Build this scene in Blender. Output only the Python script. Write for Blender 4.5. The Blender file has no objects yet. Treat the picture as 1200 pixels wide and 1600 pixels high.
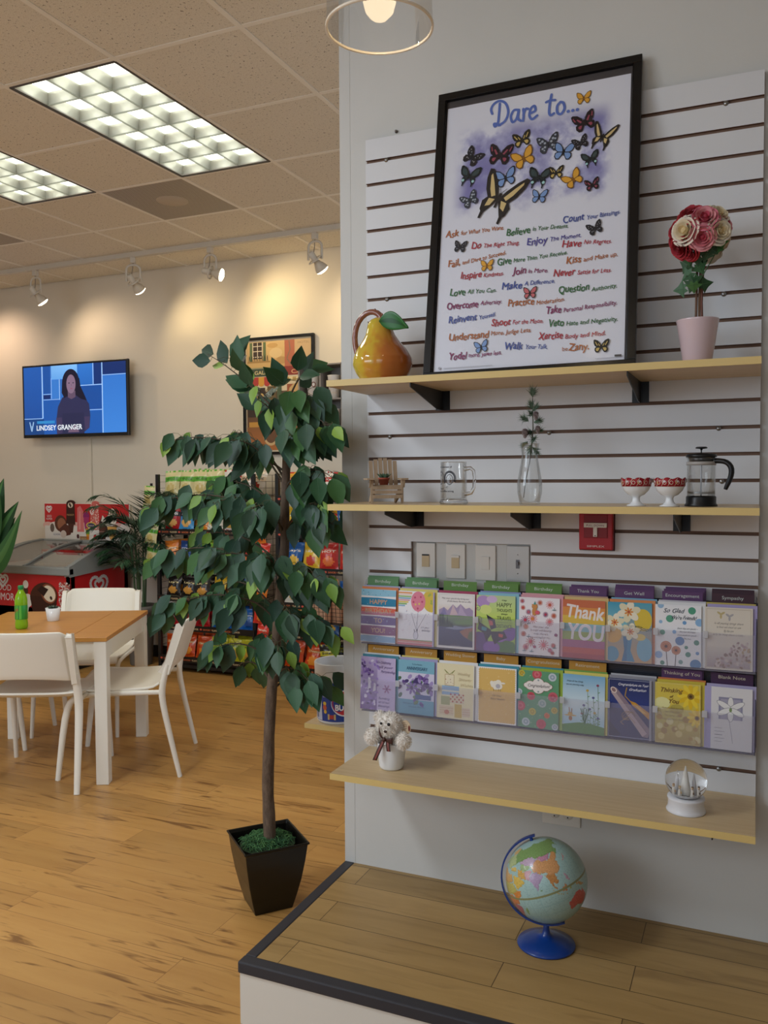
import bpy, math, random
from mathutils import Vector, Matrix, noise
from mathutils.geometry import tessellate_polygon
PI = math.pi
S = bpy.context.scene
C = S.collection
def sr(h):
    if isinstance(h, (tuple, list)): return tuple(h)[:3]
    h = h.lstrip('#'); o = []
    for i in (0, 2, 4):
        c = int(h[i:i+2], 16)/255
        o.append(c/12.92 if c <= .04045 else ((c+.055)/1.055)**2.4)
    return tuple(o)

# ------------------------------------------------------------------ camera, world, lights, exposure
yaw, pitch, roll = 0.410721, -0.0419454, -0.00575883
fv = Vector((-math.sin(yaw)*math.cos(pitch), math.cos(yaw)*math.cos(pitch), math.sin(pitch)))
rv = Vector((math.cos(yaw), math.sin(yaw), 0)); uv_ = rv.cross(fv)
r2 = math.cos(roll)*rv + math.sin(roll)*uv_; u2 = -math.sin(roll)*rv + math.cos(roll)*uv_
cd = bpy.data.cameras.new('camera'); cam = bpy.data.objects.new('camera', cd); C.objects.link(cam)
cam.matrix_world = Matrix(((r2.x, u2.x, -fv.x, 1.20918), (r2.y, u2.y, -fv.y, -2.63959), (r2.z, u2.z, -fv.z, 1.53596), (0, 0, 0, 1)))
cd.sensor_fit = 'VERTICAL'; cd.sensor_height = 36; cd.lens = 1333.4/1600*36
cd.clip_start = .05
S.camera = cam
S.view_settings.view_transform = 'Standard'; S.view_settings.look = 'None'
S.view_settings.gamma = 1; S.view_settings.exposure = 0.1
S.view_settings.use_curve_mapping = False
w = bpy.data.worlds.new('daylight'); S.world = w; w.use_nodes = True
w.node_tree.nodes['Background'].inputs[0].default_value = (.75, .85, 1, 1)
w.node_tree.nodes['Background'].inputs[1].default_value = 1.0
def aim(o, d):
    o.rotation_euler = Vector(d).to_track_quat('-Z', 'Y').to_euler()
def area(name, loc, d, sx, sy, power, col, spread=PI):
    l = bpy.data.lights.new(name, 'AREA'); l.shape = 'RECTANGLE'; l.size = sx; l.size_y = sy
    l.energy = power; l.color = col; l.spread = spread
    o = bpy.data.objects.new(name, l); o.location = loc; aim(o, d); C.objects.link(o); return o
# daylight entering through the shop-front windows behind and to the left of the viewer
area('window_daylight', (-2.6, -4.2, 2.4), (0.42, 1, -.22), 2.6, 1.3, 42, (.80, .90, 1))
area('window_daylight', (0.9, -4.2, 2.5), (-.1, 1, -.2), 1.6, 1.1, 5, (.82, .91, 1))
# recessed fluorescent fixtures
FIX = [(-1.568, .885), (-2.80, .885), (-4.65, .885), (-1.568, -2.3), (-4.0, -2.3)]
for fx, fy in FIX:
    area('fluorescent_light', (fx, fy, 3.235), (0, 0, -1), .5, 1.1, 11 if fy > 0 else (50 if fx > -2 else 24), (1, .96, .85) if fy > 0 else (.84, .92, 1))

# ------------------------------------------------------------------ materials
MC = {}
def mat(name, col=(.8, .8, .8), rough=.5, metal=0, trans=0, ior=1.45, emit=None, es=0, coat=0, spec=.5, alpha=1, sub=0):
    if name in MC: return MC[name]
    m = bpy.data.materials.new(name); m.use_nodes = True
    b = m.node_tree.nodes['Principled BSDF']; I = b.inputs
    I['Base Color'].default_value = (*sr(col), 1); I['Roughness'].default_value = rough
    I['Metallic'].default_value = metal; I['Transmission Weight'].default_value = trans
    I['IOR'].default_value = ior; I['Coat Weight'].default_value = coat
    I['Specular IOR Level'].default_value = spec; I['Alpha'].default_value = alpha
    if emit: I['Emission Color'].default_value = (*sr(emit), 1); I['Emission Strength'].default_value = es
    MC[name] = m; return m
def nm(name, rough=.5, **k):
    m = mat(name, rough=rough, **k); nt = m.node_tree
    return m, nt, nt.nodes['Principled BSDF']
def N(nt, t, **k):
    n = nt.nodes.new(t)
    for a, v in k.items():
        if a.startswith('i_'):
            key = a[2:].replace('_', ' ')
            n.inputs[key].default_value = v
        else: setattr(n, a, v)
    return n
def ramp(nt, fac, stops):
    r = N(nt, 'ShaderNodeValToRGB'); e = r.color_ramp.elements
    while len(e) < len(stops): e.new(.5)
    for x, (p, c) in zip(e, stops):
        x.position = p; x.color = (*sr(c), 1)
    nt.links.new(fac, r.inputs[0]); return r.outputs[0]
def coords(nt, scale=(1, 1, 1), kind='Object', rot=(0, 0, 0)):
    t = N(nt, 'ShaderNodeTexCoord'); mp = N(nt, 'ShaderNodeMapping')
    mp.inputs['Scale'].default_value = scale; mp.inputs['Rotation'].default_value = rot
    nt.links.new(t.outputs[kind], mp.inputs[0]); return mp.outputs[0]
def mix(nt, fac, a, b, mode='MIX'):
    n = N(nt, 'ShaderNodeMix', data_type='RGBA', blend_type=mode)
    if isinstance(fac, (int, float)): n.inputs[0].default_value = fac
    else: nt.links.new(fac, n.inputs[0])
    for s, v in ((6, a), (7, b)):
        if isinstance(v, (tuple, str)): n.inputs[s].default_value = (*sr(v), 1)
        else: nt.links.new(v, n.inputs[s])
    return n.outputs[2]
def bump(nt, bs, h, strength=.3, dist=.01):
    b = N(nt, 'ShaderNodeBump'); b.inputs['Strength'].default_value = strength; b.inputs['Distance'].default_value = dist
    nt.links.new(h, b.inputs['Height']); nt.links.new(b.outputs[0], bs.inputs['Normal'])
def tinted(name, rough, emis=0, coat=0, trans=0, spec=.5, nb=0):
    """material whose local colour comes from the printed colour layer 'Col' of the mesh"""
    m, nt, b = nm(name, rough, coat=coat, trans=trans, spec=spec)
    a = N(nt, 'ShaderNodeAttribute', attribute_name='Col')
    nt.links.new(a.outputs['Color'], b.inputs['Base Color'])
    if emis:
        nt.links.new(a.outputs['Color'], b.inputs['Emission Color']); b.inputs['Emission Strength'].default_value = emis
    if nb:
        n = N(nt, 'ShaderNodeTexNoise', i_Scale=nb, i_Detail=3.0); nt.links.new(coords(nt), n.inputs[0]); bump(nt, b, n.outputs[0], .5, .002)
    return m
PRINT = tinted('printed_card', .45)
GLOSSP = tinted('printed_film', .22)
LEAF = tinted('leaf_fabric', .5)
PETAL = tinted('petal_fabric', .7)
GLAZE = tinted('painted_glaze', .08, coat=.6)
SCREEN = tinted('lit_screen', .3, emis=.62)
CLOTH = tinted('plush', .95)
white_paint, nt, b = nm('white_wall_paint', .6)
n = N(nt, 'ShaderNodeTexNoise', i_Scale=3.0, i_Detail=5.0); nt.links.new(coords(nt), n.inputs[0])
nt.links.new(ramp(nt, n.outputs[0], [(.3, '#cececa'), (.7, '#d3d2ce')]), b.inputs['Base Color'])
n2 = N(nt, 'ShaderNodeTexNoise', i_Scale=140.0, i_Detail=3.0); nt.links.new(coords(nt), n2.inputs[0]); bump(nt, b, n2.outputs[0], .12, .002)
back_paint, nt, b = nm('cream_wall_paint', .6)
n = N(nt, 'ShaderNodeTexNoise', i_Scale=1.2, i_Detail=3.0); nt.links.new(coords(nt), n.inputs[0])
nt.links.new(ramp(nt, n.outputs[0], [(.3, '#d9cfbe'), (.7, '#ddd4c4')]), b.inputs['Base Color'])
# vinyl plank floor of the shop
def planks(name, lo, hi, dark, pl, pw, mortar, rough, streak=.5, sx_=2.8, sy_=30):
    m, nt, b = nm(name, rough)
    cc = coords(nt)
    br = N(nt, 'ShaderNodeTexBrick', offset=.37, offset_frequency=2)
    br.inputs['Scale'].default_value = 1; br.inputs['Brick Width'].default_value = pl; br.inputs['Row Height'].default_value = pw
    br.inputs['Mortar Size'].default_value = .0012; br.inputs['Mortar Smooth'].default_value = .1; br.inputs['Bias'].default_value = 0
    br.inputs['Color1'].default_value = (0, 0, 0, 1); br.inputs['Color2'].default_value = (1, 1, 1, 1); br.inputs['Mortar'].default_value = (.5, .5, .5, 1)
    nt.links.new(cc, br.inputs['Vector'])
    # offset the grain per plank
    vm = N(nt, 'ShaderNodeVectorMath', operation='MULTIPLY_ADD'); nt.links.new(br.outputs['Color'], vm.inputs[0])
    vm.inputs[1].default_value = (7.3, 3.1, 5.7); nt.links.new(coords(nt, (1.1, 9, 1)), vm.inputs[2])
    n1 = N(nt, 'ShaderNodeTexNoise', i_Scale=1.6, i_Detail=6.0, i_Roughness=.6, i_Distortion=.6); nt.links.new(vm.outputs[0], n1.inputs[0])
    base = ramp(nt, n1.outputs[0], [(.25, lo), (.75, hi)])
    vm2 = N(nt, 'ShaderNodeVectorMath', operation='MULTIPLY_ADD'); nt.links.new(br.outputs['Color'], vm2.inputs[0])
    vm2.inputs[1].default_value = (3.3, 8.1, 2.7); nt.links.new(coords(nt, (sx_, sy_, 1)), vm2.inputs[2])
    n2 = N(nt, 'ShaderNodeTexNoise', i_Scale=1.0, i_Detail=3.0, i_Roughness=.55, i_Distortion=1.2); nt.links.new(vm2.outputs[0], n2.inputs[0])
    f = ramp(nt, n2.outputs[0], [(.57, '#000000'), (.70, '#ffffff')])
    sf = N(nt, 'ShaderNodeMath', operation='MULTIPLY'); sf.inputs[1].default_value = streak; nt.links.new(f, sf.inputs[0])
    c1 = mix(nt, sf.outputs[0], base, dark)
    var = ramp(nt, br.outputs['Color'], [(0, '#e2e2e2'), (1, '#ffffff')])
    c2 = mix(nt, 1.0, c1, var, 'MULTIPLY')
    c3 = mix(nt, br.outputs['Fac'], c2, mortar)
    nt.links.new(c3, b.inputs['Base Color'])
    bump(nt, b, n1.outputs[0], .05, .002)
    return m
FLOOR = planks('honey_vinyl_plank', '#bb894a', '#cc9c59', '#6f451d', 1.22, .15, '#94693a', .36, .8)
PLAT = planks('oak_vinyl_plank', '#a2824f', '#bb9962', '#735430', .92, .125, '#4a3720', .42, .38, 2.5, 20)
m, nt, b = nm('ceiling_tile', .9); TILE = m
cc = coords(nt)
n1 = N(nt, 'ShaderNodeTexNoise', i_Scale=75.0, i_Detail=3.0, i_Roughness=.7); nt.links.new(cc, n1.inputs[0])
n3 = N(nt, 'ShaderNodeTexNoise', i_Scale=260.0, i_Detail=1.0); nt.links.new(cc, n3.inputs[0])
f1 = ramp(nt, n1.outputs[0], [(.62, '#e4dccb'), (.66, '#6f6250')])
f3 = ramp(nt, n3.outputs[0], [(.25, '#c8bca6'), (.45, '#ffffff')])
nt.links.new(mix(nt, .6, f1, f3, 'MULTIPLY'), b.inputs['Base Color']); bump(nt, b, n1.outputs[0], .4, .003)
def wood(name, lo, hi, scale=(2, 30, 30), rough=.4, kind='Object'):
    m, nt, b = nm(name, rough)
    n1 = N(nt, 'ShaderNodeTexNoise', i_Scale=1.0, i_Detail=6.0, i_Roughness=.6, i_Distortion=.4); nt.links.new(coords(nt, scale, kind), n1.inputs[0])
    nt.links.new(ramp(nt, n1.outputs[0], [(.3, lo), (.7, hi)]), b.inputs['Base Color']); return m
SHELFW = wood('maple_laminate', '#c9ad82', '#d6bc92', (3, 60, 60), .38)
EDGEW = mat('maple_edge_band', '#dcc07c', .4)
TABLEW = wood('pine_stain', '#b77a33', '#c88f45', (3, 40, 40), .33)
BARK, nt, b = nm('ficus_bark', .85)
n1 = N(nt, 'ShaderNodeTexNoise', i_Scale=1.0, i_Detail=8.0, i_Roughness=.7); nt.links.new(coords(nt, (60, 60, 18)), n1.inputs[0])
nt.links.new(ramp(nt, n1.outputs[0], [(.3, '#4a3b30'), (.7, '#7d6957')]), b.inputs['Base Color']); bump(nt, b, n1.outputs[0], .6, .006)
BLACK = mat('black_metal', '#161719', .4); BLKP = mat('black_plastic', '#141518', .35)
TRIM = mat('black_edge_trim', '#34343a', .55)
WPL = mat('white_plastic', '#eae5d8', .35); WLAC = mat('white_lacquer', '#ece8dc', .4)
SLATW = mat('slat_white_laminate', '#dcdde0', .45); MDF = mat('groove_mdf', '#806352', .8)
ALU = mat('aluminium', '#b9bcc0', .3, 1); STEEL = mat('screw_steel', '#9a9a9a', .3, 1)
PWHITE = mat('white_enamel', '#e4e0d8', .35); CERAM = mat('white_ceramic', '#eceef0', .12, coat=.4)
def glassm(name, tint=(1, 1, 1), mixf=.12, rough=.0, edge=.38):
    m = bpy.data.materials.new(name); m.use_nodes = True; nt = m.node_tree; nt.nodes.clear()
    o = N(nt, 'ShaderNodeOutputMaterial'); t = N(nt, 'ShaderNodeBsdfTransparent'); g = N(nt, 'ShaderNodeBsdfGlossy')
    t.inputs[0].default_value = (*tint, 1); g.inputs['Roughness'].default_value = rough
    lw = N(nt, 'ShaderNodeLayerWeight', i_Blend=.25)
    mm = N(nt, 'ShaderNodeMath', operation='MULTIPLY_ADD'); mm.inputs[1].default_value = edge; mm.inputs[2].default_value = mixf*.3; mm.use_clamp = True
    nt.links.new(lw.outputs['Fresnel'], mm.inputs[0])
    x = N(nt, 'ShaderNodeMixShader'); nt.links.new(mm.outputs[0], x.inputs[0]); nt.links.new(t.outputs[0], x.inputs[1]); nt.links.new(g.outputs[0], x.inputs[2])
    nt.links.new(x.outputs[0], o.inputs[0]); return m
THIN = glassm('thin_clear_glass', (.985, .99, .99), .1)
PANE = glassm('picture_glazing', (.995, .995, .995), .01, .12, .08)
def hazy(name, f, col):
    m = bpy.data.materials.new(name); m.use_nodes = True; nt = m.node_tree; nt.nodes.clear()
    o = N(nt, 'ShaderNodeOutputMaterial'); t = N(nt, 'ShaderNodeBsdfTransparent'); d = N(nt, 'ShaderNodeBsdfPrincipled')
    d.inputs['Base Color'].default_value = (*sr(col), 1); d.inputs['Roughness'].default_value = .15
    x = N(nt, 'ShaderNodeMixShader'); x.inputs[0].default_value = f
    nt.links.new(t.outputs[0], x.inputs[1]); nt.links.new(d.outputs[0], x.inputs[2]); nt.links.new(x.outputs[0], o.inputs[0]); return m
ACRY = hazy('clear_acrylic', .15, '#c4c0d6'); ACRC = hazy('acrylic_clip', .6, '#d6d6dc'); SMOKE = hazy('smoked_acrylic', .93, '#3c3d48')
RIMG = hazy('polished_glass_rim', .75, '#fff3e0')

# ------------------------------------------------------------------ geometry helpers
class G:
    def __init__(s): s.v = []; s.f = []; s.m = []; s.s = []; s.c = []; s.M = None
    def add(s, vs, fs, mi=0, sm=False, col=None, M=None):
        o = len(s.v); M = M or s.M
        for p in vs: s.v.append(tuple(M @ Vector(p)) if M else tuple(p))
        for k, f in enumerate(fs):
            s.f.append(tuple(i+o for i in f)); s.m.append(mi); s.s.append(sm)
            if col is None: s.c.append(None)
            elif isinstance(col, list): s.c.append(col[k])
            else: s.c.append(sr(col))
        return s
    def box(s, x0, x1, y0, y1, z0, z1, mi=0, col=None, M=None):
        return s.add([(x0, y0, z0), (x1, y0, z0), (x1, y1, z0), (x0, y1, z0), (x0, y0, z1), (x1, y0, z1), (x1, y1, z1), (x0, y1, z1)],
                     [(0, 3, 2, 1), (4, 5, 6, 7), (0, 1, 5, 4), (1, 2, 6, 5), (2, 3, 7, 6), (3, 0, 4, 7)], mi, False, col, M)
    def cbox(s, c, d, mi=0, col=None, M=None):
        return s.box(c[0]-d[0]/2, c[0]+d[0]/2, c[1]-d[1]/2, c[1]+d[1]/2, c[2]-d[2]/2, c[2]+d[2]/2, mi, col, M)
    def lathe(s, prof, n=32, mi=0, col=None, sm=True, M=None, cf=None):
        vs = []; fs = []; cc = []
        for r, z in prof:
            for i in range(n): a = 2*PI*i/n; vs.append((max(r, 1e-5)*math.cos(a), max(r, 1e-5)*math.sin(a), z))
        for j in range(len(prof)-1):
            for i in range(n):
                k = (i+1) % n; fs.append((j*n+i, j*n+k, (j+1)*n+k, (j+1)*n+i))
                if cf: cc.append(cf((i+.5)/n, (j+.5)/(len(prof)-1)))
        return s.add(vs, fs, mi, sm, cc if cf else col, M)
    def tube(s, pts, r, n=8, mi=0, col=None, caps=True, sm=True, flat=1.0, M=None, up=None):
        P = [Vector(p) for p in pts]; R = r if isinstance(r, (list, tuple)) else [r]*len(P)
        vs = []; fs = []; ref = Vector(up) if up else None
        for i, p in enumerate(P):
            d = (P[min(i+1, len(P)-1)]-P[max(i-1, 0)]).normalized()
            if ref is None: ref = Vector((0, 0, 1)) if abs(d.z) < .9 else Vector((0, 1, 0))
            a = d.cross(ref)
            if a.length < 1e-4: a = d.cross(Vector((1, 0.1, 0)))
            a.normalize(); b = a.cross(d).normalized()
            if not up: ref = b
            for k in range(n):
                t = 2*PI*k/n + (PI/4 if n == 4 else 0)
                vs.append(p + a*math.cos(t)*R[i] + b*math.sin(t)*R[i]*flat)
        for i in range(len(P)-1):
            for k in range(n): q = (k+1) % n; fs.append((i*n+k, i*n+q, (i+1)*n+q, (i+1)*n+k))
        s.add(vs, fs, mi, sm and n > 4, col, M)
        if caps:
            m = len(P)-1
            s.add(vs[:n], [tuple(range(n))[::-1]], mi, False, col, M); s.add(vs[m*n:], [tuple(range(n))], mi, False, col, M)
        return s
    def sphere(s, c, r, mi=0, col=None, n=16, M=None, sq=(1, 1, 1)):
        k = n//2; vs = []; fs = []
        for j in range(k+1):
            t = PI*j/k
            for i in range(n): a = 2*PI*i/n; vs.append((c[0]+r*sq[0]*math.sin(t)*math.cos(a), c[1]+r*sq[1]*math.sin(t)*math.sin(a), c[2]-r*sq[2]*math.cos(t)))
        for j in range(k):
            for i in range(n): q = (i+1) % n; fs.append((j*n+i, j*n+q, (j+1)*n+q, (j+1)*n+i))
        return s.add(vs, fs, mi, True, col, M)
    def prism(s, poly, a0, a1, axis='y', mi=0, col=None, M=None):
        """poly in the plane perpendicular to axis, extruded a0..a1"""
        n = len(poly)
        def pt(u, v, a): return {'y': (u, a, v), 'x': (a, u, v), 'z': (u, v, a)}[axis]
        vs = [pt(u, v, a0) for u, v in poly] + [pt(u, v, a1) for u, v in poly]
        tr = tessellate_polygon([[Vector((u, v, 0)) for u, v in poly]])
        fs = [tuple(t) for t in tr] + [tuple(i+n for i in t[::-1]) for t in tr]
        fs += [(i, (i+1) % n, (i+1) % n+n, i+n) for i in range(n)]
        return s.add(vs, fs, mi, False, col, M)
    def sheet(s, fn, nu, nv, mi=0, sm=True, col=None, cf=None, M=None, wrap=False):
        vs = []; fs = []; cc = []
        for j in range(nv+1):
            for i in range(nu+1): vs.append(fn(i/nu, j/nv))
        for j in range(nv):
            for i in range(nu):
                a = j*(nu+1)+i; fs.append((a, a+1, a+nu+2, a+nu+1))
                if cf: cc.append(sr(cf((i+.5)/nu, (j+.5)/nv)))
        return s.add(vs, fs, mi, sm, cc if cf else col, M)
    def done(s, name, mats, parent=None, loc=None, bevel=0, seg=2, solid=0, subsurf=0, rot=None, kind=None):
        me = bpy.data.meshes.new(name); me.from_pydata(s.v, [], s.f)
        mats = mats if isinstance(mats, (list, tuple)) else [mats]
        for m in mats: me.materials.append(m)
        me.polygons.foreach_set('material_index', s.m); me.polygons.foreach_set('use_smooth', s.s)
        if any(c is not None for c in s.c):
            at = me.color_attributes.new('Col', 'FLOAT_COLOR', 'CORNER'); buf = []
            for f, c in zip(s.f, s.c):
                if c is None: c = (.8, .8, .8)
                if len(c) and isinstance(c[0], (tuple, list)):
                    for q in c: buf += [*q[:3], 1]
                else: buf += [*c[:3], 1]*len(f)
            at.data.foreach_set('color', buf)
        o = bpy.data.objects.new(name, me); C.objects.link(o)
        if parent: o.parent = parent
        if loc: o.location = loc
        if rot: o.rotation_euler = rot
        if solid: q = o.modifiers.new('t', 'SOLIDIFY'); q.thickness = solid; q.offset = 0
        if bevel: q = o.modifiers.new('b', 'BEVEL'); q.width = bevel; q.segments = seg; q.limit_method = 'ANGLE'; q.harden_normals = False
        if subsurf: q = o.modifiers.new('s', 'SUBSURF'); q.levels = subsurf; q.render_levels = subsurf
        if kind: o['kind'] = kind
        return o
TXT = {}
def glyphs(t):
    if t not in TXT:
        cu = bpy.data.curves.new('txt', 'FONT'); cu.body = t; cu.size = 1; cu.resolution_u = 3; cu.fill_mode = 'FRONT'
        o = bpy.data.objects.new('txt', cu); me = bpy.data.meshes.new_from_object(o)
        vs = [(v.co.x, v.co.y) for v in me.vertices]; fs = [tuple(p.vertices) for p in me.polygons]
        bpy.data.objects.remove(o); bpy.data.curves.remove(cu); bpy.data.meshes.remove(me)
        if vs:
            x0 = min(a for a, _ in vs); x1 = max(a for a, _ in vs)
        else: x0 = x1 = 0
        TXT[t] = (vs, fs, x0, x1)
    return TXT[t]
class Art(G):
    """flat printed artwork in the local x-z plane, facing -y; later layers lie on top"""
    def __init__(s, k=1.0, y=0.0, map=None): super().__init__(); s.k = k; s.l = y; s.step = 2.5e-5; s.map = map; s.off = (0, 0); s.clip = None
    def P(s, x, y):
        if s.clip: x = min(max(x, s.clip[0]), s.clip[2]); y = min(max(y, s.clip[1]), s.clip[3])
        x = x*s.k+s.off[0]; y = y*s.k+s.off[1]
        if s.map: return s.map(x, y, s.l)
        return (x, -s.l, y)
    def lay(s): s.l += s.step
    def up(s, hold): s.l += s.step*(.15 if hold else 1)
    def poly(s, pts, col, hold=False):
        s.up(hold)
        tr = tessellate_polygon([[Vector((u, v, 0)) for u, v in pts]])
        out = []
        for t in tr:
            a, b_, c_ = [pts[i] for i in t]
            cr = (b_[0]-a[0])*(c_[1]-a[1])-(b_[1]-a[1])*(c_[0]-a[0])
            out.append(tuple(t) if cr > 0 else tuple(t[::-1]))
        return s.add([s.P(*p) for p in pts], out, 0, False, col)
    def rect(s, x0, y0, x1, y1, col, hold=False):
        s.up(hold)
        return s.add([s.P(x0, y0), s.P(x1, y0), s.P(x1, y1), s.P(x0, y1)], [(0, 1, 2, 3)], 0, False, col)
    def grad(s, x0, y0, x1, y1, cb, ct):
        s.lay(); cb = sr(cb); ct = sr(ct)
        return s.add([s.P(x0, y0), s.P(x1, y0), s.P(x1, y1), s.P(x0, y1)], [(0, 1, 2, 3)], 0, False, [[cb, cb, ct, ct]])
    def ell(s, x, y, rx, ry=None, col='#000000', n=14, rot=0, hold=False):
        ry = rx if ry is None else ry; c, q = math.cos(rot), math.sin(rot)
        s.up(hold)
        vs = [s.P(x, y)]
        for i in range(n): a = 2*PI*i/n; u = rx*math.cos(a); v = ry*math.sin(a); vs.append(s.P(x+u*c-v*q, y+u*q+v*c))
        return s.add(vs, [(0, i+1, (i+1) % n+1) for i in range(n)], 0, False, col)
    def line(s, pts, w, col, hold=False):
        s.up(hold)
        for (x0, y0), (x1, y1) in zip(pts, pts[1:]):
            s.l += s.step*.04; L = math.hypot(x1-x0, y1-y0) or 1; nx, ny = -(y1-y0)/L*w/2, (x1-x0)/L*w/2
            s.add([s.P(x0-nx, y0-ny), s.P(x1-nx, y1-ny), s.P(x1+nx, y1+ny), s.P(x0+nx, y0+ny)], [(0, 1, 2, 3)], 0, False, col)
        return s
    def text(s, t, x, y, size, col, al='l', sh=0, rot=0, width=None, wave=0, sx=1, hold=False, bold=0):
        s.up(hold)
        l0 = s.l; vs, fs, x0, x1 = glyphs(t); kx = size*sx
        if width: kx = width/max(x1-x0, .01)
        o = {'l': 0, 'c': -(x1-x0)/2*kx, 'r': -(x1-x0)*kx}[al]; c, q = math.cos(rot), math.sin(rot)
        for db in ([(0, 0)] if not bold else [(0, 0), (bold, 0), (0, bold), (bold, bold)]):
            pts = []; s.l += s.step*.25
            for a, b_ in vs:
                u = (a-x0)*kx+o+b_*size*sh+db[0]; v = b_*size+wave*size*math.sin(a*5.1+x*3)+db[1]
                pts.append(s.P(x+u*c-v*q, y+u*q+v*c))
            s.add(pts, fs, 0, False, col)
        s.l = l0
        return s
def thing(name, label, cat, loc=(0, 0, 0), rz=0, group=None, rot=None):
    o = bpy.data.objects.new(name, None); C.objects.link(o); o.location = loc
    o.rotation_euler = rot if rot else (0, 0, rz); o.empty_display_size = .05
    o['label'] = label; o['category'] = cat
    if group: o['group'] = group
    return o
def tag(o, label, cat, group=None, kind=None):
    o['label'] = label; o['category'] = cat
    if group: o['group'] = group
    if kind: o['kind'] = kind
    return o
def struct(o): o['kind'] = 'structure'; return o
def dup(root, loc, rz=None, label=None, group=None, rot=None):
    r = root.copy(); C.objects.link(r); r.location = loc
    if rz is not None: r.rotation_euler = (0, 0, rz)
    if rot: r.rotation_euler = rot
    if label: r['label'] = label
    if group: r['group'] = group
    for ch in list(root.children):
        c = ch.copy(); C.objects.link(c); c.parent = r
        for g in list(ch.children):
            d = g.copy(); C.objects.link(d); d.parent = c
    return r
def arc(cx, cz, r, a0, a1, n): return [(cx+r*math.cos(math.radians(a0+(a1-a0)*i/n)), cz+r*math.sin(math.radians(a0+(a1-a0)*i/n))) for i in range(n+1)]
def rot_to(d, up=(0, 0, 1)):
    """matrix whose local +Z points along d"""
    return Vector(d).to_track_quat('Z', 'Y').to_matrix().to_4x4()

# ------------------------------------------------------------------ room shell
H = 3.28
struct(G().box(-7, 2.6, -4.6, 3.4, -.1, 0).done('floor', FLOOR))
struct(G().box(-7, 2.6, 3.25, 3.4, 0, H+.1).done('wall_back', back_paint))
struct(G().box(-7.12, -7, -4.6, 3.4, 0, H+.1).done('wall_left', back_paint))
struct(G().box(2.45, 2.6, -4.6, 0.019, 0, H+.1).done('wall_right', mat('taupe_wall_paint', '#8f877c', .7)))
struct(G().box(-.1055, 2.6, .019, .17, 0, H).done('wall_center', white_paint, bevel=.003))
# corner guard on the free end of the wall
g = G(); g.box(-.1055, -.066, .0182, .019, .178, H)
struct(g.done('trim_1', white_paint))
g = G(); WX = [(-4.0, -.65), (.1, 1.7)]
zs = (.55, 3.1); xs = [-7, -4.0, -.65, .1, 1.7, 2.6]
g.box(-7, 2.6, -4.6, -4.45, 0, zs[0]).box(-7, 2.6, -4.6, -4.45, zs[1], H)
for a, b_ in ((-7, -4.0), (-.65, .1), (1.7, 2.6)): g.box(a, b_, -4.6, -4.45, zs[0], zs[1])
struct(g.done('wall_front', white_paint))
for i, (a, b_) in enumerate(WX):
    w_ = G().box(a, b_, -4.53, -4.525, zs[0], zs[1]).done('window_%d' % (i+1), THIN); struct(w_)
    f = G()
    for q in (a+.02, b_-.02): f.box(q-.02, q+.02, -4.56, -4.47, *zs)
    for q in (zs[0]+.02, zs[1]-.02): f.box(a, b_, -4.56, -4.47, q-.02, q+.02)
    f.done('window_frame', BLACK, w_)
struct(G().box(-7, -3.3, 3.235, 3.25, 0, .1).box(-3.3, -.1, 3.235, 3.25, 0, .1).done('baseboard_back', BLACK))
# ceiling: tegular tiles and tee grid
X0 = -.643; PX = .617; Y0 = .245; PY = .6385
gx = [X0+PX*k for k in range(-11, 6)]; gy = [Y0+PY*k for k in range(-8, 6)]
DIFF = {(-2.494, 1.522), (-4.345, 1.522+.0)}
cells = []
for x in gx:
    for y in gy:
        x1, y1 = x+PX, y+PY
        if y > 3.24 or x1 > 2.7: continue
        fix = any(abs(x+PX/2-fx) < .2 and abs(y+PY/2-fy) < .5 for fx, fy in FIX)
        if fix: continue
        cells.append((x, y, x1, min(y1, 3.25)))
g = G()
for x, y, x1, y1 in cells: g.box(x+.008, x1-.008, y+.008, y1-.008, H, H+.02)
tl = struct(g.done('ceiling', TILE, bevel=.006, seg=1))
g = G()
for x in gx: g.box(x-.012, x+.012, -4.6, 3.25, H-.002, H+.03)
for y in gy:
    segs = [(-7, 2.6)]
    for fx, fy in FIX:
        if abs(y-fy) < .3:
            segs = [s2 for a_, b_ in segs for s2 in ([(a_, fx-.295), (fx+.295, b_)] if a_ < fx < b_ else [(a_, b_)])]
    for a_, b_ in segs: g.box(a_, b_, y-.012, y+.012, H-.0015, H+.03)
struct(g.done('trim_2', mat('grid_tee', '#f0eadd', .5)))
struct(G().box(-7, 2.6, -4.6, 3.25, H+.14, H+.16).done('ceiling', mat('deck', '#666058', .9)))
# ------------------------------------------------------------------ raised platform
ph = .178; px0, py0 = -.102, -.66
struct(G().box(px0, 2.45, py0, .019, 0, ph-.004).done('trim_3', mat('riser_paint', '#dedad0', .6)))
struct(G().box(px0+.03, 2.45, py0+.03, .019, ph-.004, ph).done('floor', PLAT))
g = G(); g.box(px0-.004, 2.45, py0-.006, py0+.033, ph-.03, ph+.003); struct(g.done('trim_4', TRIM, bevel=.004))
struct(G().box(px0-.004, px0+.033, py0+.0335, .0185, ph-.03, ph+.0025).done('trim_5', TRIM, bevel=.004))

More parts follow.
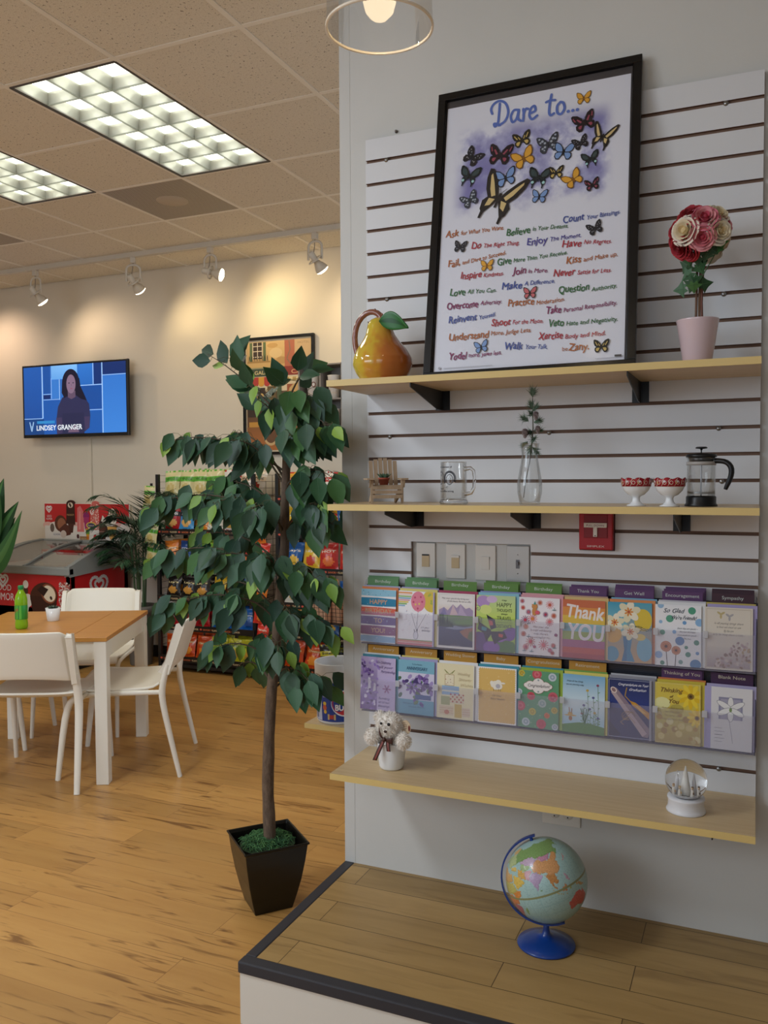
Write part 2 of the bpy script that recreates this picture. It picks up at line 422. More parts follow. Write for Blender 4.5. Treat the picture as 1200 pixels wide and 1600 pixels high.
# ------------------------------------------------------------------ slatwall panel
gt0 = 2.59; sp = .0762; gh = .0105; ztop = 2.658; zbot = .598
sl = thing('slatwall_panel', 'white slatted display panel with brown grooves on the wall', 'display panel', (.61, 0, zbot))
g = G(); W0, W1 = 0.0, 1.2192
cut = (.157, .562, 1.195-.03, 1.318)
alarmcut = (.712, .824, 1.303, 1.43)
edges = [ztop]; k = 0
slats = []; top = ztop
while top > zbot+.02:
    gz = gt0-sp*k
    bot = max(gz, zbot) if gz > zbot else zbot
    slats.append((bot, top)); top = gz-gh; k += 1
def slat(x0, x1, z0, z1):
    if z1-z0 < .002: return
    g.add([(x0, 0, z0), (x1, 0, z0), (x1, .011, z0), (x0, .011, z0), (x0, 0, z1), (x1, 0, z1), (x1, .011, z1), (x0, .011, z1)],
          [(0, 1, 5, 4), (1, 2, 6, 5), (3, 0, 4, 7)], 0)
    g.add([(x0, 0.0, z0), (x1, 0.0, z0), (x1, .011, z0), (x0, .011, z0), (x0, 0, z1), (x1, 0, z1), (x1, .011, z1), (x0, .011, z1)],
          [(0, 3, 2, 1), (4, 5, 6, 7)], 1)
for z0, z1 in slats:
    if z1 > cut[2] and z0 < cut[3]:
        slat(W0, cut[0], z0, z1); slat(cut[1], W1, z0, z1)
        if z0 < cut[2]: slat(cut[0], cut[1], z0, cut[2])
        if z1 > cut[3]: slat(cut[0], cut[1], cut[3], z1)
    else: slat(W0, W1, z0, z1)
gm = 1
g.box(W0, cut[0], .0105, .019, zbot, ztop, 1); g.box(cut[1], W1, .0105, .019, zbot, ztop, 1)
g.box(cut[0], cut[1], .0105, .019, zbot, cut[2], 1); g.box(cut[0], cut[1], .0105, .019, cut[3], ztop, 1)
g.M = None
o = g.done('slats', [SLATW, MDF], sl, loc=(-.61, 0, -zbot))
for (sx, k) in [(.075, 0), (.075, 6), (.083, 12), (.62, 12), (1.12, 0), (1.12, 7), (1.11, 12), (1.12, 14), (1.12, 25)]:
    z = gt0-sp*k-gh*.55
    q = G(); q.lathe([(0, .004), (.0055, .003), (.0075, 0)], 12, M=Matrix.Rotation(PI/2, 4, 'X')); q.box(-.004, .004, -.0035, -.0025, -.0008, .0008)
    q.done('screw', STEEL, sl, loc=(sx-.61, -.0005, z-zbot-.002))
q = G().lathe([(0, .008), (.004, .007), (.006, 0)], 12, M=Matrix.Rotation(PI/2, 4, 'X')).done('wall_screw', STEEL); q.location = (.105, .018, 2.676)
tag(q, 'lone steel screw in the wall just above the slatted panel', 'screw')

# ------------------------------------------------------------------ shelves and their brackets
def shelf(zt, label, x1=1.2192):
    t = thing('wall_shelf', label, 'shelf', (.61, -.15, zt))
    G().box(-.6096, x1-.61, -.148, .148, -.019, 0).done('board', SHELFW, t, bevel=.0008)
    G().box(-.6096, x1-.61, -.1505, -.148, -.019, 0).done('edge_banding', EDGEW, t)
    return t
def bracket(x, z, length, drop, label):
    t = thing('shelf_bracket', label, 'bracket', (x, 0, z), 0, 'black shelf brackets')
    G().prism([(-.002, 0), (-length, 0), (-length, -.012), (-.06, -drop), (-.002, -drop)], -.0015, .0015, 'x').done('arm', BLACK, t)
    G().box(-.024, .024, -.004, 0, -drop, 0).box(-.004, .004, -.008, -.004, -drop, 0).done('back_plate', BLACK, t)
    return t
shelf(1.830, 'upper maple shelf holding the framed butterfly poster')
shelf(1.4505, 'middle maple shelf holding the glass mug, vase and coffee press')
shelf(.610, 'lowest maple shelf holding the toy bear and the snow globe')
bracket(.272, 1.811, .29, .062, 'black bracket under the upper shelf, left of two')
bracket(.893, 1.811, .29, .062, 'black bracket under the upper shelf, right of two')
bracket(.18, 1.4315, .27, .062, 'black bracket under the middle shelf near its left end')
bracket(.571, 1.4315, .27, .062, 'black bracket under the middle shelf below the flower vase')
bracket(1.012, 1.4315, .27, .062, 'black bracket under the middle shelf right of the red alarm')
bracket(.115, .591, .255, .08, 'black bracket under the lowest shelf at the toy bear end')
bracket(1.115, .591, .285, .08, 'black bracket under the lowest shelf at the snow globe end')

# ------------------------------------------------------------------ switches, outlet, fire alarm
def plate(xc, zc, w_, h_, label, kind):
    t = thing('light_switch', label, 'switch', (xc, .019, zc), 0, 'wall switches in the slatwall cutout')
    G().box(-w_/2, w_/2, -.007 if kind != 'toggle' else -.012, 0, -h_/2, h_/2).done('cover_plate', PWHITE if kind != 'toggle' else mat('grey_steel_plate', '#c3c1be', .35, .3), t, bevel=.002)
    if kind == 'toggle':
        G().box(-.006, .006, -.013, -.011, -.014, .014).box(-.004, .004, -.022, -.012, -.002, .008).done('toggle', mat('grey_toggle', '#77757a', .4), t)
        for z in (-.03, .03): G().lathe([(0, .001), (.002, 0)], 8, M=Matrix.Translation((0, -.0125, z)) @ Matrix.Rotation(PI/2, 4, 'X')).done('screw', STEEL, t)
    else:
        c = mat('tan_rocker', '#cdb891', .4) if kind != 'white' else PWHITE
        G().box(-.0135, .0135, -.0095, -.006, -.022, .02).done('rocker', c, t, bevel=.001)
        if kind == 'tan': G().box(-.0125, .0125, -.0098, -.009, .015, .02).done('indicator', BLKP, t)
        else: G().box(-.0135, .0135, -.0125, -.0065, .013, .02).done('dimmer_slide', PWHITE, t)
plate(.205, 1.256, .066, .115, 'white switch plate with tan sensor, leftmost in the panel cutout', 'tan')
plate(.309, 1.255, .066, .113, 'white switch plate with tan rocker, second in the panel cutout', 'rock')
plate(.411, 1.254, .068, .114, 'all-white switch plate, third in the panel cutout', 'white')
plate(.519, 1.254, .074, .116, 'grey metal toggle switch plate, rightmost in the panel cutout', 'toggle')
t = thing('wall_outlet', 'white double electrical outlet under the lowest shelf above the globe', 'outlet', (.658, .019, .468))
G().box(-.06, .06, -.006, 0, -.038, .038).done('cover_plate', PWHITE, t, bevel=.002)
for x in (-.021, .021):
    r = G().lathe([(0, .002), (.0165, .002), (.0175, 0)], 20, M=Matrix.Translation((x, -.006, 0)) @ Matrix.Rotation(PI/2, 4, 'X')).done('receptacle', PWHITE, t)
    G().box(x-.007, x-.005, -.0086, -.008, -.002, .006).box(x+.005, x+.007, -.0086, -.008, -.002, .006).box(x-.002, x+.002, -.0086, -.008, -.011, -.007).done('slot', BLKP, r)
RED = mat('alarm_red', '#b01520', .35)
t = thing('fire_alarm_pull', 'red fire alarm pull station with white handle beneath middle shelf', 'fire alarm', (.7685, 0, 1.366))
G().box(-.053, .053, -.004, .012, -.06, .062).done('backing', mat('alarm_dark', '#4a1016', .5), t)
G().box(-.05, .05, -.03, -.004, -.056, .06).done('housing', RED, t, bevel=.003)
G().box(-.035, .035, -.033, -.029, -.02, .05).done('recess', mat('alarm_red_dark', '#8c1018', .4), t, bevel=.001)
h = G().box(-.034, .034, -.04, -.033, .012, .026).box(-.006, .006, -.04, -.033, -.016, .012).done('handle', PWHITE, t, bevel=.001)
a = Art(1, .0402); a.text('PULL DOWN', 0, .0155, .0085, '#7a3038', 'c', width=.052); a.rect(-.002, -.014, .002, -.011, '#331111'); a.done('lettering', PRINT, h)
a = Art(1, .0302); a.text('SIMPLEX', 0, -.048, .008, '#e8d8d0', 'c', width=.052); a.done('maker_name', PRINT, t)

# ------------------------------------------------------------------ framed butterfly poster
PH = [('Ask', 'for What You Want.', 'o', 0.3184, 0.4575, 0.3642, 0.4562, 0.5069, 0.4567), ('Believe', 'in Your Dreams.', 'g', 0.5138, 0.4375, 0.5896, 0.4437, 0.7019, 0.4377), ('Count', 'Your Blessings.', 'b', 0.6832, 0.4555, 0.7484, 0.4529, 0.85, 0.4591), ('Do', 'The Right Thing.', 'r', 0.4051, 0.4096, 0.4386, 0.4099, 0.5567, 0.4037), ('Enjoy', 'The Moment.', 'p', 0.5784, 0.3993, 0.6431, 0.4035, 0.7408, 0.4062), ('Have', 'No Regrets.', 'r', 0.6836, 0.3796, 0.743, 0.3784, 0.8274, 0.3683), ('Fail,', 'and Dare to Succeed.', 'o', 0.3328, 0.359, 0.3743, 0.3588, 0.5179, 0.3811), ('Give', 'More Than You Receive.', 'g', 0.4889, 0.3468, 0.5359, 0.3501, 0.7023, 0.3586), ('Kiss', 'and Make up.', 'o', 0.6981, 0.3268, 0.7434, 0.3247, 0.8461, 0.3316), ('Inspire', 'Kindness.', 'r', 0.375, 0.3162, 0.4442, 0.3103, 0.5127, 0.3104), ('Join', 'in More.', 'm', 0.5378, 0.3126, 0.5814, 0.3122, 0.6468, 0.3071), ('Never', 'Settle for Less.', 'r', 0.6615, 0.292, 0.7273, 0.2869, 0.8291, 0.2837), ('Love', 'All You Can.', 'g', 0.3429, 0.2653, 0.3951, 0.2677, 0.4916, 0.262), ('Make', 'A Difference.', 'b', 0.5073, 0.2677, 0.5719, 0.2703, 0.6681, 0.2684), ('Question', 'Authority.', 'g', 0.6777, 0.2395, 0.7691, 0.2354, 0.8464, 0.2415), ('Overcome', 'Adversity.', 'm', 0.3345, 0.2218, 0.4383, 0.223, 0.5103, 0.2208), ('Practice', 'Moderation.', 'o', 0.5283, 0.2132, 0.6103, 0.2106, 0.6987, 0.216), ('Take', 'Personal Responsibility.', 'm', 0.6428, 0.1797, 0.6913, 0.1802, 0.848, 0.1922), ('Reinvent', 'Yourself.', 'b', 0.3441, 0.1764, 0.4364, 0.181, 0.4942, 0.1912), ('Shoot', 'For the Moon.', 'r', 0.4795, 0.1566, 0.541, 0.1577, 0.6384, 0.1528), ('Veto', 'Hate and Negativity.', 'g', 0.6513, 0.1402, 0.7002, 0.1392, 0.8507, 0.1413), ('Understand', 'More, Judge Less.', 'o', 0.3469, 0.1216, 0.4754, 0.1242, 0.604, 0.1264), ('Xercise', 'Body and Mind.', 'r', 0.6238, 0.1029, 0.698, 0.1004, 0.8178, 0.1018), ('Walk', 'Your Talk.', 'b', 0.5217, 0.0808, 0.5812, 0.0786, 0.6531, 0.0737), ('Zany.', '', 'o', 0.7127, 0.0628, 0.7739, 0.0627, 0.7739, 0.0627), ('Yodel', 'more, yawn less.', 'm', 0.3495, 0.0611, 0.4091, 0.0615, 0.5168, 0.0641)]
BF = [(0.7337, 0.8427, 0.043, 'y', 0), (0.7378, 0.7654, 0.066, 'r', 15), (0.7915, 0.7073, 0.079, 's', -20), (0.5501, 0.7436, 0.055, 't', 10), (0.6323, 0.7138, 0.065, 'w', 10), (0.679, 0.6813, 0.061, 'b', -10), (0.729, 0.7001, 0.046, 'k', 20), (0.3937, 0.7135, 0.06, 'k', -40), (0.4831, 0.7049, 0.074, 'r', -10), (0.5579, 0.6812, 0.069, 'y', 20), (0.759, 0.6437, 0.051, 'd', 10), (0.3868, 0.651, 0.067, 'd', -15), (0.5041, 0.6265, 0.064, 'b', 10), (0.6074, 0.6104, 0.068, 'd', -10), (0.6589, 0.6176, 0.044, 't', 0), (0.7098, 0.5885, 0.057, 'y', 30), (0.7664, 0.562, 0.042, 'r', 10), (0.3927, 0.5712, 0.054, 'w', 25), (0.4847, 0.5611, 0.147, 's', -25), (0.6108, 0.549, 0.047, 'b', -8), (0.7785, 0.4255, 0.044, 'k', 20), (0.3694, 0.4213, 0.041, 'k', -10), (0.4582, 0.3496, 0.04, 'y', 0), (0.5942, 0.2486, 0.04, 'p', 0), (0.4521, 0.0944, 0.042, 'b', 10), (0.8057, 0.069, 0.043, 't', 0)]
BCOL = {'y': ('#7a5220', '#e0a63c', '#8a5a1c'), 'r': ('#241a20', '#9c4a5c', '#241a20'), 's': ('#2a2422', '#d8bf86', '#2a2422'), 't': ('#2a2620', '#cdb268', '#2a2620'),
        'w': ('#3a3e48', '#a9b1be', '#2a2c30'), 'b': ('#22242e', '#7d9ccf', '#1c1c22'), 'k': ('#26242a', '#8d8c94', '#26242a'), 'd': ('#1f2528', '#3b4a4c', '#15181a'), 'p': ('#2c2022', '#c96a70', '#2c2022')}
def butterfly(a, x, y, w_, ty, rot):
    dk, md, bd = BCOL[ty]; h = w_/2; t = math.radians(rot)
    def T(pts, sx): return [(x+(u*sx*math.cos(t)-v*math.sin(t))*h, y+(u*sx*math.sin(t)+v*math.cos(t))*h) for u, v in pts]
    fore = [(0, 0), (.14, .42), (.45, .82), (.85, 1.0), (1.02, .92), (1.0, .5), (.85, .12), (.6, -.08), (.08, -.12)]
    hind = [(0, -.02), (.5, .02), (.82, -.14), (.86, -.5), (.66, -.8), (.38, -.82), (.12, -.4)]
    if ty in 'sd': hind = [(0, -.02), (.45, .04), (.66, -.25), (.6, -.62), (.52, -.7), (.5, -1.02), (.4, -1.0), (.38, -.72), (.14, -.3)]
    if ty == 's': fore = [(0, 0), (.2, .4), (.5, .85), (.78, 1.15), (.95, 1.12), (.9, .7), (.72, .25), (.5, -.05), (.1, -.1)]
    def ins(pts, k):
        cx = sum(p[0] for p in pts)/len(pts); cy = sum(p[1] for p in pts)/len(pts); return [(cx+(u-cx)*k, cy+(v-cy)*k) for u, v in pts]
    for sx in (1, -1):
        a.poly(T(fore, sx), dk, hold=sx < 0); a.poly(T(hind, sx), dk, hold=True)
    a.lay()
    for sx in (1, -1):
        if ty in 'yb': a.poly(T(ins(fore, .78), sx), md, True); a.poly(T(ins(hind, .76), sx), md, True)
        elif ty == 'p': a.poly(T(ins(fore, .75), sx), md, True); a.poly(T(ins(hind, .7), sx), md, True)
        elif ty == 's': a.poly(T([(.2, .1), (.5, .6), (.75, .95), (.78, .85), (.55, .3), (.35, 0)], sx), md, True); a.poly(T([(.15, -.05), (.42, -.08), (.45, -.45), (.25, -.35)], sx), md, True)
        elif ty == 't': a.poly(T([(.15, .1), (.35, .45), (.42, .4), (.25, .05)], sx), md, True); a.poly(T([(.45, .2), (.75, .7), (.82, .62), (.55, .12)], sx), md, True); a.poly(T(ins(hind, .55), sx), md, True)
        elif ty == 'w':
            for u, v, r in [(.3, .2, .12), (.5, .45, .13), (.75, .72, .1), (.7, .35, .1), (.35, -.2, .12), (.58, -.3, .11), (.45, -.5, .08)]: px, py = T([(u, v)], sx)[0]; a.ell(px, py, r*h, col=md, n=7, hold=True)
        elif ty == 'k':
            for u, v, r in [(.45, .4, .07), (.7, .6, .07), (.75, .35, .06), (.35, .12, .06), (.5, -.3, .09), (.3, -.3, .06)]: px, py = T([(u, v)], sx)[0]; a.ell(px, py, r*h, col=md, n=6, hold=True)
        elif ty == 'r': a.poly(T([(.2, .1), (.5, .5), (.62, .45), (.35, .02)], sx), md, True); a.poly(T([(.7, .35), (.85, .75), (.92, .7), (.8, .3)], sx), md, True); a.poly(T(ins(hind, .4), sx), md, True)
        elif ty == 'd':
            a.poly(T(ins(fore, .6), sx), md, True)
            px, py = T([(.5, -.45)], sx)[0]; a.ell(px, py, .14*h, col='#a9d6d6', n=8, hold=True)
    bx = T([(-.05, -.4), (.05, -.4), (.06, .25), (-.06, .25)], 1); a.poly(bx, bd)
    a.line(T([(0, .25), (.16, .5)], 1), .02*h, bd, True); a.line(T([(0, .25), (-.16, .5)], 1), .02*h, bd, True)
ang = math.atan2(.175, .922)
pt = thing('poster_frame', 'large black framed poster of butterflies and life advice on the upper shelf', 'framed poster', (.587, -.19, 1.8305), rot=(-ang, math.radians(-.5), 0))
fw, fh, bw = .628, .943, .024
g = G()
for r_ in ((-fw/2, fw/2, 0, bw), (-fw/2, fw/2, fh-bw, fh)): g.box(r_[0], r_[1], 0, .022, r_[2], r_[3])
for r_ in ((-fw/2, -fw/2+bw), (fw/2-bw, fw/2)): g.box(r_[0], r_[1], 0, .022, bw, fh-bw)
for r_ in ((-fw/2+bw, -fw/2+bw+.003), (fw/2-bw-.003, fw/2-bw)): g.box(r_[0], r_[1], .004, .022, bw, fh-bw)
g.done('frame', mat('black_frame_gloss', '#101114', .22), pt, bevel=.004, seg=3)
G().box(-fw/2+.006, fw/2-.006, .014, .021, .006, fh-.006).done('backing_board', mat('charcoal_mat', '#4b4545', .8), pt)
# paper with a printed lilac cloud bank
m, nt, b = nm('poster_paper', .35)
cc = coords(nt); sx = N(nt, 'ShaderNodeSeparateXYZ'); nt.links.new(cc, sx.inputs[0])
def sstep(src, a0, a1):
    r = N(nt, 'ShaderNodeMapRange', interpolation_type='SMOOTHSTEP'); r.inputs[1].default_value = a0; r.inputs[2].default_value = a1
    nt.links.new(src, r.inputs[0]); return r.outputs[0]
def mul(a, b_):
    n = N(nt, 'ShaderNodeMath', operation='MULTIPLY'); nt.links.new(a, n.inputs[0]); nt.links.new(b_, n.inputs[1]); return n.outputs[0]
n1 = N(nt, 'ShaderNodeTexNoise', i_Scale=7.0, i_Detail=6.0, i_Roughness=.6); nt.links.new(cc, n1.inputs[0])
wv = N(nt, 'ShaderNodeMath', operation='MULTIPLY_ADD'); nt.links.new(n1.outputs[0], wv.inputs[0]); wv.inputs[1].default_value = .16
nt.links.new(sx.outputs[2], wv.inputs[2])
M_ = mul(mul(sstep(sx.outputs[0], -.265, -.2), sstep(sx.outputs[0], .245, .2)), mul(sstep(wv.outputs[0], .60, .66), sstep(sx.outputs[2], .835, .765)))
cl = ramp(nt, n1.outputs[0], [(.40, '#e2e3f1'), (.47, '#b5b6d9'), (.56, '#8f8dbf'), (.7, '#7f7bb4')])
nt.links.new(mix(nt, M_, '#e3e4ef', cl), b.inputs['Base Color'])
pw0, pw1, pz0, pz1 = -.284, .282, .028, .895
sh_ = G().box(pw0, pw1, .0125, .0138, pz0, pz1).done('poster_sheet', m, pt)
PC = {'o': '#b36a3e', 'g': '#3f7048', 'b': '#4a5ba0', 'r': '#b23a48', 'm': '#8a3866', 'p': '#57509a'}
a = Art(1, -.0122); a.off = (-.587, 0); a.step = 1.5e-5
TX = dict(wave=.06)
def smooth(p, n=6):
    o = []
    for i in range(len(p)-1):
        p0, p1, p2, p3 = p[max(i-1, 0)], p[i], p[i+1], p[min(i+2, len(p)-1)]
        for k in range(n):
            q = k/n; o.append(tuple(.5*((2*p1[j])+(-p0[j]+p2[j])*q+(2*p0[j]-5*p1[j]+4*p2[j]-p3[j])*q*q+(-p0[j]+3*p1[j]-3*p2[j]+p3[j])*q**3) for j in (0, 1)))
    return o+[p[-1]]
STR = [[(.42, .92), (.40, .5), (.36, .12), (.2, -.02), (.12, .1), (.3, .08), (.5, .0)], [(-.02, .55), (-.1, .75), (.05, .95), (.4, 1.04), (.78, .88), (.96, .5), (.8, .15), (.42, .0)],
       [(1.58, .5), (1.3, .52), (1.13, .28), (1.25, .03), (1.48, .15), (1.6, .5), (1.57, .15), (1.75, .02)], [(1.86, .5), (1.9, .25), (1.88, .0)], [(1.88, .25), (2.0, .48), (2.16, .46)],
       [(2.3, .26), (2.58, .34), (2.52, .54), (2.32, .46), (2.24, .18), (2.42, .0), (2.7, .12)], [(3.5, .88), (3.42, .5), (3.4, .15), (3.5, .02), (3.68, .08)], [(3.2, .6), (3.45, .64), (3.72, .62)],
       [(4.05, .5), (3.86, .36), (3.88, .08), (4.1, .0), (4.28, .2), (4.2, .44), (4.02, .5)]]
for dx, dy, cl_ in ((.0012, -.0012, '#b9bddd'), (0, 0, '#5f76c0')):
    for st in STR:
        q = [(.452+x*.0525+dx, .806+y*.079+dy) for x, y in smooth(st)]; a.line(q, .0078, cl_, True)
        for x, y in q: a.ell(x, y, .0039, col=cl_, n=8, hold=True)
    for x in (4.5, 4.76, 5.02): a.ell(.452+x*.0525+dx, .810+dy, .0052, col=cl_, n=10, hold=True)
    a.lay()
random.seed(3)
for big, small, c, x0, y0, x1, y1, x2, y2 in PH:
    d = math.atan2(y2-y0, x2-x0); wd = x1-x0
    a.text(big, x0, y0, .031, PC[c], width=wd-.004, sh=.12, rot=d*.6, bold=.0009, **TX)
    if small: a.text(small, x1+.004, y1+(.004 if random.random() < .5 else 0), .0185, PC[c], width=x2-x1-.006, sh=.15, rot=math.atan2(y2-y1, x2-x1)*.8, bold=.0004, **TX)
a.text('be', .695, .064, .018, PC['o'])
for q in BF: butterfly(a, *q)
a.rect(.843, .036, .862, .042, '#55504e'); a.line([(.79, .034), (.862, .034)], .001, '#a9a9b4')
a.line([(.335, .0355), (.489, .0355)], .0015, '#b0b0ba'); a.ell(.322, .037, .004, .004, '#b0b0ba', 10)
a.done('print', PRINT, sh_)
G().box(-fw/2+bw-.002, fw/2-bw+.002, .0085, .0095, bw-.002, fh-bw+.002).done('glazing', PANE, pt)

# ------------------------------------------------------------------ pear pitcher
t = thing('pear_pitcher', 'glazed yellow pear-shaped ceramic pitcher with brown handle on upper shelf', 'pitcher', (.125, -.155, 1.8302), 0)
prof = [(.0, 0), (.058, 0), (.066, .004), (.083, .03), (.092, .055), (.090, .078), (.076, .106), (.058, .13), (.046, .15), (.040, .168), (.036, .185), (.026, .198), (.012, .205), (0, .206)]
def pear_shift(z): return -.012*max(0, (z-.08)/.12)
g = G(); n = 48; vs = []; fs = []; cc = []
pp = []
for i in range(len(prof)-1):
    for j in range(3): q = j/3; pp.append((prof[i][0]*(1-q)+prof[i+1][0]*q, prof[i][1]*(1-q)+prof[i+1][1]*q))
pp.append(prof[-1])
for r, z in pp:
    for i in range(n):
        A = 2*PI*i/n; lump = 1+.03*math.sin(A*2+1)*min(1, z/.05); vs.append((max(r, 1e-4)*lump*math.cos(A)+pear_shift(z), max(r, 1e-4)*lump*math.sin(A), z))
for j in range(len(pp)-1):
    for i in range(n):
        k = (i+1) % n; fs.append((j*n+i, j*n+k, (j+1)*n+k, (j+1)*n+i))
def pcol(v):
    x, y, z = v; q = x/.09+.35*noise.noise(Vector((x*25, y*25, z*6)))
    s_ = noise.noise(Vector((x*90, y*90, z*9)))
    q += s_*.35
    q -= .12
    A_ = Vector(sr('#cdb63c')); B_ = Vector(sr('#cf9a34')); D_ = Vector(sr('#bd6f30')); E_ = Vector(sr('#a5542a'))
    if q < -.25: c = A_.lerp(B_, max(0, min(1, (q+.9)/.65))*.5)
    elif q < .25: c = B_.lerp(D_, (q+.25)/.5)
    else: c = D_.lerp(E_, max(0, min(1, (q-.25)/.9))*.55)
    if z > .13: c = c.lerp(Vector(sr('#cdb83c')), min(1, (z-.13)/.06)*.7)
    return tuple(c)
vc = [pcol(v) for v in vs]
g.add(vs, fs, 0, True, [[vc[i] for i in f] for f in fs])
g.done('body', GLAZE, t, subsurf=1)
hp = [(.002, .19), (-.004, .212), (-.028, .228), (-.058, .224), (-.084, .2), (-.096, .165), (-.096, .13), (-.088, .098), (-.077, .07), (-.072, .055)]
hs = [(x, -.0, z) for x, z in hp]
vb, vt = '#7d4a38', '#9a6450'
g = G().tube(hs, [.0105, .0115, .0105, .010, .0095, .0095, .0095, .010, .0105, .009], 12, col='#8a5544')
for i in range(9):
    x, y, z = hs[min(i+1, 9)]
    g.sphere((x+.005, y-.004, z+.002), .0045, col=vb if i % 2 else vt, n=8)
g.done('handle', GLAZE, t, subsurf=1)
def plf(u, v):
    # pottery leaf lying along +x from the stalk
    L = u; wdt = .028*math.sin(PI*min(1, L**.8))*1.0+.0006; s_ = (v-.5)*2
    return (.0+.108*L, -.03-s_*.004-.02*L, .004+.002*0+(-.012*L*L*2)+s_*wdt*1.0+.018*math.sin(L*PI)*.3)
G().sheet(plf, 16, 8, cf=lambda u, v: '#2d6a34' if abs(v-.5) > .07 else '#1d4f28').done('leaf', tinted('glazed_leaf', .28), t, loc=(.002, 0, .183), solid=.006, subsurf=1, rot=(0, math.radians(3), 0))
G().tube([(-.078, -.0, .078), (-.074, -.004, .06), (-.068, -.008, .045)], [.004, .009, .004], 8, col='#2f6a33').done('leaf', GLAZE, t)

# ------------------------------------------------------------------ rose topiary in pink pot
t = thing('rose_topiary', 'ball of red, pink and cream fabric roses in a pale pink pot', 'flower arrangement', (1.060, -.16, 1.8302))
PINKP = mat('pink_glazed_pot', '#dcc5cb', .12, coat=.5)
G().lathe([(0, 0), (.034, 0), (.0365, .003), (.0545, .118), (.0562, .122), (.0555, .1235), (.053, .12), (.05, .105), (0, .105)], 40).done('pot', PINKP, t)
G().lathe([(0, .112), (.03, .114), (.051, .106)], 20).done('moss', mat('topiary_moss', '#33452f', .95), t)
g = G()
for dx, dy, c in ((-.005, 0, '#6a4a34'), (.004, .004, '#7c5a40'), (.012, -.002, '#6a3c2c')):
    g.tube([(dx, dy, .1), (dx*.8, dy, .17), (dx*.9+.002, dy, .26)], .0032, 6, col=c)
g.done('stem', LEAF, t)
ctr = Vector((.006, 0, .345))
rj = random.Random(5)
def rose(g, c, nrm, R, outer, inner, tip):
    Mx = Matrix.Translation(c) @ rot_to(nrm)
    layers = [(5, .95, 62, .62, outer), (5, .8, 45, .62, outer), (4, .62, 30, .6, inner), (4, .45, 18, .55, inner), (3, .28, 8, .48, tip)]
    for li, (k, rr, tilt, hh, c0) in enumerate(layers):
        base = sr(c0); edge = sr(outer) if li < 2 else sr(inner)
        for i in range(k):
            a0 = 2*PI*i/k+li*.7+rj.uniform(-.2, .2); hw = PI/k*1.45
            def fn(u, v):
                A = a0+(u-.5)*2*hw; tt = math.radians(tilt)*(v**1.2)
                rad = R*rr*(.18+.82*math.sin(math.radians(tilt)*.5+v*1.0)/1.1)*(1-.12*abs(u-.5)**2*4)
                z = R*(.1+hh*v*math.cos(tt)+.02*math.sin(u*7+i))-R*.25*(u-.5)**2*4*v
                if v > .8: rad += R*.06*rr*(1 if li < 3 else .3)
                return (rad*math.cos(A), rad*math.sin(A), z+R*(.0+li*.055))
            g.sheet(fn, 6, 5, col=c0, cf=(lambda u, v, q=c0, e=outer: q if v > .35 else e), M=Mx)
    g.sphere((0, 0, R*.25), R*.28, col=tip, n=8, M=Mx, sq=(1, 1, 1.6))
WHT = ('#e6dccb', '#ecdfc0', '#dcc79a'); PNK = ('#d9798c', '#e0959c', '#b9465a'); RD = ('#b02a34', '#9c2230', '#7c1a24'); COR = ('#e0949a', '#cf6f78', '#b04050')
def at(px, pz, rr=.06):
    x = (px-600)*.00019*1.0; z = (420-pz)*.00019
    y = -math.sqrt(max(.0002, rr*rr-min(x*x+z*z, rr*rr-.0003)))
    return Vector((x, y, z))
for (qx, qz, R, cs) in [(455, 405, .037, WHT), (655, 295, .036, PNK), (632, 500, .033, COR), (800, 440, .034, WHT), (788, 250, .032, WHT), (500, 225, .034, RD), (350, 370, .030, RD), (395, 560, .032, RD), (480, 625, .028, RD), (420, 270, .026, RD), (700, 200, .026, WHT), (865, 350, .026, PNK), (340, 480, .028, RD), (560, 180, .024, RD)]:
    d = at(qx, qz); d = d.normalized()
    g = G(); rose(g, ctr+d*.060, d, R*1.22, *cs)
    g.done('rose', PETAL, t)
for A in range(5):
    d = Vector((math.cos(A*1.3), .9, math.sin(A*1.3)*.8)).normalized(); g = G(); rose(g, ctr+d*.055, d, .036, *(RD if A % 2 else WHT)); g.done('rose', PETAL, t)
def ivy(g, M, s, c='#2e5230', v='#4a7048'):
    pts = [(0, -.15), (.3, -.42), (.42, -.05), (.85, .05), (.45, .35), (.3, .5), (0, 1.0), (-.3, .5), (-.45, .35), (-.85, .05), (-.42, -.05), (-.3, -.42)]
    vs = [(0, .15*s, .0)]+[(x*s, y*s, -.12*s*(abs(x)+.2*y*y)) for x, y in pts]
    g.add(vs, [(0, i+1, (i+1) % 12+1) for i in range(12)], 0, False, c, M)
    for q in (3, 7-1+1, 9+1): pass
    for (x, y) in ((0, .9), (.7, .08), (-.7, .08)):
        L = math.hypot(x, y-.0); nx, ny = -y/L*.02*s, x/L*.02*s
        g.add([(0-nx, -ny, .001), (0+nx, ny, .001), (x*s, y*s, -.12*s*(abs(x)+.2*y*y)+.0012)], [(0, 1, 2)], 0, False, v, M)
def fol(g, px, pz, y, s, ang_, tilt=70, c=None):
    M = Matrix.Translation(((px-600)*.00019, y, .335+(420-pz)*.00019)) @ Matrix.Rotation(math.radians(ang_), 4, 'Y') @ Matrix.Rotation(math.radians(tilt), 4, 'X')
    ivy(g, M, s, c or rj.choice(['#2d5030', '#294a2c', '#35603a']))
g = G()
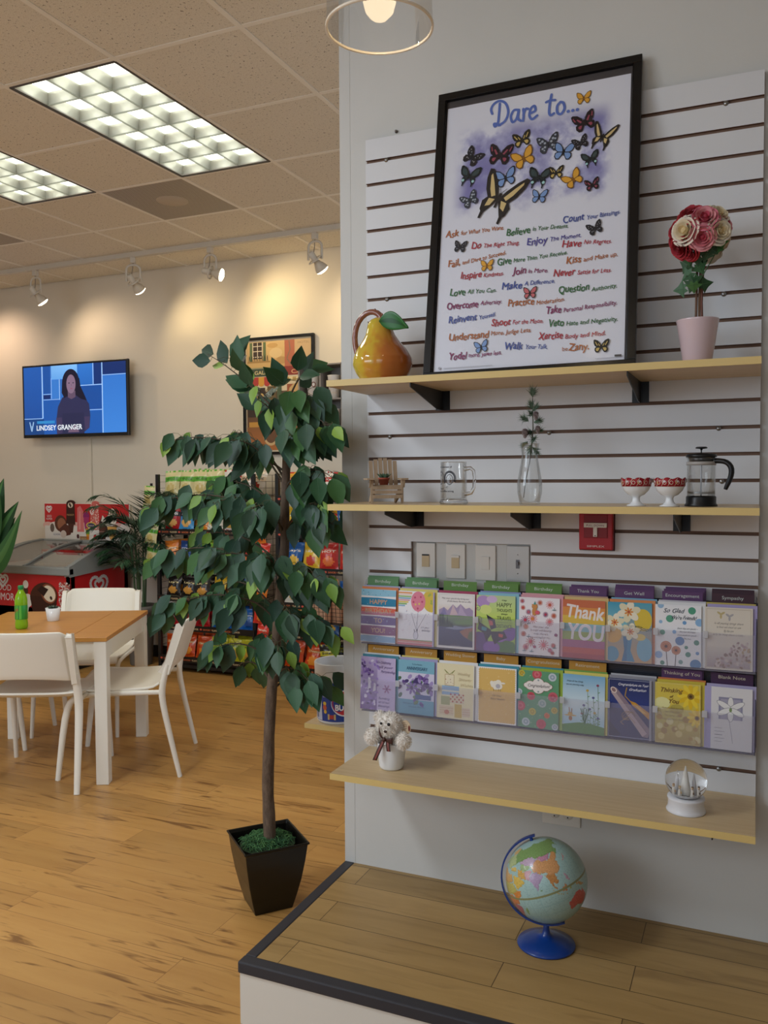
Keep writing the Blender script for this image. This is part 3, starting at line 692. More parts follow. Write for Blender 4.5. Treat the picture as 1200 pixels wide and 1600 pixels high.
for q in [(465, 760, -.02, .028, 210), (620, 800, -.022, .027, 150), (500, 890, -.02, .03, 235), (640, 760, -.015, .022, 60), (540, 1030, -.03, .03, 200), (600, 700, -.03, .022, 180),
          (905, 510, -.03, .022, 80, 70, '#3f7a3a'), (855, 590, -.03, .02, 100, 70, '#386c36'), (720, 640, -.03, .026, 200), (790, 600, -.035, .022, 130), (600, 630, -.045, .024, 190), (500, 560, -.05, .02, 180), (410, 1090, -.02, .03, 265), (665, 1040, -.01, .03, 80), (560, 1075, -.045, .026, 180, 60, '#47733f'), (480, 700, -.03, .02, 170), (560, 960, -.02, .024, 160), (330, 290, -.02, .014, 300), (510, 290, -.055, .016, 30)]:
    fol(g, *q)
for a0, b0 in (((-.01, -.01, .2), (.05, -.03, .30)), ((0, 0, .25), (-.03, -.02, .24)), ((.02, -.02, .29), (.062, -.03, .318))): g.tube([a0, b0], .0012, 5, col='#3a5230')
g.done('ivy', LEAF, t, solid=.0004)

# ------------------------------------------------------------------ middle shelf
Z1 = 1.4507
ADW = wood('weathered_pine', '#a08a70', '#b89f84', (60, 60, 12), .75)
t = thing('miniature_garden_chair', 'miniature weathered wood garden chair at left end of middle shelf', 'miniature chair', (.135, -.165, Z1), math.radians(32))
for i in range(6):
    x = (i-2.5)*.0155; hh = .092-.004*abs(i-2.5)*1.2
    G().cbox((0, 0, hh/2), (.0125, .0035, hh)).done('back_slat', ADW, t, loc=(x, .022, .058), rot=(math.radians(-18), 0, 0))
for i, (yy, zz) in enumerate([(-.056, .022), (-.054, .036), (-.05, .049), (-.036, .056), (-.022, .056), (-.008, .054), (.006, .052), (.02, .05)]):
    s_ = G().cbox((0, yy, zz), (.096, .0035 if i < 3 else .012, .0105 if i < 3 else .0035)).done('seat_slat', ADW, t)
for sx_ in (-1, 1):
    G().cbox((sx_*.0475, -.045, .037), (.007, .012, .074)).done('leg', ADW, t)
    G().prism([(-.045, .045), (-.045, .028), (.04, .0), (.055, 0), (.05, .012), (-.02, .045)], sx_*.041-.003, sx_*.041+.003, 'x').done('leg', ADW, t)
    G().prism([(-.066, .074), (.03, .074), (.03, .079), (-.066, .079)], sx_*.053-.011, sx_*.053+.011, 'x').done('armrest', ADW, t, bevel=.001)
    G().prism([(-.045, .05), (-.045, .074), (-.06, .074)], sx_*.0535-.002, sx_*.0535+.002, 'x').done('arm_bracket', ADW, t)
t = thing('potted_succulent', 'tiny green succulent in a terracotta pot seated on the miniature chair', 'succulent', (.135, -.172, Z1+.0575))
G().lathe([(0, 0), (.013, 0), (.0165, .017), (.0185, .017), (.0185, .023), (.016, .023), (.015, .018), (0, .018)], 24).done('pot', mat('terracotta', '#9c4b36', .7), t)
g = G()
def succ(g, n, R, c, z0, up=.6):
    for i in range(n):
        A = i*2.399; k = .45+.55*i/n; L = R*k; e = math.radians(78-60*k)
        M = Matrix.Translation((0, 0, z0)) @ Matrix.Rotation(A, 4, 'Z') @ Matrix.Rotation(-e, 4, 'Y')
        g.add([(0, -L*.16, 0), (L*.55, -L*.22, .1*L), (L, 0, .16*L), (L*.55, L*.22, .1*L), (0, L*.16, 0), (L*.5, 0, -.08*L)], [(0, 1, 5), (1, 2, 5), (2, 3, 5), (3, 4, 5), (0, 5, 4), (0, 4, 3, 2, 1)], 0, False, c[i % len(c)], M)
succ(g, 20, .034, ['#4d6b54', '#5c7a60', '#3f5c48'], .02)
g.done('leaves', LEAF, t)
GLS = mat('solid_glass', '#ffffff', .0, trans=1, ior=1.45)
# mug
t = thing('glass_mug', 'clear glass beer mug with black printed faces on middle shelf', 'mug', (.376, -.20, Z1), math.radians(-8))
G().lathe([(0, 0), (.040, 0), (.0435, .004), (.0415, .012), (.0395, .016), (.0395, .124), (.0390, .127), (.0375, .124), (.0360, .02), (.030, .016), (0, .014)], 40).done('body', THIN, t)
G().lathe([(0, .001), (.040, .001), (.043, .004), (.041, .011), (.036, .015), (.03, .012), (0, .010)], 40).done('base', GLS, t)
G().tube([(.037, 0, .105), (.056, 0, .108), (.066, 0, .1), (.069, 0, .08), (.067, 0, .05), (.058, 0, .034), (.037, 0, .03)], [.0065, .0055, .005, .005, .005, .0055, .0065], 10).done('handle', mat('thick_clear_glass', '#ffffff', .03, trans=1, ior=1.35), t)
def cyl_map(R, sgn=1):
    return lambda x, y, l: (R*math.sin(x/R), -(R+.0003+l)*math.cos(x/R), y)
a = Art(1, .0, cyl_map(.0396)); a.off = (-.012, 0)
K = '#22222a'
a.text('from the basement of', -.006, .109, .0075, K, 'c', width=.062, bold=.0004)
a.text('drive my coffee strong', -.002, .037, .0075, K, 'c', width=.064, bold=.0004); a.text('hippies', -.012, .045, .006, K, 'c', bold=.0003)
for cx, kk in ((-.018, 1), (.018, 2)):
    for j in range(22):
        A = PI*(-.15+1.3*j/21); r0, r1_ = .0135, .0205
        a.line([(cx+r0*math.cos(A), .078+r0*1.2*math.sin(A)), (cx+r1_*math.cos(A+.1), .076+r1_*1.2*math.sin(A+.1))], .0017 if kk == 1 else .003, K, True)
    p_ = [(cx+.0105*math.cos(2*PI*i/16), .074+.015*math.sin(2*PI*i/16)) for i in range(17)]; a.line(p_, .0017, K)
    a.line([(cx-.004, .063), (cx, .061), (cx+.004, .063)], .001, K); a.line([(cx, .074), (cx+.002, .069), (cx-.001, .068)], .0008, K)
    for s_ in (-1, 1): a.ell(cx+s_*.004, .077, .0015, .001, K, 7, hold=True)
    a.line([(cx-.005, .056), (cx-.012, .05), (cx-.004, .05)], .001, K)
a.done('print', PRINT, t)
# vase with pine sprig
t = thing('glass_vase', 'tall clear glass bud vase on middle shelf', 'vase', (.607, -.195, Z1))
vp = [(0, 0), (.028, 0), (.030, .003), (.030, .006), (.036, .035), (.0365, .06), (.030, .1), (.0245, .13), (.0235, .15), (.0275, .178), (.0265, .178), (.0225, .151), (.0235, .13), (.029, .1), (.0352, .06), (.0345, .035), (.0285, .008), (0, .006)]
G().lathe(vp, 40).done('body', THIN, t)
t = thing('pine_sprig', 'artificial pine sprig with small frosted cones standing in the glass vase', 'pine sprig', (.607, -.195, Z1+.02))
g = G(); sp_ = [(-.018, 0, 0), (-.012, 0, .05), (-.001, 0, .1), (.006, -.002, .15), (.010, -.002, .2), (.008, 0, .3)]
g.tube(sp_, [.0012, .0012, .0014, .0018, .0018, .001], 6, col='#4a4436'); g.done('stem', LEAF, t)
rr = random.Random(9)
def tuft(cx, cy, cz, dr, n, L, cols):
    d0 = Vector(dr).normalized()
    n = int(n*1.5); L *= 1.25
    for i in range(n):
        d = (d0+Vector((rr.uniform(-1, 1), rr.uniform(-1, 1), rr.uniform(-.9, 1)))*.95).normalized(); l = L*rr.uniform(.6, 1)
        s0 = Vector((cx, cy, cz))+d0*rr.uniform(-.006, .010); sd = d.cross(Vector((.3, 1, .2))).normalized()*.0009
        g.add([s0-sd, s0+sd, s0+d*l], [(0, 1, 2)], 0, False, rr.choice(cols))
PG = ['#4d6350', '#5c7560', '#3d5242', '#6d8570']
g = G()
for q in [(.008, 0, .298, (.1, 0, 1), 70, .024), (.006, 0, .262, (-.2, 0, .8), 60, .02), (.012, 0, .255, (.5, 0, .6), 60, .018), (-.008, 0, .225, (-1, 0, .6), 70, .022), (.018, 0, .22, (1, 0, .3), 60, .02), (.006, 0, .24, (0, -1, .4), 60, .02), (.02, 0, .195, (1, 0, .1), 55, .018), (.004, 0, .19, (-.4, -.6, -.2), 70, .02), (-.01, 0, .16, (-.6, 0, -.5), 45, .018), (.016, 0, .14, (.5, 0, -.8), 50, .02), (.003, 0, .148, (-.2, 0, -1), 50, .026), (.012, 0, .17, (.1, -1, -.1), 60, .02)]:
    tuft(*q, PG)
g.done('needles', LEAF, t)
def cone(x, y, z, R):
    g = G()
    for j in range(7):
        zz = (j/6-.5)*R*2.2; rad = R*math.sqrt(max(.06, 1-(j/6-.45)**2*3.2))
        for i in range(8):
            A = 2*PI*(i+(j % 2)*.5)/8; M = Matrix.Translation((x, y, z+zz)) @ Matrix.Rotation(A, 4, 'Z') @ Matrix.Rotation(math.radians(-35), 4, 'Y')
            g.add([(0, -rad*.3, 0), (rad, -rad*.32, 0), (rad*1.12, 0, .02*R), (rad, rad*.32, 0), (0, rad*.3, 0), (rad*.9, 0, R*.22)], [(0, 1, 5), (1, 2, 5), (2, 3, 5), (3, 4, 5), (0, 5, 4), (0, 4, 3, 2, 1)], 0, False, '#8d7f80' if (i+j) % 3 else '#b0a6a8', M)
    g.done('pine_cone', LEAF, t)
cone(.021, -.014, .235, .0105); cone(.026, -.012, .195, .0095); cone(-.010, -.016, .185, .0115)
# footed bowls
def bowl(x, y, rz, label):
    t = thing('footed_bowl', label, 'dessert bowl', (x, y, Z1), rz, 'red patterned footed bowls')
    pr = [(0, 0), (.0255, 0), (.026, .002), (.018, .005), (.011, .012), (.0095, .02), (.011, .026), (.022, .031), (.033, .042), (.0385, .054), (.0405, .073), (.0395, .0745), (.037, .056), (.031, .045), (.02, .036), (0, .033)]
    G().lathe(pr, 40).done('body', CERAM, t)
    def bm(xx, yy, l):
        zz = yy; R = .0387+(zz-.054)*.1053+.0003+l if zz > .054 else .0378+l
        return (R*math.sin(xx/.039), -R*math.cos(xx/.039), zz)
    n = 48; g = G(); vs = []; fs = []
    for j in range(2):
        for i in range(n):
            A = 2*PI*i/n; z = .0535 if j == 0 else .0755+.0022*math.sin(A*9); R = .0390 if j == 0 else .0414; vs.append((R*math.cos(A), R*math.sin(A), z))
    for i in range(n): fs.append((i, (i+1) % n, (i+1) % n+n, i+n))
    b_ = g.add(vs, fs, 0, True, '#9c1c2a').done('pattern_band', GLOSSP, t, solid=.0006)
    a = Art(1, .0009, bm)
    for i in range(8):
        x0 = (i-3.7)*.0165; a.line([(x0, .054), (x0+.004, .061), (x0+.002, .068), (x0+.008, .075)], .0011, '#e8d9c8', True)
        pts = [(x0+.009+.0042*math.cos(q*.7), .064+.0048*math.sin(q*.7)) for q in range(10)]; a.line(pts, .001, '#e8d9c8', True)
        if i % 2 == 0: a.ell(x0+.008, .067, .0035, .0035, '#d9cbd0', 8, hold=True)
        if i % 3 == 1: a.ell(x0+.005, .064, .0025, .0032, '#c8a468', 8, hold=True)
    a.done('pattern', PRINT, b_); return t
bowl(.909, -.215, 0, 'white footed bowl with red swirl band, the left one beside its twin')
bowl(.998, -.235, .25, 'white footed bowl with red swirl band, the right one touching the coffee press')
# french press
t = thing('coffee_press', 'glass coffee press with black lid, base and curved handle', 'coffee press', (1.075, -.20, Z1), math.radians(-8))
G().lathe([(0, .014), (.035, .014), (.0365, .018), (.0365, .124), (.038, .13), (.0368, .13), (.035, .124), (.035, .02), (0, .018)], 40).done('beaker', THIN, t)
g = G(); g.lathe([(0, 0), (.042, 0), (.042, .004), (.0385, .008), (.0385, .024), (.0372, .027), (.0372, .01), (0, .008)], 40)
g.done('base', BLKP, t)
g = G().lathe([(.0372, .110), (.0378, .110), (.0378, .119), (.0372, .119)], 40, M=None); g.done('band', mat('black_clear_band', '#a9a4a0', .3), t)
G().lathe([(0, .131), (.039, .131), (.0395, .134), (.038, .139), (.018, .1415), (0, .142)], 40).done('lid', BLKP, t)
G().lathe([(0, .119), (.03, .119), (.035, .131), (0, .131)], 32).done('lid_insert', mat('dark_clear_plastic', '#3c3d40', .2), t)
G().lathe([(.0015, .028), (.0015, .15), (.003, .15), (.003, .153), (.015, .1545), (.0155, .157), (.012, .159), (0, .159)], 20).done('plunger_knob', BLKP, t)
G().lathe([(.002, .03), (.002, .131)], 12).done('rod', ALU, t)
q = G(); q.lathe([(.004, .034), (.0345, .034), (.0345, .037), (.004, .037)], 36)
for i in range(36): A = 2*PI*i/36; q.tube([((.0345)*math.cos(A), .0345*math.sin(A), .0355), (.0345*math.cos(A+.12), .0345*math.sin(A+.12), .0405), (.0345*math.cos(A+.17), .0345*math.sin(A+.17), .0355)], .0005, 4)
q.done('filter_screen', ALU, t)
G().tube([(.036, -.004, .121), (.05, -.006, .121), (.066, -.008, .118), (.077, -.009, .106), (.079, -.009, .09), (.074, -.009, .07), (.066, -.008, .054), (.063, -.008, .045)], [.009, .0085, .009, .0095, .009, .008, .0075, .006], 12, flat=.85).done('handle', BLKP, t, subsurf=1)

# ------------------------------------------------------------------ lowest shelf
Z2 = .6102
t = thing('white_cup', 'plain white ceramic cup holding the toy bear on the lowest shelf', 'cup', (.157, -.175, Z2))
G().lathe([(0, 0), (.034, 0), (.038, .003), (.040, .01), (.049, .084), (.0485, .0855), (.0470, .084), (.038, .012), (0, .008)], 40).done('body', CERAM, t)
t = thing('toy_bear', 'white plush toy bear with brown ribbon sitting in a cup', 'toy bear', (.157, -.175, Z2+.008))
t.scale = (1.12, 1.12, 1.2)
FUR = tinted('plush_fur', .95)
furs = []
def fur(nm_, parts, parent, n=2600, L=.0075):
    g = G(); W = '#efe8df'
    for c, r, sq in parts:
        g.sphere(c, r, col=W, n=20, sq=sq)
    # short plush strands over the surface
    ra = random.Random(len(parts)*7+int(r*1e4))
    tot = sum(r*r for c, r, s_ in parts)
    for c, r, sq in parts:
        for i in range(int(n*r*r/tot)):
            d = Vector((ra.gauss(0, 1), ra.gauss(0, 1), ra.gauss(0, 1))).normalized()
            p_ = Vector((c[0]+d.x*r*sq[0], c[1]+d.y*r*sq[1], c[2]+d.z*r*sq[2]))
            cl_ = noise.noise_vector(p_*120)*.9
            e = (d+cl_+Vector((0, 0, -.35))).normalized()*L*ra.uniform(.5, 1.1)
            sd = d.cross(Vector((ra.random()-.5, ra.random()-.5, ra.random()-.5))).normalized()*.0007
            g.add([p_-d*.001-sd, p_-d*.001+sd, p_+e+sd*.3, p_+e-sd*.3], [(0, 1, 2, 3)], 0, False, ra.choice(['#f2ece4', '#e9e1d6', '#f6f1ea']))
    return g.done(nm_, FUR, parent)
fur('body', [((0, 0, .04), .031, (1, 1, 1.15)), ((0, -.002, .062), .03, (1, 1, 1))], t, 1500)
hd = fur('head', [((-.002, -.006, .106), .036, (1.02, 1, .95)), ((.002, -.030, .098), .018, (1, .9, .85)), ((.010, -.02, .117), .02, (1, 1, 1)), ((-.016, -.018, .112), .02, (1, 1, 1))], t, 3600)
fur('ear', [((-.036, .0, .122), .014, (1, .7, 1.2))], hd, 600); fur('ear', [((.036, .0, .108), .013, (1, .7, 1.1))], hd, 500)
fur('arm', [((-.047, -.026, .078), .0205, (1, 1, 1))], t, 1100, .006); fur('arm', [((.047, -.026, .076), .0205, (1, 1, 1))], t, 1100, .006)
G().sphere((.012, -.047, .121), .0045, n=10, sq=(1.1, .6, 1)).done('eye', BLKP, hd); G().sphere((-.014, -.041, .12), .0035, n=10, sq=(1.1, .6, 1)).done('eye', BLKP, hd)
G().sphere((.004, -.052, .103), .004, n=10, sq=(1.3, .6, .9)).done('nose', mat('bear_nose', '#3a2620', .5), hd)
RIB = tinted('ribbon_satin', .5)
g = G(); c1, c2 = '#4a2c26', '#8a3e36'
g.sheet(lambda u, v: (-.006-.012*u, -.046-.004*math.sin(u*3), .082+.022*u+(v-.5)*.014*(.4+u)), 6, 3, col=c1)
g.sheet(lambda u, v: (.0+.024*u, -.046-.003*math.sin(u*3), .08-.002*u+(v-.5)*.012*(.5+u)), 6, 3, col=c1)
g.sheet(lambda u, v: (-.004-.022*u+(v-.5)*.013, -.047-.012*math.sin(u*1.4), .078-.052*u), 8, 3, cf=lambda u, v: c2 if .25 < v < .75 else c1)
g.sheet(lambda u, v: (.008+.006*u+(v-.5)*.012, -.046-.007*math.sin(u*1.4), .078-.026*u), 8, 3, cf=lambda u, v: c2 if .25 < v < .75 else c1)
g.sphere((-.002, -.048, .08), .006, col=c1, n=10); g.done('ribbon', RIB, t, solid=.0008)
TM = Matrix.Translation((.049, -.01, .108)) @ Matrix.Rotation(math.radians(-12), 4, 'Z')
g = G(); g.M = TM; g.lathe([(0, -.0006), (.0165, -.0006), (.0165, .0006), (0, .0006)], 24, M=None)
g = G(); vs = [(x, 0, z) for x, z in arc(0, 0, 1, 0, 345, 23)]
g.prism([(.016*math.cos(2*PI*i/24), .019*math.sin(2*PI*i/24)) for i in range(24)], -.0006, .0006, 'y', col='#cdb596', M=TM)
a = Art(1, .0008); a.M = TM
for i, L in enumerate((.014, .02, .022, .02, .015)): a.line([(-.012+(.022-L)/3, .011-i*.0045), (-.012+L*.8, .011-i*.0045)], .0013, '#5a3a30', True)
a.ell(.011, -.001, .0035, .008, '#6e2a26')
tg = g.done('paper_tag', PRINT, t); a.done('print', PRINT, tg)
# snow globe
t = thing('snow_globe', 'glass snow globe on a white base with tiny winter scene', 'snow globe', (1.043, -.185, Z2))
WB = mat('white_resin', '#dedde0', .3)
G().lathe([(0, 0), (.0515, 0), (.0525, .003), (.050, .007), (.0475, .014), (.047, .03), (.0495, .036), (.049, .04), (.036, .0415), (0, .0415)], 48).done('base', WB, t)
gl = G().sphere((0, 0, .086), .0555, n=64).done('globe', mat('globe_water_glass', '#ffffff', .0, trans=1, ior=1.36), t)
g = G(); g.lathe([(0, .046), (.036, .046), (.038, .05), (.02, .054), (0, .055)], 32, col='#dfe0e4')
WT = '#e8e8e4'
g.lathe([(.0, .055), (.0115, .056), (.009, .075), (.005, .098), (.0015, .118), (0, .120)], 16, col=WT, M=Matrix.Translation((-.001, -.004, 0)))
g.lathe([(.0, .055), (.005, .056), (.004, .075), (.0015, .098), (0, .102)], 12, col='#dcdde2', M=Matrix.Translation((-.017, .008, 0)))
g.lathe([(.0, .055), (.005, .056), (.004, .075), (.0015, .095), (0, .098)], 12, col='#dcdde2', M=Matrix.Translation((.014, .008, 0)))
for x, y, c in ((-.024, -.006, '#c9a988'), (-.012, -.018, '#d4b88c'), (.014, -.014, '#8a7460'), (.026, -.006, '#70605a')):
    g.lathe([(0, .052), (.0048, .052), (.0042, .062), (.0028, .069), (.001, .07)], 10, col='#e9e4dc', M=Matrix.Translation((x, y, 0)))
    g.sphere((x, y, .073), .0033, col='#dcc2a4', n=8); g.sphere((x, y, .0755), .003, col=c, n=8, sq=(1, 1, .6)); g.cbox((x+.003, y-.003, .062), (.003, .003, .005), col=c)
g.done('winter_figures', PRINT, gl)

# ------------------------------------------------------------------ greeting card rack and cards
RX = [.0677+.13547*i for i in range(9)]
rk = thing('card_rack', 'two-tier clear acrylic greeting card rack hooked on the slatwall', 'card rack', (0, 0, 0))
TIL = math.radians(3)
for zb in (.9835, .7555):
    G().box(.004, 1.216, -.068, -.012, zb-.006, zb-.003).done('tray', SMOKE, rk)
    G().box(.004, 1.216, -.0705, -.0685, zb-.005, zb+.104).done('front_lip', ACRY, rk)
    for x in (.003, 1.2155): G().prism([(-.012, zb-.006), (-.0705, zb-.006), (-.0705, zb+.104), (-.03, zb+.205), (-.012, zb+.205)], x-.001, x+.001, 'x').done('side_panel', SMOKE if x > 1 else ACRY, rk)
    for i in range(1, 9):
        x = .13547*i; G().box(x-.007, x+.007, -.0735, -.0705, zb+.088, zb+.108).done('clip', ACRC, rk, bevel=.001)
        G().box(x-.0008, x+.0008, -.068, -.014, zb-.003, zb+.1).done('divider', ACRY, rk)
g = G(); g.box(.0, 1.219, -.012, -.009, .757, 1.17)
for i in range(8): z = .937+.0055*i; g.box(.002, 1.217, -.0155, -.012, z, z+.0028)
g.done('back_panel', SMOKE, rk)

def base_art(paper, w_=5, h_=7):
    a = Art(.0252); a.off = (-.0252*w_/2, 0); a.clip = (0, 0, w_, h_)
    return a
def finish(a, name, label, cat, x, y, z, group=None, w_=5, h_=7, paper='#ffffff', rz=0):
    a.box(-.0252*w_/2, .0252*w_/2, .0, .0009, 0, .0252*h_, 0, paper)
    o = a.done(name, PRINT); o.location = (x, y, z); o.rotation_euler = (-TIL, rz, 0)
    tag(o, label, cat, group); return o
rc = random.Random(11)
def dots(a, n, x0, y0, x1, y1, cols, r=.05):
    a.lay()
    for i in range(n): a.ell(rc.uniform(x0, x1), rc.uniform(y0, y1), r*rc.uniform(.6, 1.2), col=rc.choice(cols), n=6, hold=True)
def script(a, t, x, y, s, c, **k): a.text(t, x, y, s, c, sh=.35, wave=.05, **k)
def flower(a, x, y, r, c, cc, n=9):
    for i in range(n): A = 2*PI*i/n; a.ell(x+r*.62*math.cos(A), y+r*.62*math.sin(A), r*.42, r*.2, c, 8, rot=A, hold=i > 0)
    a.ell(x, y, r*.3, col=cc, n=8)
def c1():
    a = base_art(0); a.rect(0, 0, 5, 7, '#e9e6e8')
    for y0, y1, c in ((6.05, 7, '#8cc0d8'), (4.75, 5.85, '#1d7fa6'), (3.6, 4.6, '#d9634a'), (2.3, 3.4, '#583a86'), (.95, 2.15, '#7d2f6c'), (0, .85, '#7ba9ce')):
        a.poly([(0, y0+.08), (2.5, y0), (5, y0+.1), (5, y1-.05), (2.4, y1+.06), (0, y1)], c)
    a.rect(0, 3.6, 5, 3.95, '#b84a66')
    dots(a, 60, .1, .1, 4.9, 6.9, ['#e6e6f0', '#bcd4e8', '#2f4470'], .05)
    for t, y, w_ in (('HAPPY', 5.05, 2.5), ('BIRTHDAY', 3.85, 3.8), ('TO', 2.6, 1.1), ('YOU!', 1.3, 2.0)): a.text(t, 2.5, y, .85, '#c69d7c', 'c', width=w_, bold=.03)
    return a
def c2():
    a = base_art(0); a.rect(0, 0, 5, 7, '#f1eff3')
    for i, c in enumerate(['#e89a5a', '#f0d8d0', '#9cc47c', '#8fb4d4', '#e0a8b0', '#e0c860', '#8fb870', '#93b9d6']): a.rect(0, 6.65-i*.24, 1.9-.04*i*i*.5, 6.85-i*.24, c, hold=i > 0)
    a.ell(4.6, 5.9, 1.25, 1.5, '#dcc048', 24); dots(a, 8, 3.8, 5, 5, 6.8, ['#a8b850'], .16)
    a.ell(2.75, 5.7, 1.0, 1.3, '#e2849a', 26); a.poly([(2.6, 4.5), (2.9, 4.5), (2.75, 4.25)], '#e2849a')
    for x, y, c in ((2.3, 6.2, '#c84a70'), (3.1, 6.3, '#c84a70'), (2.1, 5.6, '#c84a70'), (2.9, 5.4, '#e8cc70'), (2.4, 5.3, '#e8cc70'), (2.7, 4.8, '#c84a70'), (3.3, 5.7, '#c84a70')): a.ell(x, y, .14, col=c, n=8, hold=True)
    dots(a, 60, .2, 1.6, 4.8, 4.8, ['#55608a', '#c8607a', '#8a94b4'], .035)
    for x in (1.8, 2.75, 3.9): a.line([(x, 4.2), (2.6, 1.9)], .035, '#5a5a70', True)
    a.ell(2.5, 1.3, .32, .5, '#dedde8', 14); a.line([(2.3, 1.7), (2.25, 2.1), (2.42, 1.8)], .05, '#5a5a70'); a.line([(2.6, 1.8), (2.75, 2.1), (2.7, 1.7)], .05, '#5a5a70')
    p = [(2.5+.32*math.cos(q*.4), 1.3+.5*math.sin(q*.4)) for q in range(17)]; a.line(p, .035, '#5a5a70')
    script(a, 'it\'s your', 3.2, 2.3, .35, '#55556a'); script(a, 'birthday', 3.3, 1.9, .35, '#55556a')
    for y, c in ((.0, '#c8727a'), (.35, '#d08a7c'), (.62, '#8a9a5c')): a.rect(0, y, 5, y+.3 if y < .6 else y+.12, c, hold=True)
    a.rect(4.8, 0, 5, 7, '#a9a2cc'); return a
def c3():
    a = base_art(0); a.rect(0, 0, 5, 7, '#e9e4e2'); a.grad(.2, 4.2, 4.8, 5.6, '#d8b8a8', '#e6e2e0')
    a.poly([(.2, 4), (.2, 4.8), (.9, 5.2), (1.4, 4.8), (2.1, 5.6), (2.6, 5.15), (3.1, 5.7), (3.8, 5.1), (4.3, 5.3), (4.8, 4.9), (4.8, 3.8)], '#a594b4')
    a.poly([(1.7, 4.2), (2.1, 5.6), (2.4, 5.0), (2.8, 4.3)], '#cdb4bc'); a.poly([(2.8, 4.3), (3.1, 5.7), (3.6, 4.7), (4, 4.2)], '#b9a6c2'); a.poly([(.3, 4), (.9, 5.2), (1.3, 4.3)], '#8d84ae')
    a.grad(.2, 2.7, 4.8, 4.2, '#3c5a3c', '#7c9468'); a.poly([(2.2, 3.5), (4.8, 3.9), (4.8, 3.2), (2.6, 3.1)], '#6c9050')
    a.grad(.2, .3, 4.8, 2.9, '#252a48', '#4a5276'); a.poly([(1.0, 2.5), (2.4, 2.9), (3.6, 2.75), (4.8, 3.0), (4.8, 2.7), (2.6, 2.4)], '#8a93ac')
    a.poly([(4.8, 1.0), (3.6, 1.6), (3.0, 2.2), (3.8, 2.6), (4.8, 2.8)], '#9c6a4c'); a.poly([(4.8, 1.0), (4.1, 1.4), (4.3, 2.2), (4.8, 2.4)], '#5c6a3c')
    a.lay()
    for i in range(16): x = .25+i*.12+rc.uniform(-.05, .05); h_ = rc.uniform(.9, 2.0)*(1 if i < 11 else .6); a.poly([(x-.17, 2.7), (x+.17, 2.7), (x, 2.7+h_)], rc.choice(['#1f3a30', '#2c4a38', '#24402c']), True)
    a.line([(.2, .2), (4.8, .2), (4.8, 6.8), (.2, 6.8), (.2, .2)], .07, '#dcdad8')
    script(a, 'May your special day bring you', .6, 6.25, .3, '#8a8088', width=3.6); script(a, 'all the beauty life has to offer', 1.3, 5.9, .3, '#8a8088', width=3.2)
    a.text('on your day', 1.9, .35, .25, '#a0a4b8'); return a
def c4():
    a = base_art(0); a.rect(0, 0, 5, 7, '#a7c24c')
    a.grad(0, 4.2, 5, 7, '#c4d864', '#bcd29c'); a.ell(.9, 6.2, .9, .75, '#b492c8', 14); a.ell(2.0, 6.5, .7, .45, '#d0b4d8', 12); a.ell(1.2, 5.2, .8, .6, '#d4e084', 12)
    a.ell(.4, 1.0, 1.2, 1.4, '#5a3a78', 16); a.ell(4.2, 2.2, 1.3, .8, '#7a55a0', 14, rot=.5); a.ell(3.8, .6, 1.6, .9, '#4c7a2c', 14); a.ell(2, .5, 1.1, .8, '#8458a8', 14); a.ell(3.0, 1.9, .9, .7, '#9068b0', 12)
    a.poly([(1.9, 2.7), (.4, 3.6), (.2, 2.7), (1.0, 2.2), (1.3, 1.2), (2.0, 2.2)], '#201c26'); a.poly([(1.9, 2.7), (1.3, 4.6), (2.4, 4.0), (2.6, 3.0)], '#2a2430')
    a.poly([(1.9, 2.5), (3.6, 2.6), (4.0, 1.8), (3.0, 1.4), (2.4, .9), (2.0, 1.8)], '#1c1820')
    a.poly([(.7, 3.1), (1.4, 2.9), (1.3, 2.5), (.7, 2.6)], '#2f8a96', True); a.poly([(1.6, 3.9), (2.1, 3.8), (2.2, 3.3), (1.7, 3.2)], '#c05a50', True); a.poly([(2.9, 2.3), (3.5, 2.2), (3.4, 1.8), (2.9, 1.9)], '#c85a48', True)
    for i, (t, w_) in enumerate((('may', .6), ('HAPPY', 1.9), ('THOUGHTS', 1.95), ('always', .8), ('TRAVEL', 1.9), ('DISTANCE', 1.95))): a.text(t, 3.6, (6.35, 5.6, 5.0, 4.65, 3.95, 3.0)[i], (.3, .75, .55, .3, .7, .65)[i], '#4c5a34', 'c', width=w_, bold=.01)
    for q in (2.75, 3.7): a.line([(2.6, q), (4.6, q)], .035, '#4c5a34', True)
    a.line([(.2+.25*q*.14*math.cos(q*.7), 5.3+.25*q*.14*math.sin(q*.7)) for q in range(16)], .05, '#5a4a90'); a.line([(.4+.25*q*.14*math.cos(q*.7), 3.9+.25*q*.14*math.sin(q*.7)) for q in range(14)], .05, '#5a4a90')
    return a
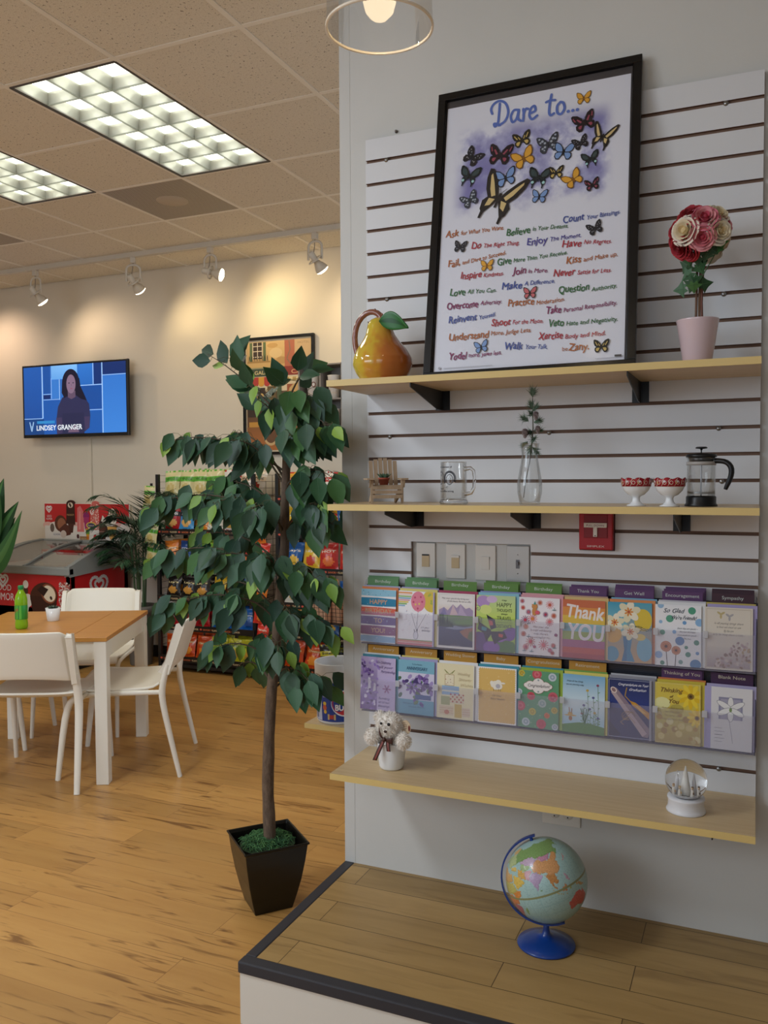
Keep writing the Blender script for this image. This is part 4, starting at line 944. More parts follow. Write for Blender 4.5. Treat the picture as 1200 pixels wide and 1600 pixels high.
def c5():
    a = base_art(0); a.rect(0, 0, 5, 7, '#ece6ea'); cs = ['#c8384a', '#d8823c', '#a8486e', '#d86a70', '#c05a3c', '#8c3a6c']
    for x, y, r in [(.4, 6.5, .3), (2.6, 6.4, .35), (3.8, 6.2, .5), (.5, 5.7, .3), (1.2, 5.2, .35), (3.3, 5.0, .35), (4.3, 4.9, .35), (.8, 4.2, .55), (1.7, 4.4, .6), (3.8, 4.1, .5), (.9, 3.4, .35), (.6, 2.5, .35), (1.5, 1.6, .6), (3.1, 1.3, .65), (.9, .9, .4), (4.3, 1.3, .3), (4.2, .4, .25), (2.0, 1.0, .2), (3.9, .7, .3), (4.6, 2.6, .2)]:
        c = rc.choice(cs)
        for i in range(12): A = 2*PI*i/12; a.line([(x, y), (x+r*math.cos(A), y+r*math.sin(A))], .07, c, hold=i > 0)
        a.ell(x, y, r*.35, col=rc.choice(cs), n=8)
    a.ell(1.95, 5.3, .32, .5, '#c88a48', 12); a.ell(1.95, 5.9, .36, .32, '#c88a48', 12); a.poly([(1.8, 6.15), (2.1, 6.15), (2.0, 6.6)], '#4a9a90'); a.ell(1.7, 6.12, .1, col='#c88a48', n=7); a.ell(2.2, 6.12, .1, col='#c88a48', n=7); a.ell(2.3, 5.2, .3, .25, '#d85a6a', 10)
    for i, (t, w_) in enumerate((('May your day', 1.9), ('be bright with blessings', 2.6), ('may there\'s', 1.7), ('joy and laughter too...', 2.5))): script(a, t, 2.75, 3.35-i*.42, .34, '#8a6a70', al='c', width=w_)
    for x, y in ((.7, .35), (1.6, .3), (1.2, 3.7), (4.3, 5.5), (4.4, .9), (1.2, 2.1)): a.line([(x, y), (x+.1, y+.4)], .05, '#3c6a70', True); a.line([(x-.2, y+.1), (x+.3, y+.12)], .07, '#3c6a70', True)
    return a
def c6():
    a = base_art(0); cs = ['#c86a42', '#d98f44', '#dcb84a', '#84b8c4', '#98a84a', '#a65c84', '#c0503c', '#a83a3c']
    ys = [7, 6.1, 5.1, 4.15, 3.2, 2.2, 1.3, .6, 0]
    for i in range(8): a.rect(0, ys[i+1], 5, ys[i], cs[i], hold=i > 0)
    a.text('Thank', 2.5, 4.75, 2.2, '#ece2de', 'c', width=4.5, sh=.1, bold=.08, rot=-.06, wave=.02); a.text('YOU', 2.6, 2.2, 2.7, '#e6dde6', 'c', width=4.2, sh=.05, bold=.10, rot=-.04)
    return a
def c7():
    a = base_art(0); a.grad(0, 0, 5, 7, '#c8a070', '#4aa0b8'); a.grad(0, 3.4, 2.2, 7, '#8cc4cc', '#3f98b6'); a.ell(4.0, 5.0, 1.0, 1.3, '#d9bc3c', 18); a.ell(.6, 3.2, 1.0, 1.0, '#d8a848', 16); a.ell(4.2, 1.6, .9, 1.4, '#7ab0c8', 16); a.ell(.5, .9, .8, .9, '#5a98b4', 14); a.ell(3.7, 3.0, .6, .4, '#e0c468', 12)
    a.poly([(1.6, .1), (1.9, 1.4), (1.75, 3.0), (2.8, 3.0), (2.6, 1.4), (3.1, .1)], '#31729c'); a.poly([(2.2, .1), (2.2, 1.4), (2.3, 3.0), (2.8, 3.0), (2.6, 1.4), (3.1, .1)], '#3f88ae')
    for x, y, r in ((2.4, 5.9, 1.25), (.8, 4.6, 1.05), (2.6, 3.6, 1.0)):
        for i in range(6): A = 2*PI*i/6+.3; a.ell(x+r*.6*math.cos(A), y+r*.55*math.sin(A), r*.5, r*.34, '#ece4cc' if i % 2 else '#e2d8b4', 12, rot=A)
        flower(a, x, y, r*.42, '#d88428', '#b84a20', 7)
    a.text('GET WELL', 2.4, 4.1, .32, '#3c4a44', width=1.5); script(a, 'Soon', 3.6, 3.75, .65, '#3c4a2c'); return a
def c8():
    a = base_art(0); a.rect(0, 0, 5, 7, '#ebebee')
    for x, y, r, c in ((4.0, 6.4, .42, '#4c9a7c'), (1.6, 5.4, .42, '#5aa084'), (.6, 6.9, .35, '#94b8d8'), (4.8, 5.1, .45, '#8ab4dc'), (3.2, 5.0, .22, '#6a9ccc'), (.6, 5.0, .2, '#94b8d8'), (.8, 3.8, .3, '#4c9a7c'), (2.1, 3.9, .22, '#7aa8d4'), (2.7, 2.9, .5, '#5a86b8'), (4.5, 2.8, .3, '#4a8a74'), (3.4, 2.2, .2, '#4a8a74'), (3.6, 1.4, .3, '#4c8e7c'), (4.6, 1.6, .2, '#6a94c4'), (.4, 1.2, .42, '#94b4dc'), (4.4, .3, .6, '#4f84b4'), (2.8, .5, .25, '#7aa09c'), (.8, .3, .25, '#4a8a74')):
        a.ell(x, y, r, col=c, n=16, hold=True)
    for x, y, r, yy in ((1.2, 2.2, .62, 0), (2.3, 1.8, .5, 0)):
        a.line([(x, y-.2), (x+.15 if x < 2 else x-.1, 0)], .08, '#3a2820'); a.ell(x, y, r, col='#c07848', n=20); a.ell(x, y, r*.3, col='#4a3020', n=8)
        for i in range(14): A = 2*PI*i/14; a.ell(x+r*.75*math.cos(A), y+r*.75*math.sin(A), .035, col='#f0dcc4', n=5, hold=True)
    script(a, 'So Glad', .9, 6.1, .7, '#3c4450', bold=.015); script(a, 'We\'re Friends!', 1.7, 5.35, .62, '#3c4450', width=2.7, bold=.015)
    for i, (t, w_) in enumerate((('Some days are special --', 2.2), ('like your birthdays', 1.7), ('Some people are special --', 2.2), ('like you.', .8))): script(a, t, 3.5, 4.25-i*.38, .3, '#44505c', al='c', width=w_)
    return a
def c9():
    a = base_art(0); a.rect(0, 0, 5, 7, '#dbd2c4'); a.line([(.2, .2), (4.8, .2), (4.8, 6.8), (.2, 6.8), (.2, .2)], .04, '#b4a48c')
    a.grad(.25, .25, 4.75, 2.6, '#a89a9c', '#d6cdc2')
    for x, y, c in ((1.7, 6.2, '#bfae7c'), (2.6, 6.0, '#aaa6a8')):
        for A in (.6, 2.5, 4.7): a.ell(x+.22*math.cos(A), y+.22*math.sin(A), .28, .12, c, 10, rot=A, hold=A > 1)
    for i, (t, w_) in enumerate((('in all passing things there', 3.0), ('is love we must to see', 2.5), ('By the law', 1.0), ('only by living there is love...', 3.3))): script(a, t, 2.5, 5.1-i*.42, .34, '#6a625c', al='c', width=w_)
    for i in range(90):
        x = rc.uniform(1.2, 4.7); y = rc.uniform(.3, .5+(x-.6)*.9) if x < 4 else rc.uniform(.3, 3.2)
        a.ell(x, min(y, 3.3), .2, .13, rc.choice(['#b49c9c', '#c4b0a8', '#9c8480', '#8c7468', '#b89c78', '#d0c0b8']), 7, rot=rc.random()*3, hold=i % 6 != 0)
    return a
def b1():
    a = base_art(0); a.rect(0, 0, 5, 7, '#bfb0d6'); a.grad(0, 0, 2.4, 7, '#6a4c90', '#b4a4d0')
    for i in range(70): a.ell(rc.uniform(0, 2.6), rc.uniform(0, 6.6), .24, .16, rc.choice(['#4a3070', '#7050a0', '#8a6cb8', '#9a80c4', '#d4cce4']), 7, rot=rc.random()*3, hold=i % 6 != 0)
    a.poly([(1.1, 2.8), (1.5, 2.8), (1.4, 4.2), (1.1, 4.3)], '#d8d4e4'); a.poly([(1.8, 2.4), (2.2, 2.6), (2.2, 3.4), (1.9, 3.2)], '#d8d4e4')
    flower(a, 3.8, 2.9, .6, '#9c6a98', '#7c4478', 6)
    for i, t in enumerate(('On Celebrating', 'all your', 'Partnership')): script(a, t, 2.3+.3*i, 6.2-i*.6, .5, '#5a4480', width=2.0)
    for i, t in enumerate(('Sending', 'all of our', 'Blessings')): script(a, t, 2.6, 1.5-i*.5, .42, '#5a4480', width=1.6)
    return a
def b2():
    a = base_art(0); a.rect(0, 0, 5, 7, '#d3cfe4'); a.rect(0, 5.4, 5, 7, '#7cb2c8'); a.rect(0, 0, 5, 1.9, '#6ca4bc')
    for i in range(60): a.ell(rc.gauss(3.1, 1.0), rc.gauss(3.7, .8), .38, .24, rc.choice(['#5c3f84', '#7454a0', '#44306c', '#8c74b4', '#6f8a5c', '#4c6a48', '#a290c4']), 8, rot=rc.random()*3, hold=i % 5 != 0)
    flower(a, 1.9, 3.4, .85, '#7a60a8', '#3c2860', 7); a.rect(2.4, 2.0, 4.6, 2.6, '#3f5c94')
    a.text('To Our Parents', 2.6, 6.4, .28, '#2f5a78', 'c', width=1.4); a.text('ANNIVERSARY', 2.6, 5.75, .6, '#2c5878', 'c', width=2.9, bold=.012)
    script(a, 'Blessings bring two hearts', 2.2, 1.3, .3, '#2f5a78', al='c', width=3); script(a, 'and make them one', 2.6, .9, .3, '#2f5a78', al='c', width=2.2); return a
def b3():
    a = base_art(0); a.rect(0, 0, 5, 7, '#e8deb8')
    a.rect(1.1, 4.2, 2.3, 5.6, '#eae0c4'); a.line([(1.1, 4.2), (2.3, 4.2), (2.3, 5.6), (1.1, 5.6), (1.1, 4.2)], .05, '#a8844c'); dots(a, 9, 1.2, 4.3, 2.2, 5.5, ['#a86c5c'], .06)
    a.line([(1.7, 5.6), (1.0, 6.2), (1.4, 5.7)], .07, '#8a8c48'); a.line([(1.7, 5.6), (2.4, 6.2), (2.0, 5.7)], .07, '#8a8c48')
    a.rect(.7, 3.0, 3.0, 4.15, '#8fb2d4'); a.rect(.7, 3.4, 3.0, 3.6, '#e0e0d0'); a.rect(1.8, 2.0, 3.7, 2.95, '#d6cfae')
    a.lay()
    for i in range(7):
        for j in range(4): a.poly([(1.9+i*.28, 2.2+j*.3-.15), (2.03+i*.28, 2.2+j*.3), (1.9+i*.28, 2.2+j*.3+.15), (1.77+i*.28, 2.2+j*.3)], '#b8504c' if (i+j) % 2 else '#e0c8b8', True)
    a.rect(.6, 1.7, 1.8, 2.8, '#a9ad78'); a.rect(.4, .4, 2.3, 1.6, '#dcc8a8'); a.rect(2.45, .2, 3.4, 1.9, '#cdb056'); a.rect(3.45, .4, 4.5, 1.5, '#d8c4ac')
    for q in (.7, 1.0, 1.3): a.line([(.4, q), (2.3, q)], .03, '#b07a60', True); a.line([(3.45, q), (4.5, q)], .03, '#b07a60', True)
    a.ell(1.4, .8, .35, .3, '#c07858', 10)
    for i, t in enumerate(('Wedding', 'Shower', 'Wishes')): script(a, t, 2.7+.2*i, 5.6-i*.7, .55, '#c2b088', width=1.7)
    a.rect(4.9, 0, 5, 7, '#e6e4e0'); return a
def b4():
    a = base_art(0); a.rect(0, 0, 5, 7, '#efeef0'); a.rect(.25, .25, 4.75, 6.75, '#dfb868'); a.lay()
    for i in range(17):
        for y in (.25, 6.75): a.ell(.35+i*.27, y, .13, col='#dfb868', n=8, hold=True)
    for i in range(24):
        for x in (.25, 4.75): a.ell(x, .4+i*.27, .13, col='#dfb868', n=8, hold=True)
    dots(a, 26, .5, .5, 4.5, 6.5, ['#e6c684'], .1)
    for x, y, r in ((2.3, 4.9, .45), (2.7, 5.1, .4), (2.8, 4.7, .42), (2.4, 4.6, .4), (2.0, 4.8, .3)): a.ell(x, y, r, col='#efe9dc', n=12, hold=x != 2.3)
    a.ell(1.85, 5.05, .24, .28, '#f1ece0', 10); a.ell(3.3, 5.1, .3, .12, '#efe9dc', 8); a.ell(2.65, 4.7, .3, .28, '#b8b4bc', 12)
    for x in (2.1, 2.4, 2.7, 2.95): a.line([(x, 4.35), (x, 4.05)], .06, '#8a7458', True)
    script(a, 'On Your', 2.5, 3.4, .32, '#6a5438', al='c', width=1.2); script(a, 'Baby\'s Baptism', 2.6, 3.0, .32, '#6a5438', al='c', width=1.8); return a
def b5():
    a = base_art(0); a.rect(0, 0, 5, 7, '#5f9a72')
    for x, y, r, c, d in ((.4, 6.6, .4, '#c8b840', '#b08a30'), (2.3, 6.6, .6, '#c8505c', '#d8707c'), (4.2, 6.4, .5, '#c4ccd4', '#8fa4b4'), (.1, 4.3, .4, '#c4ccd4', '#98a8b4'), (1.6, 3.9, .5, '#c8505c', '#b83c4c'), (4.3, 4.0, .6, '#c8606c', '#b04a58'), (.3, 2.6, .6, '#c8505c', '#d8707c'), (3.0, 3.1, .5, '#b0c0bc', '#8aa4a4'), (1.8, 2.0, .45, '#c8b840', '#a89430'), (4.5, 2.4, .4, '#c8b048', '#a89030'), (3.6, 1.7, .35, '#d8783c', '#c05c2c'), (1.0, .7, .5, '#c4d0d8', '#8ca4b0'), (2.9, .6, .6, '#c8505c', '#b83c4c'), (4.6, .4, .4, '#c4ccd4', '#98a8b4')):
        a.ell(x, y, r, col=c, n=18); a.ell(x, y, r*.6, col=d, n=12); a.ell(x, y, r*.3, col=c, n=8)
    dots(a, 22, .2, .2, 4.8, 6.8, ['#a4c89c'], .08)
    for x, y, r in ((1.5, 5.2, .6), (2.5, 5.5, .7), (3.4, 5.2, .6), (2.5, 4.9, .7), (1.0, 5.2, .3), (3.9, 5.2, .3)): a.ell(x, y, r+.06, r*.9+.06, '#8a6a5c', 16, hold=x != 1.5)
    a.lay()
    for x, y, r in ((1.5, 5.2, .6), (2.5, 5.5, .7), (3.4, 5.2, .6), (2.5, 4.9, .7), (1.0, 5.2, .3), (3.9, 5.2, .3)): a.ell(x, y, r, r*.9, '#ece6e2', 16, hold=True)
    script(a, 'Congratulations!', 2.5, 5.05, .5, '#4a4044', al='c', width=2.7, bold=.01); a.ell(2.5, 5.9, .12, col='#9aa4a8', n=8); a.ell(2.5, 4.5, .12, col='#9aa4a8', n=8); return a
def b6():
    a = base_art(0); a.rect(0, 0, 5, 7, '#cfe0ec'); a.grad(0, 3.5, 5, 7, '#d6e6ec', '#78b0d4'); a.grad(0, 1, 5, 3.5, '#a8cce0', '#d6e6ec'); a.poly([(0, 0), (5, 0), (5, .95), (3.5, 1.25), (2, 1.3), (0, .9)], '#5a8c40')
    for x, h_ in ((2.6, 3.4), (3.0, 5.2), (3.3, 3.0), (3.7, 4.4), (3.9, 2.6), (4.2, 5.9), (2.4, 2.4), (4.3, 2.0)):
        a.line([(x, 1.1), (x+.08, 1.1+(h_-1)*.5), (x-.05, h_)], .05, '#5c8044', True); a.ell(x-.05, h_, .17, .15, rc.choice(['#a84a60', '#c0a03c', '#8a3c5c', '#5a5a90']), 8)
        for q in range(5): a.ell(x+.12*(-1)**q, 1.3+(h_-1.2)*q/5, .14, .05, '#6a9454', 6, rot=.5*(-1)**q, hold=True)
    for q in (-.5, -.25, .2, .45): a.line([(2.7, 1.1), (2.7+q, 3.0)], .1, '#3c6c3c', True)
    a.ell(1.0, 1.7, .22, .3, '#a8743c', 10); a.ell(1.0, 2.05, .75, .1, '#c8a450', 12); a.ell(.95, 2.25, .3, .2, '#c8a450', 10); a.line([(.9, 2.3), (.8, 3.0)], .1, '#a8743c'); a.line([(1.1, 2.3), (1.15, 2.9)], .1, '#a8743c')
    a.text('Hope all the things', .5, 6.1, .28, '#34424c', width=1.9, sh=.1); a.text('you are planning today', .4, 5.7, .28, '#34424c', width=2.1, sh=.1); return a
def b7():
    a = base_art(0); a.rect(0, 0, 5, 7, '#2b3260'); a.grad(0, 3.5, 5, 7, '#2c3c84', '#222b5a'); a.poly([(0, 2.2), (1.6, .4), (.6, 0), (0, 0)], '#1a1c3c')
    a.poly([(.4, 5.3), (1.0, 5.9), (4.9, 1.2), (4.6, .3), (4.0, .4)], '#8c7884'); a.poly([(.4, 5.3), (.7, 5.6), (4.5, .8), (4.0, .4)], '#b4a0a4'); a.ell(.7, 5.6, .32, .42, '#dccac0', 14, rot=.8); a.ell(.7, 5.6, .2, .28, '#8c6c70', 12, rot=.8)
    a.line([(2.2, 6.0), (2.0, 5.0), (2.6, 4.4)], .12, '#a88438'); a.poly([(2.5, 4.5), (3.2, 4.3), (4.8, 3.2), (4.9, 2.3), (3.9, 3.2), (2.9, 3.9)], '#c48c2c'); a.poly([(2.9, 4.3), (4.5, 3.1), (4.0, 3.1)], '#dcae48')
    for i in range(3): a.line([(2.4+.75*math.cos(q*.35)*(1-i*.15), 2.7+.5*math.sin(q*.35+i*.6)) for q in range(15)], .07, '#8c7050')
    a.line([(2.4, 2.6), (1.5, 1.9), (1.9, 1.6)], .07, '#a08460'); a.line([(2.5, 2.6), (3.2, 1.9)], .07, '#a08460')
    a.line([(.15, .15), (4.85, .15), (4.85, 6.85), (.15, 6.85), (.15, .15)], .04, '#b8bcd0')
    script(a, 'Congratulations on Your', 2.9, 6.2, .42, '#dcdce8', al='c', width=3.4, bold=.012); script(a, 'Graduation', 3.4, 5.65, .42, '#dcdce8', al='c', width=1.9, bold=.012); a.rect(4.75, 0, 5, 7, '#9a9aa4'); return a
def b8():
    a = base_art(0); a.rect(0, 0, 5, 7, '#d8c24e'); a.grad(0, 0, 5, 4, '#b49a48', '#cfc264')
    for i in range(26): a.ell(rc.uniform(.2, 4.8), rc.uniform(.2, 3.4), rc.uniform(.15, .4), col=rc.choice(['#c4b06c', '#d4c078', '#b8943c', '#dccf94', '#a8883c']), n=12, hold=i % 4 != 0)
    a.ell(.8, 4.6, .9, .7, '#e4e0a0', 12); a.ell(2.4, 4.0, .8, .6, '#b8a84c', 12)
    for x, y, r in ((3.9, 5.6, 1.5), (4.6, 3.2, 1.1)):
        for i in range(12): A = 2*PI*i/12; a.ell(min(4.75, x+r*.55*math.cos(A)), y+r*.55*math.sin(A), r*.45*(1 if x+r*math.cos(A) < 5 else .55), r*.17, '#e2bc1e' if i % 2 else '#edd038', 10, rot=A, hold=i % 3 != 0)
        a.ell(x, y, r*.24, col='#8a6a1c', n=12); a.ell(x, y, r*.12, col='#4a3410', n=8)
    for i, (t, x) in enumerate((('Thinking', .5), ('of', 1.6), ('You', 1.4))): script(a, t, x, 5.9-i*.62, .72 if t != 'of' else .4, '#7c5c24', bold=.02)
    for i in range(4): script(a, ('Hope this finds you well', 'and some days', 'The sunny days', 'bring joyful times ahead')[i], 1.9, 4.0-i*.42, .3, '#8a7034', al='c', width=(2.3, 1.6, 1.8, 2.3)[i])
    a.line([(.1, .1), (4.9, .1), (4.9, 6.9), (.1, 6.9), (.1, .1)], .04, '#e4d88c'); return a
def b9():
    a = base_art(0); a.rect(0, 0, 5, 7, '#dcdadc'); a.rect(0, 0, .7, 7, '#aaa4cc'); a.rect(1.5, 3.4, 4.0, 5.9, '#8d8ca6'); a.rect(1.7, 3.4, 3.8, 5.7, '#a6a3b8')
    for A, L in ((PI/2, 1.25), (PI/2+1.05, 1.5), (PI/2-1.05, 1.5), (PI*1.5, 1.3), (PI*1.5+1.1, 1.4), (PI*1.5-1.1, 1.4)):
        a.ell(2.75+L*.5*math.cos(A), 4.6+L*.5*math.sin(A), L*.62, .34, '#8c8c94', 14, rot=A); a.ell(2.75+L*.5*math.cos(A), 4.6+L*.5*math.sin(A), L*.58, .29, '#e6e5e4', 14, rot=A)
    a.ell(2.75, 4.5, .15, .25, '#7c9460', 8); a.line([(2.6, 3.4), (2.9, 1.6), (3.0, .8)], .04, '#8a8894'); a.line([(2.6, 3.3), (2.2, 3.7)], .03, '#8a8894')
    for i in range(5): a.line([(1.1, 2.4-i*.38), (1.9+.25*(i % 2), 2.4-i*.38)], .06 if i == 2 else .035, '#6a6874', True)
    return a
top = [(c1, 'striped blue, orange and purple happy birthday to you card'), (c2, 'birthday card with pink dotted balloon held by a tiny mouse'), (c3, 'card with purple mountains, pines and a dark lake'), (c4, 'green and purple card with a butterfly and happy thoughts wish'), (c5, 'white card covered in red daisies with a small bear'),
       (c6, 'rainbow striped card reading thank you in white'), (c7, 'get well card with white daffodils in a blue vase'), (c8, 'so glad we are friends card with green and blue dots'), (c9, 'cream sympathy card with pale lilac blossoms')]
low = [(b1, 'lavender anniversary card with violet flowers and script'), (b2, 'turquoise anniversary card with a purple bouquet'), (b3, 'cream wedding shower card with stacked wrapped gifts'), (b4, 'yellow baby card with a small white lamb'), (b5, 'green congratulations card with red and white rosettes'),
       (b6, 'light blue retirement card with tall garden flowers on a hill'), (b7, 'navy graduation card with a rolled diploma and gold tassel'), (b8, 'yellow thinking of you card with big yellow daisies'), (b9, 'white blank note card with a cut-out lily')]
envs = [['#d4814a', '#a8acc8'], ['#dccf78', '#a39fc6'], ['#a83a5c'], ['#8ac0d0', '#8c96c4'], ['#d89aa4', '#e0a8ac'], ['#d8b878', '#c09a80'], ['#d88a50', '#7cb0cc'], ['#e2e2e2', '#c9c6cc'], ['#a79cc8', '#c4b060']]
envl = [['#3f8296', '#dfe2e6'], ['#a39fc6', '#dccb74'], ['#e6e4e2'], ['#3f93a8', '#e8e8e8'], ['#98b440', '#3f93a0'], ['#d8cc68', '#7ba850'], ['#8e8e98', '#b8b8be'], ['#c8b43c', '#cc7840'], ['#a6a0c4']]
tabs_t = [('Birthday', 2, '#5b8a58'), ('Birthday', 2, '#5b8a58'), ('Birthday', 1, '#5f8a3c'), ('Birthday', 2, '#5f8a3c'), ('Birthday', 2, '#5f8a3c'), ('Thank You', 2, '#5c3768'), ('Get Well', 3, '#5c3768'), ('Encouragement', 3, '#5c3768'), ('Sympathy', 3, '#40202e')]
tabs_l = [('Anniversary', 1, '#d09a34'), ('Anniversary', 1, '#cf9836'), ('Wedding Shower', 1, '#cf9836'), ('Baby', 1, '#cf9836'), ('Congratulations', 1, '#cf9836'), ('Retirement', 1, '#cf9836'), None, ('Thinking of You', 2, '#5c3768'), ('Blank Note', 1, '#48284f')]
word = {'Birthday': 'green', 'Thank You': 'purple', 'Get Well': 'purple', 'Encouragement': 'purple', 'Sympathy': 'dark maroon', 'Anniversary': 'orange', 'Wedding Shower': 'orange', 'Baby': 'orange', 'Congratulations': 'orange', 'Retirement': 'orange', 'Thinking of You': 'purple', 'Blank Note': 'dark purple'}
cname = {'#d4814a': 'orange', '#a8acc8': 'grey blue', '#dccf78': 'pale yellow', '#a39fc6': 'lavender', '#a83a5c': 'crimson', '#8ac0d0': 'light blue', '#8c96c4': 'periwinkle', '#d89aa4': 'pink', '#e0a8ac': 'rose', '#d8b878': 'tan', '#c09a80': 'beige', '#d88a50': 'orange', '#7cb0cc': 'sky blue', '#e2e2e2': 'white', '#c9c6cc': 'pale grey', '#a79cc8': 'lavender', '#c4b060': 'olive yellow',
         '#3f8296': 'teal', '#dfe2e6': 'white', '#dccb74': 'pale yellow', '#e6e4e2': 'white', '#3f93a8': 'teal', '#e8e8e8': 'white', '#98b440': 'lime green', '#3f93a0': 'teal', '#d8cc68': 'yellow', '#7ba850': 'green', '#8e8e98': 'grey', '#b8b8be': 'light grey', '#c8b43c': 'mustard yellow', '#cc7840': 'orange', '#a6a0c4': 'lavender'}
for row, (cards, ev, tb, zb) in enumerate(((top, envs, tabs_t, .9835), (low, envl, tabs_l, .7555))):
    for i, (fn, lab) in enumerate(cards):
        x = RX[i]; short = lab.split(' card')[0] if ' card' in lab else lab
        jit = rc.uniform(-.004, .002)
        o = finish(fn(), 'greeting_card', lab, 'greeting card', x-.004+jit, -.0655, zb+.0, 'greeting cards in the acrylic rack', rz=rc.uniform(-.008, .008))
        for j, c in enumerate(ev[i]):
            a = Art(1); sd = -1 if (i+j) % 3 == 0 else 1
            ww = .0655; a.box(-ww, ww, 0, .0012, 0, .184+.004*j, 0, c)
            e = a.done('envelope', PRINT); e.location = (x+sd*(.001+.002*j), -.0605+.006*j, zb); e.rotation_euler = (-TIL, 0, 0)
            tag(e, '%s envelope %s the %s card' % (cname[c], 'right behind' if j == 0 else 'second behind', ' '.join(short.split()[:7])), 'envelope', 'coloured envelopes in the rack')
        if tb[i]:
            txt, n, c = tb[i]
            for j in range(n):
                a = Art(1); a.box(-.056, .056, 0, .0006, 0, .213+.0055*j, 0, c)
                a.text(txt, 0, 0.1965+.0055*j, .0135, '#c9d2cc' if row == 0 else '#e8e0c8', 'c', width=min(.1, .0075*len(txt)*.95))
                e = a.done('divider_tab', PRINT); e.location = (x+.002+(.004*j if i % 2 else -.0), -.0455+.007*j, zb); e.rotation_euler = (-TIL, 0, 0)
                tag(e, '%s %s header card%s above the %s card' % (word[txt], txt, ('', ' peeking out second', ' peeking out third')[j], ' '.join(short.split()[:6])), 'header card', 'category header cards')

# ------------------------------------------------------------------ world globe on the platform
BLU = mat('cobalt_enamel', '#143c88', .28, coat=.3)
t = thing('world_globe', 'world globe with blue arm and round blue base on the platform', 'globe', (.668, -.238, .178))
G().lathe([(0, .001), (.082, .001), (.0835, .004), (.082, .007), (.052, .017), (.048, .018), (.03, .024), (.026, .025), (.012, .032), (.0085, .05), (.0095, .066), (0, .068)], 56).done('base', BLU, t)
LAND = [
 ('#86a868', [(30, 70), (45, 68), (60, 70), (75, 73), (100, 78), (115, 74), (140, 73), (160, 70), (179, 68), (178, 64), (163, 60), (155, 56), (157, 51), (150, 59), (138, 54), (141, 50), (131, 43), (128, 50), (118, 50), (98, 51), (88, 50), (78, 54), (60, 52), (50, 50), (40, 47), (36, 52), (28, 58)]),
 ('#d9a06a', [(74, 39), (88, 49), (97, 43), (110, 42), (120, 47), (125, 53), (134, 48), (125, 41), (121, 37), (122, 30), (118, 24), (108, 21), (98, 24), (97, 28), (88, 28), (79, 32)]),
 ('#c9b0c8', [(50, 50), (62, 53), (78, 54), (88, 49), (80, 43), (70, 42), (58, 45), (50, 46)]),
 ('#c78fa8', [(88, 50), (98, 52), (118, 50), (110, 42.5), (97, 43)]),
 ('#a8c088', [(52, 45), (58, 45), (70, 42), (74, 39), (68, 37), (60, 36), (53, 38)]),
 ('#b9a0c0', [(68, 24), (74, 32), (79, 32), (88, 27), (92, 25), (87, 21), (80, 15), (77.5, 8), (73, 17)]),
 ('#e0c060', [(36, 30), (47, 30), (56, 25), (59, 22), (52, 16), (44, 12.5), (38, 21)]),
 ('#dcae5c', [(45, 38), (53, 38), (61, 35), (62, 25), (54, 27), (48, 31)]), ('#d2a0a8', [(61, 36), (70, 36), (74, 34), (68, 24), (62, 25)]),
 ('#e2c26c', [(27, 40), (42, 41), (44, 37), (36, 36), (28, 36)]),
 ('#dcb072', [(-15, 30), (-5, 35), (10, 37), (20, 32), (33, 31), (36, 23), (24, 20), (0, 19), (-16, 20)]), ('#c8c070', [(-16, 20), (24, 20), (36, 20), (43, 11), (30, 5), (10, 4), (-8, 5), (-16, 13)]),
 ('#e0924c', [(43, 11), (51, 12), (47, 3), (41, -2), (34, 0), (34, 5), (30, 8)]), ('#d88a5c', [(30, 4), (41, -2), (39, -8), (30, -9), (20, -10), (12, -5), (12, 3)]),
 ('#b8707c', [(12, -6), (30, -9), (40, -11), (40, -17), (35, -24), (32, -28), (26, -34), (18, -34), (13, -20)]), ('#90b070', [(44, -25), (47, -25), (50, -15), (48, -13), (44, -18)]),
 ('#b8c890', [(-9, 37), (-9, 43), (0, 44), (0, 49), (8, 54), (12, 56), (28, 58), (36, 52), (40, 46), (28, 42), (22, 37), (15, 40), (8, 44)]), ('#e0b878', [(5, 60), (15, 69), (28, 70), (30, 62), (18, 56)]),
 ('#c88c50', [(92, 25), (98, 24), (108, 21), (109, 12), (105, 9), (100, 13), (104, 2), (101, 4), (98, 10), (97, 17)]), ('#d8b458', [(95, 5), (104, -2), (106, -6), (101, -3)]), ('#d09060', [(109, 1), (117, 6), (118, 0), (115, -4), (110, -2)]), ('#d8b458', [(105, -6), (115, -8), (115, -7), (106, -6)]), ('#b8c070', [(119, 1), (124, 1), (122, -5), (120, -4)]), ('#c8a060', [(131, -1), (141, -3), (150, -10), (142, -9), (136, -5)]),
 ('#cf6a62', [(114, -22), (122, -17), (130, -12), (136, -12), (140, -17), (142, -11), (146, -19), (153, -26), (150, -37), (140, -38), (130, -32), (118, -35), (115, -33)]),
 ('#e2a8a8', [(130, 31), (136, 34), (141, 37), (141, 42), (138, 37), (132, 34)]), ('#c8a0b0', [(120, 18), (122, 18), (124, 12), (126, 7), (122, 8)]), ('#88a878', [(80, 9), (82, 7), (81, 6), (79.7, 8)]),
 ('#d8c8c8', [(-60, 60), (-20, 70), (-20, 82), (-60, 82)])]
def inside(poly, x, y):
    c = False; n = len(poly)
    for i in range(n):
        x0, y0 = poly[i]; x1, y1 = poly[(i+1) % n]
        if (y0 > y) != (y1 > y) and x < (x1-x0)*(y-y0)/(y1-y0)+x0: c = not c
    return c
SEA, SEA2, EQC = sr('#a3c3c0'), sr('#98bbba'), sr('#8a8d62')
LL = [(sr(c), p, min(a for a, _ in p), max(a for a, _ in p), min(b_ for _, b_ in p), max(b_ for _, b_ in p)) for c, p in LAND]
